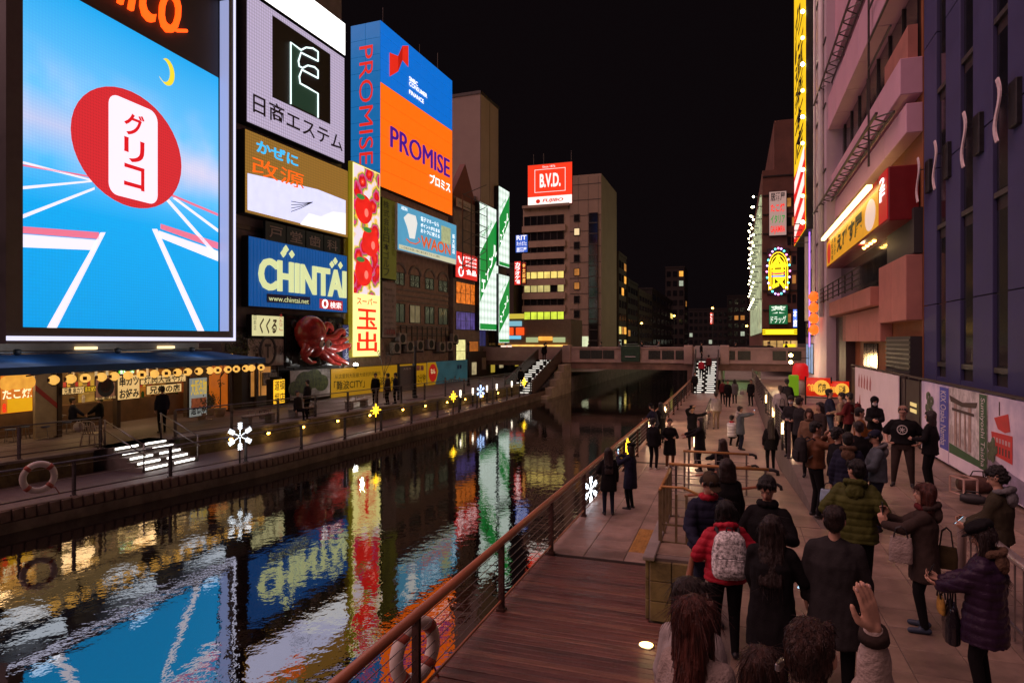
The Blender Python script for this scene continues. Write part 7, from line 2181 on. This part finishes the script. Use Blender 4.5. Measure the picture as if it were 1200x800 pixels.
    if hair:
        hp_ = Prim(); hv = min(vox, .012)
        hp_.ell(H(0,-.024,.048), (.083*k,.097*k,.088*k), 0, yaw)
        hp_.ell(H(0,-.05,.0), (.078*k,.066*k,.085*k), 0, yaw)
        for s_ in (-1,0,1): hp_.cone(H(s_*.045,.055,.088), .022*k, H(s_*.055,.072,.055), .014*k, 0)
        if hair in ('long','bob','mid','bang'):
            Ln = {'long': .34, 'mid': .22, 'bob': .13, 'bang': .30}[hair]
            for s_ in (-1,-.5,0,.5,1):
                p0 = H(s_*.066, -.055+.02*abs(s_), .02); p1 = V((head.x+(p0-head).x*1.12, head.y+(p0-head).y*1.15-.01, neck.z-.02*k)); p2 = V((head.x+(p0-head).x*1.2, shc.y-.105*k*b-.02-.015*(1-abs(s_)), neck.z-Ln*k))
                hp_.cone(p0, .045*k, p1, .043*k, 0)
                if Ln > .15: hp_.cone(p1, .043*k, p2, .026*k, 0)
                else: hp_.cone(p0, .045*k, V((p1.x,p1.y,neck.z+.02*k)), .045*k, 0)
            for s_ in (-1,1):
                hp_.cone(H(s_*.072,.02,.045), .024*k, H(s_*.078,.022,-.09), .020*k, 0)
                if Ln > .2: hp_.cone(H(s_*.078,.022,-.09), .020*k, V((head.x+(H(s_*.078,.02,0)-head).x*1.2, head.y+(H(s_*.09,.06,0)-head).y*1.0+.0, neck.z-Ln*.6*k)), .016*k, 0)
        if hair == 'bun':
            hp_.ell(H(0,-.13,.06), (.045*k,.042*k,.045*k), 0); 
        if hair == 'tail':
            hp_.cone(H(0,-.11,.05), .03*k, H(0,-.15,-.02), .035*k, 0); hp_.cone(H(0,-.15,-.02), .035*k, H(0,-.15,-.2), .016*k, 0)
        if hair in ('short','curly'):
            for s_ in (-1,1): hp_.cone(H(s_*.068,.015,.05), .022*k, H(s_*.074,.0,.0), .014*k, 0)
        hp_.skin('hair', [hm], t, hv, 3, .0055 if hair != 'curly' else .022, 55 if hair != 'curly' else 34, seed=sd, zs=.10 if hair != 'curly' else 1.0)
    if hair and (strands or vox <= .0105): strand_mesh(t, hm, head, k, hair, strands or 380, sd)
    if hat == 'cap':
        hm_ = scarf_m = hatm_[label] if label in hatm_ else C['black']
        c_ = Prim(); c_.ell(H(0,-.018,.062), (.090*k,.103*k,.074*k), 0, yaw); c_.skin('cap', [hm_], t, .011, 2)
        br_ = Prim(); br_.ell(H(0,.10,.055), (.068*k,.062*k,.009*k), 0, yaw); br_.skin('cap_peak', [hm_], t, .008, 1)
    if hat == 'beret':
        c_ = Prim(); c_.ell(H(0,-.02,.095), (.112*k,.118*k,.048*k), 0, yaw); c_.ell(H(0,-.02,.06), (.088*k,.1*k,.04*k), 0, yaw); c_.skin('beret', [hatm_.get(label, C['black'])], t, .011, 2)
    if hat == 'hood':
        c_ = Prim(); c_.ell(H(0,-.035,.025), (.106*k,.112*k,.125*k), 0, yaw); c_.cone(H(0,-.05,-.08), .09*k, shc, .09*k, 0); c_.skin('hood', [tm], t, .013, 2, .008, 14, seed=sd)
    if hat == 'newsboy':
        c_ = Prim(); c_.ell(H(0,-.015,.085), (.122*k,.125*k,.062*k), 0, yaw); c_.ell(H(0,-.01,.05), (.092*k,.103*k,.045*k), 0, yaw); c_.skin('cap', [C['black']], t, .011, 2, .006, 20)
        br_ = Prim(); br_.ell(H(0,.10,.045), (.07*k,.06*k,.010*k), 0, yaw); br_.skin('cap_peak', [C['black']], t, .008, 1)
    if print_:
        print_(t, chest, k)
    t['hand_r'] = [round(x, 4) for x in (hands[1])]; t['hand_l'] = [round(x, 4) for x in (hands[-1])]
    t['back'] = [round(x, 4) for x in (chest.x, chest.y-.16*k*b-inf, chest.z)]
    return t
hatm_ = {}

def world_of(t, loc):
    M = Matrix.Translation(t.location) @ Matrix.Rotation(t.rotation_euler.z, 4, 'Z')
    return M @ V(loc)

def phone(t, hand_key, label, lit=False, tilt=(60,0,0), sc=1.0):
    p = world_of(t, t[hand_key]); o = thing('phone', label, 'phone', p, t.rotation_euler.z)
    o.rotation_euler = (R(tilt[0]), R(tilt[1]), t.rotation_euler.z + R(tilt[2]))
    MB().bev(-.037*sc,.037*sc,-.005,.005,-.075*sc,.075*sc,.003).build('case', M_black, o)
    MB().box(-.033*sc,.033*sc,-.0062,-.005,-.068*sc,.068*sc).build('screen', em('phone_screen',(190,225,255),1.6) if lit else M_glass, o)
    return o

def backpack(t, label, m, w=.30, hgt=.42, d=.17, m2=None):
    p = world_of(t, t['back']); o = thing('backpack', label, 'backpack', p, t.rotation_euler.z)
    pr = Prim(); pr.rings([((0,-d*.42,-hgt*.55), w*.46, d*.50, 0), ((0,-d*.45,-hgt*.45), w*.52, d*.56, 0), ((0,-d*.45,0), w*.53, d*.56, 0), ((0,-d*.42,hgt*.33), w*.45, d*.5, 0), ((0,-d*.35,hgt*.46), w*.28, d*.33, 0)], 0)
    pr.skin('main_bag', [m], o, .012, 3, .006, 12)
    q_ = Prim(); q_.rings([((0,-d*.98,-hgt*.47), w*.38, d*.16, 0), ((0,-d*1.02,-hgt*.3), w*.41, d*.2, 0), ((0,-d*.98,-hgt*.06), w*.37, d*.14, 0)], 0); q_.skin('front_pocket', [m2 or m], o, .011, 3, .004, 14)
    MB().tube([(-.03,-d*.3,hgt*.46),(-.025,-d*.35,hgt*.56),(.025,-d*.35,hgt*.56),(.03,-d*.3,hgt*.46)], .008, 6).build('grab_loop', M_black, o)
    MB().tube([(-w*.37,-d*1.15,-hgt*.05),(0,-d*1.2,-hgt*.03),(w*.37,-d*1.15,-hgt*.05)], .004, 5).build('zip', M_black, o)
    for s_ in (-1,1): MB().tube([(s_*w*.28,0,hgt*.33),(s_*w*.33,.1,hgt*.45),(s_*w*.36,.26,hgt*.25),(s_*w*.42,.2,-hgt*.1),(s_*w*.4,.02,-hgt*.38)], .016, 6).build('strap', M_black, o)
    return o

def handbag(p, rz_, label, m, w=.28, hgt=.24, d=.10, loop=.2, name='handbag', cat='bag'):
    o = thing(name, label, cat, p, rz_)
    pr = Prim(); pr.rings([((0,0,-hgt), w*.5, d*.5, 0), ((0,0,-hgt*.5), w*.52, d*.56, 0), ((0,0,0), w*.46, d*.3, 0)], 0); pr.skin('sack', [m], o, .012, 2, .006, 14)
    for y_ in (-.02,.02): MB().tube([(-w*.3,y_,-.01),(-w*.2,y_,loop*.8),(0,y_,loop),(w*.2,y_,loop*.8),(w*.3,y_,-.01)], .008, 6).build('handle', M_black, o)
    return o
# ------------------------------------------------------------------ the crowd (z of the walk they stand on is looked up)
def zwalk(x, y):
    if x < XD1: return 0.0
    if y < 4.2: return stair_z(y)
    if y <= 13.0: return RTZ
    if x < 1.5: return rz(y)
    return RTZ
def at_head(px, py, h):
    """foot point for a crown at (px, py), resolving the level it stands on"""
    z = RTZ
    for _ in range(6):
        p = headspot(px, py, z, h); z = zwalk(p.x, p.y)
    p.z = z
    return p
def toward(p, q):            # compass angle used by person(): 0 = +y, 90 = -x
    return math.degrees(math.atan2(-(q[0]-p[0]), q[1]-p[1]))
def cam_dir(p): return toward(p, (0,0))

NEAR, MID, FAR = .0105, .016, .022
LK = lambda a, b: None

# ---- lower walk ---------------------------------------------------------------
p = ground(713,603,0); person('woman with long dark hair, black coat and jeans at the boardwalk railing, seen from behind', p, 15, 1.60, 'black', .34, 'darkjeans', hair='long', hairm=DBR, vox=MID, faced=False, lh=(-.2,.2,1.05))
p = ground(738,596,0); hatm_['woman in navy coat and beret holding up a phone beside the railing'] = C['black']
t = person('woman in navy coat and beret holding up a phone beside the railing', p, 70, 1.62, 'navy', .30, 'black', hair='bob', hairm=DBR, hat='beret', rh=(.10,.36,1.42), lh=(-.06,.36,1.40), rf=(0,.1,1), lf=(0,.1,1), rcurl=.9, lcurl=.9, vox=MID, rn=(-.3,1,0), ln=(.3,1,0))
phone(t, 'hand_r', 'phone held up by the woman in the beret', True, (0,0,0))
p = ground(766,550,0); person('person in black jacket with pale shoes, back turned, on the waterside walk', p, -20, 1.66, 'black', .42, 'black', M_shoew, 'short', vox=MID, faced=False)
p = ground(785,549,0); t = person('woman in long dark coat with slung strap and white shoes facing the viewer', p, cam_dir(p)+10, 1.62, 'black', .26, 'brown', M_shoew, 'short', DBR, rh=(.22,.2,1.1), lh=(-.15,.25,1.15), vox=MID, scarf='beige')
p = ground(772,522,0); p.x = -3.2; person('person in navy jacket and dark red cap leaning on the railing', p, 60, 1.66, 'navy', .46, 'darkjeans', hair='short', hat='beret', vox=FAR, lean=.25, faced=False, rh=(.25,.4,1.1), lh=(-.2,.4,1.1)); hatm_['person in navy jacket and dark red cap leaning on the railing'] = C['darkred']
p = ground(789,520,0); p.x = -3.0; person('woman with long black hair in black coat by the far railing', p, 40, 1.66, 'black', .34, 'black', hair='long', vox=FAR, faced=False)
p = ground(811,528,0); person('person in black flinging one arm out sideways on the waterside walk', p, cam_dir(p)-20, 1.70, 'black', .44, 'black', hair='short', hat='beret', vox=FAR, rh=(-.05,.1,1.75), lh=(-.85,.2,1.62))
p = at_head(820,491,1.62); person('woman in black coat stretching both arms towards the canal', p, 100, 1.62, 'black', .36, 'black', hair='long', hairm=DBR, vox=MID, rh=(.15,.62,1.15), lh=(-.12,.6,1.08), rcurl=.2, lcurl=.2)
p = at_head(839,462,1.74); person('man in pale grey jacket and beige trousers walking away', p, 5, 1.74, 'ltgrey', .46, 'beige', hair='short', vox=MID, faced=False, walk=.18)
p = at_head(868,479,1.66); t = person('woman in grey-blue coat with white fur collar photographing with raised phone', p, -75, 1.66, 'bluegrey', .34, 'darkjeans', hair='short', hairm=DBR, vox=MID, rh=(.12,.50,1.50), lh=(-.05,.52,1.50), rf=(0,.3,1), lf=(0,.3,1), hood='white', rcurl=.9, lcurl=.9)
phone(t, 'hand_r', 'white phone held out by the woman with the fur collar', True, (0,0,0))
p = at_head(846,520,1.15); person('woman with long brown hair crouching behind the ramp barrier', p, 40, 1.62, 'black', .42, 'black', hair='long', hairm=BRN, vox=MID, crouch=.8, rh=(.15,.45,.75), lh=(-.15,.45,.75), faced=False)
p = at_head(858,492,1.1); person('person in black and white striped top sitting low on the ramp edge', p, -30, 1.66, mat('cloth_stripes', (.05,.05,.05), .8, 0, .9, 5, col2=(.6,.6,.6), stretch=(.2,.2,6)), .46, 'black', hair='short', vox=MID, crouch=.85, rh=(.2,.4,.6), lh=(-.2,.4,.6), faced=False, scarf='red')
for (px, py, h, top, lab, f) in ((847,446,1.66,'darkred','person in red top in the group before the underpass',20),(853,447,1.7,'black','person in black in the middle of the group before the underpass',200),(861,446,1.62,'grey','woman in grey coat with pale bag before the underpass',10),(880,446,1.72,'black','person in long black coat standing alone before the underpass',150)):
    p = headspot(px, py, 0.0, h); person(lab, p, f, h, top, .34 if top != 'darkred' else .46, 'black', hair='short' if f != 10 else 'bob', vox=FAR, faced=f > 100)
handbag(headspot(866,446,0,1.62)+V((.2,-.1,.9)), 0, 'pale handbag of the woman in grey before the underpass', C['ltgrey'], .3, .25)
p = V((-2.7,59.2,1.1)); person('person in red jacket climbing the right bridge stair', p, 0, 1.7, 'red', .46, 'black', hair='short', vox=FAR, faced=False, walk=.2)
p = V((-2.1,59.9,1.42)); person('second person in dark red climbing the right bridge stair', p, 0, 1.68, 'darkred', .44, 'black', hair='short', vox=FAR, faced=False)
p = V((-3.1,56.6,0)); person('dark figure at the foot of the right bridge stair', p, 180, 1.7, 'black', .42, 'black', hair='short', vox=FAR)

# ---- upper terrace, middle distance -----------------------------------------
p = at_head(914,455,1.62); t = person('woman in white sweater with black shoulder bag walking away', p, 5, 1.62, 'white', .46, 'black', hair='tail', hairm=BRN, vox=MID, faced=False, walk=.15)
handbag(world_of(t, (.05,-.22,.98)), t.rotation_euler.z, 'black shoulder bag worn over the white sweater', C['black'], .30, .17, .1, .3)
p = at_head(922,447,1.74); t = person('man in black with backpack ahead of the white sweater', p, 0, 1.74, 'black', .46, 'black', hair='short', vox=FAR, faced=False)
backpack(t, 'black backpack of the man ahead of the white sweater', C['charcoal'])
p = at_head(927,483,1.68); t = person('person with white face mask in black jacket looking at a phone', p, cam_dir(p)-10, 1.68, 'charcoal', .40, 'black', hair='short', vox=MID, mask=True, rh=(.10,.30,1.12), lh=(-.12,.3,1.1), rcurl=1.0, hp=.3, walk=.1)
phone(t, 'hand_r', 'phone of the masked person in black', False, (50,0,0))
p = at_head(948,484,1.60); person('woman with brown hair and tan scarf coming towards the viewer', p, cam_dir(p), 1.60, 'tan', .36, 'black', hair='bob', hairm=BRN, vox=MID, scarf='fur', hp=.1)
p = at_head(957,501,1.73); t = person('man in brown leather jacket with black backpack holding a phone to his face', p, -70, 1.73, 'brown', .48, 'black', hair='short', vox=.0145, lh=(-.06,.20,1.50), rh=(.10,.20,1.48), lf=(.1,.2,1), rf=(-.1,.2,1), rcurl=.8, lcurl=.8, hp=.1)
backpack(t, 'black backpack on the brown leather jacket', C['charcoal'], .31, .46, .18)
phone(t, 'hand_r', 'phone of the man in the brown leather jacket', False, (0,0,0))
p = at_head(973,460,1.72); person('man in navy top and blue jeans chatting near the drum lanterns', p, -90, 1.72, 'navy', .48, 'jeans', M_shoew, hair='short', vox=MID, rh=(.15,.3,1.1), lh=(-.2,.1,.85))
p = at_head(985,464,1.66); person('person in beige jacket facing the man in jeans', p, 80, 1.66, 'beige', .46, 'black', hair='short', vox=MID, rh=(.15,.3,1.1))
p = at_head(994,464,1.68); t = person('person in dark red jacket standing back to the drum lantern', p, 60, 1.68, 'darkred', .42, 'black', hair='short', vox=MID, lh=(-.15,.28,1.1))
backpack(t, 'dark red backpack in the chatting group', C['darkred'], .28, .4, .15)
p = at_head(1009,483,1.66); person('person in orange-brown jacket with arms folded facing the banner', p, -85, 1.66, 'orange', .44, 'black', hair='short', vox=MID, rh=(-.10,.26,1.16), lh=(.12,.26,1.22), rf=(-1,.1,0), lf=(1,.1,0))
p = at_head(1025,470,1.66); t = person('hooded person in black with mask looking at a phone before the white banner', p, cam_dir(p)+5, 1.66, 'black', .42, 'black', hair=None, hat='hood', vox=MID, mask=True, rh=(.07,.3,1.15), lh=(-.07,.3,1.12), hp=.35)
phone(t, 'hand_r', 'phone of the hooded person before the white banner', False, (50,0,0))
def tee_print(t, chest, k):
    m_ = mat('tee_print', (.6,.58,.55), .8); c = chest+V((0,.222,.0))
    MB().tube([(c.x+.10*math.cos(R(a)), c.y-.012*abs(math.cos(R(a)))*1.5, c.z+.10*math.sin(R(a))) for a in range(0,361,20)], .012, 6).build('ring_print', m_, t)
    for i in range(7):
        a = i*51; MB().bar((c.x,c.y+.002,c.z),(c.x+.07*math.cos(R(a)),c.y-.004,c.z+.07*math.sin(R(a))),.014).build('print_stroke', m_, t)
lab = 'stout man in black T-shirt with white round print and tan cap, hand on hip'; hatm_[lab] = M_cap_tan
p = at_head(1058,482,1.76); person(lab, p, cam_dir(p)-4, 1.76, 'black', .50, 'coffee', hair='short', hat='cap', vox=.0145, build=1.28, sleeve=.5, rh=(.30,.10,1.0), lh=(-.33,.06,.98), rf=(-.8,.3,-.3), lf=(.8,.3,-.3), legs_apart=.16, hp=.25, print_=tee_print)
p = at_head(1089,487,1.70); person('person in long black coat turned away beside the capped man', p, 55, 1.70, 'black', .42, 'black', hair='bob', hairm=DBR, vox=.0145, lh=(-.25,.24,1.15), rh=(.22,.1,.95), faced=False)
p = at_head(983,508,1.70); person('dark haired person half hidden behind the fur hood', p, -60, 1.70, 'black', .46, 'black', hair='curly', vox=MID)
p = at_head(994,514,1.70); t = person('person in navy parka with brown fur hood, back turned', p, -10, 1.70, 'navy', .42, 'darkjeans', hair='short', vox=.0145, hood='fur', faced=False, lh=(-.28,.05,.8), puffy=.5)
handbag(world_of(t, (-.30,.02,.78)), t.rotation_euler.z, 'blue plastic carrier bag beside the fur hooded parka', mat('plastic_blue', (.22,.32,.42), .4, 0, .1, 6, .4, 12), .30, .36, .16, .12, 'carrier_bag')
lab = 'person in grey-green hooded jacket and navy cap looking down at a phone'; hatm_[lab] = C['navy']
p = at_head(1026,512,1.68); t = person(lab, p, 95, 1.68, 'denim', .46, 'darkjeans', hair='short', hat='cap', vox=.0145, rh=(.10,.30,1.1), lh=(-.10,.32,1.1), hp=.45, hood='grey', rcurl=1)
phone(t, 'hand_l', 'phone of the person in the navy cap', True, (50,0,0))
for (px, py, h, f, tp, hr, lab) in ((938,470,1.70,-60,'charcoal','short','man in dark grey behind the masked person'),(960,476,1.64,120,'coffee','bob','woman in dark brown coat left of the couple in jeans'),(1005,500,1.68,20,'black','short','person in black among the crowd behind the fur hood'),(903,492,1.62,10,'black','long','woman in black walking away beside the woven railing')):
    p = at_head(px, py, h); person(lab, p, f, h, tp, .38, 'black', hair=hr, hairm=DBR, vox=MID, faced=f > 90, walk=.08, rh=(.12,.28,1.1) if f > 60 else None)
# ---- nearer ---------------------------------------------------------------------
p = at_head(1003,549,1.76); person('big man in green parka with arms akimbo, back turned', p, -15, 1.76, 'green', .42, 'black', hair='short', vox=.0105, build=1.15, puffy=.6, rh=(.27,.12,1.02), lh=(-.27,.16,1.06), rf=(-.9,.3,0), lf=(.9,.3,0), hood='green', faced=True, hy=.9)
p = at_head(1081,577,1.62); t = person('woman in dark fur trimmed coat and auburn hair taking a picture, side on', p, 78, 1.62, 'coffee', .33, 'black', M_shoen, 'bob', AUB, vox=NEAR, rh=(.05,.40,1.34), lh=(-.03,.42,1.25), rf=(0,.2,1), lf=(0,.2,1), rcurl=.9, lcurl=.9, scarf='darkred', hood='coffee')
phone(t, 'hand_r', 'dark phone held upright by the auburn haired woman', False, (0,0,10))
handbag(world_of(t, (-.20,.22,1.12)), t.rotation_euler.z+R(90), 'cream tote bag on the arm of the auburn haired woman', C['knit'], .24, .30, .10, .12, 'tote_bag')
handbag(world_of(t, (.1,-.24,1.0)), t.rotation_euler.z+R(90), 'olive brown shoulder bag behind the auburn haired woman', cloth('bagolive',(.06,.045,.02)), .22, .26, .12, .22)
p = at_head(1168,558,1.72); t = person('man with curly dark hair in olive jacket using a phone behind the steel barrier', p, 60, 1.72, 'olive', .46, 'black', hair='curly', vox=NEAR, rh=(.08,.32,1.06), lh=(-.10,.30,1.04), rf=(-.3,.9,0), hp=.4, hood='grey', rcurl=.9)
phone(t, 'hand_r', 'phone of the curly haired man behind the barrier', True, (40,0,0))
p = at_head(1152,626,1.60); t = person('woman in black baker cap and dark purple padded coat typing on a phone', p, 62, 1.60, 'purple', .34, 'black', hair='mid', hairm=DBR, hat='newsboy', vox=.0098, puffy=1, rh=(.07,.38,1.12), lh=(-.07,.36,1.10), rf=(-.2,1,.25), lf=(.2,1,.25), rn=(-.3,.0,1), ln=(.3,0,1), rcurl=.7, lcurl=.7, hp=.5, hood='fur')
phone(t, 'hand_r', 'phone with orange case held by the woman in the baker cap', False, (20,0,0), 1.1)
handbag(world_of(t, (.05,.26,.86)), t.rotation_euler.z+R(20), 'black patent bag with mustard scarf hanging on the purple coat', mat('patent_black', (.014,.012,.016), .12), .36, .34, .14, .16)
handbag(world_of(t, (.02,.34,.92)), t.rotation_euler.z+R(30), 'mustard yellow folded scarf tied to the patent bag', mat('mustard_cloth', (.36,.20,.03), .8, 0, .4, 12), .18, .16, .05, .05, 'scarf_bundle')
p = at_head(978,607,1.74); t = person('man in long dark overcoat walking away from the viewer', p, -12, 1.74, 'charcoal', .30, 'black', hair='short', hairm=DBR, vox=NEAR, faced=False, rh=(.27,.08,.80), walk=.12, build=1.08)
handbag(world_of(t, (.28,.10,.72)), t.rotation_euler.z+R(80), 'orange brown paper shopping bag in the hand of the overcoated man', mat('paper_orange', (.33,.15,.035), .7, 0, .15, 3), .32, .42, .14, .10, 'paper_bag')
p = at_head(905,616,1.60); t = person('woman with long brown hair in long black coat holding a glowing phone, from behind', p, -8, 1.60, 'black', .25, 'black', hair='long', hairm=DBR, vox=NEAR, faced=False, build=1.1, rh=(.30,.22,1.0), rf=(.2,1,.1), rcurl=.8, lh=(-.2,.2,.9))
phone(t, 'hand_r', 'phone with green glowing screen in the hand of the black coat', True, (30,20,0), 1.1)
M_flor = mat('floral_print', (.22,.17,.13), .8, 0, .95, 34, .2, 60, col2=(.85,.72,.62), detail=2)
p = at_head(850,597,1.58); t = person('woman in bright red padded jacket with a floral backpack', p, 8, 1.58, 'red', .46, 'black', hair='bob', hairm=BLK, vox=NEAR, puffy=.8, faced=False, hood='red', rh=(.32,.16,1.05), lh=(-.26,.20,1.05), build=1.08)
backpack(t, 'cream floral print backpack worn on the red jacket', M_flor, .34, .46, .19)
lab = 'man in brown cap, navy jacket and red scarf looking down at the barrier'; hatm_[lab] = M_cap_olive
p = at_head(829,563,1.72); person(lab, p, cam_dir(p)+14, 1.72, 'navy', .46, 'darkjeans', hair='short', hat='cap', vox=NEAR, hp=.7, hy=.35, lean=.12, scarf='red', rh=(.20,.34,1.02), lh=(-.28,.30,1.0), puffy=.4)
p = at_head(851,546,1.62); person('dark haired woman standing behind the man in the brown cap', p, 20, 1.62, 'black', .44, 'black', hair='bob', hairm=DBR, vox=MID, faced=False)
p = at_head(899,571,1.76); t = person('man in black coat looking down and holding a drink with a straw', p, cam_dir(p)-8, 1.76, 'black', .38, 'black', hair='short', vox=.0098, hp=.5, hy=-.1, lh=(-.16,.30,1.22), lf=(.5,.5,.4), lcurl=1.1, ln=(.3,.3,.3), rh=(.25,.1,.95), scarf='black')
c = thing('drink_cup', 'clear drink cup with pale green straw held by the man in the black coat', 'cup', world_of(t, t['hand_l'])+V((0,0,-.06)))
MB().lathe([(.028,-.05),(.038,.06),(.040,.065)], 14).build('cup', mat('cup_plastic', (.55,.5,.45), .2), c, True); MB().tube([(0,0,.0),(.02,0,.17)], .006, 6).build('straw', mat('straw_green', (.35,.6,.5), .4), c)
# ---- on the stair right below ----------------------------------------------------
def on_stair(px, py, h):
    z = 1.5
    for _ in range(8):
        p = headspot(px, py, z, h); z = stair_z(p.y)
    p.z = z; return p
def near_at(px, py, d, h):
    r_ = ray(px); p = V((r_[0]*d, r_[1]*d, 0)); p.z = CAMZ-(py-400)*d/F - h - .06*h/1.72; return p
p = near_at(812,690,4.3,1.58); p.z = stair_z(p.y); person('young woman with dark hair in pale grey coat at the stair rail', p, -20, 4.4-(690-400)*4.3/F-p.z-.04, 'ltgrey', .34, 'black', hair='long', hairm=DBR, vox=.0098, strands=800, hy=-.6, build=.95)
p = near_at(818,713,3.45,1.56); p.z = stair_z(p.y); person('young woman with long auburn hair in a cream knit on the stair', p, -22, 4.4-(713-400)*3.45/F-p.z-.04, 'knit', .42, 'darkjeans', hair='long', hairm=AUB, vox=.0092, strands=900, hy=-.5, build=.95)
p = near_at(893,768,2.9,1.5); p.z = stair_z(p.y); person('woman with brown bobbed hair at the bottom edge of the picture', p, 0, 4.4-(768-400)*2.9/F-p.z-.04, 'beige', .42, 'darkjeans', hair='bob', hairm=BRN, vox=.0098, strands=800, faced=False)
p = near_at(952,744,2.15,1.5); p.z = stair_z(p.y)
hh = 4.4-(744-400)*2.15/F-p.z-.04
lab = 'woman with a hair clip in white fleece raising her open hand at the viewer'
k_ = hh/1.72
M_ = (Matrix.Translation(p) @ Matrix.Rotation(R(-18), 4, 'Z')).inverted()
def pixel_point(px, py, d): r_ = ray(px); return V((r_[0]*d, r_[1]*d, CAMZ-(py-400)*d/F))
wr = M_ @ pixel_point(1027, 712, 1.85); tip = M_ @ pixel_point(1012, 645, 1.85)
wl = M_ @ pixel_point(1020, 790, 1.95)
t = person(lab, p, -18, hh, 'cream', .44, 'darkjeans', hair='bun', hairm=BRN, vox=.0054, jvox=.011, rh=tuple(wr/k_), rf=tuple(tip-wr), rcurl=.18, rn=(-.9,.35,0), lh=(-.25,.3,1.1), faced=False, cuff='coffee', detail=True, nails=True, strands=900)
hc = thing('hair_clip', 'small silver hair clip in the brown hair at the bottom edge', 'hair clip', pixel_point(914, 778, 2.12), R(70))
MB().bev(-.03,.03,-.008,.008,-.012,.012,.003).build('plate', M_steel, hc); MB().tube([(-.03,0,.01),(0,-.012,.014),(.03,0,.01)], .004, 6).build('spring', M_steel, hc)

# ---- far bank ---------------------------------------------------------------------
p = ground(190,507,LTZ); person('man in navy jacket walking towards the grill house at the stair head', p, 65, 1.74, 'navy', .46, 'black', hair='short', vox=FAR, faced=False, walk=.1)
for px, py, lab, f, tp in ((86,505,'guest in navy seated at the left terrace table',-40,'navy'),(116,502,'guest in dark coat seated across the small terrace table',120,'black')):
    p = ground(px, py, LTZ); person(lab, p, f, 1.68, tp, .47, 'black', hair='short', vox=FAR, sit=1.0, rh=(.12,.38,.62), lh=(-.12,.38,.62))
for px, py, lab, f, tp in ((440,474,'person in long black coat, first of the three before the yellow hoarding',200,'black'),(454,474,'person in dark red jacket, middle of the three before the yellow hoarding',90,'coffee'),(463,473,'person in navy, last of the three before the yellow hoarding',110,'navy')):
    p = ground(px, py, LTZ); person(lab, p, f, 1.70, tp, .38, 'black', hair='short', vox=FAR)
for px, py, lab, f, s_ in ((360,488,'person standing behind a bench before the photo hoarding',90,0),(349,492,'person sitting on the bench before the photo hoarding',-90,1.0)):
    p = ground(px, py, LTZ); person(lab, p, f, 1.68, 'charcoal', .44, 'black', hair='short', vox=FAR, sit=s_)
for y_, z_, lab in ((53.2,.35,'figure in black near the foot of the left bridge stair'),(60.5,2.4,'figure in black near the top of the left bridge stair')):
    person(lab, V((-17.4,y_,z_)), 20, 1.7, 'black', .42, 'black', hair='short', vox=.022, faced=False)
# passers-by on the bridge, seen above the parapet
rb = random.Random(8)
places = ['near the left stair','by the first plaque','by the second plaque','left of the green box','right of the green box','above the middle of the canal','above the right stair','by the right parapet','below the pharmacy sign','at the right end']
for i, px in enumerate((640,690,704,726,752,772,822,862,900,921)):
    r_ = ray(px); d = (BY+1.1+rb.uniform(0,.8))/r_[1]
    person('distant passer-by on the bridge %s' % places[i], V((r_[0]*d, r_[1]*d, 2.58)), rb.choice([90,-90]), rb.uniform(1.6,1.78), rb.choice(['black','navy','charcoal','grey','coffee']), .42, 'black', hair='short', vox=.026, faced=False, walk=.15)
for o_ in PEOPLE:
    for kk in ('hand_r','hand_l','back'):
        if kk in o_: del o_[kk]
bpy.data.scenes.remove(TMP)
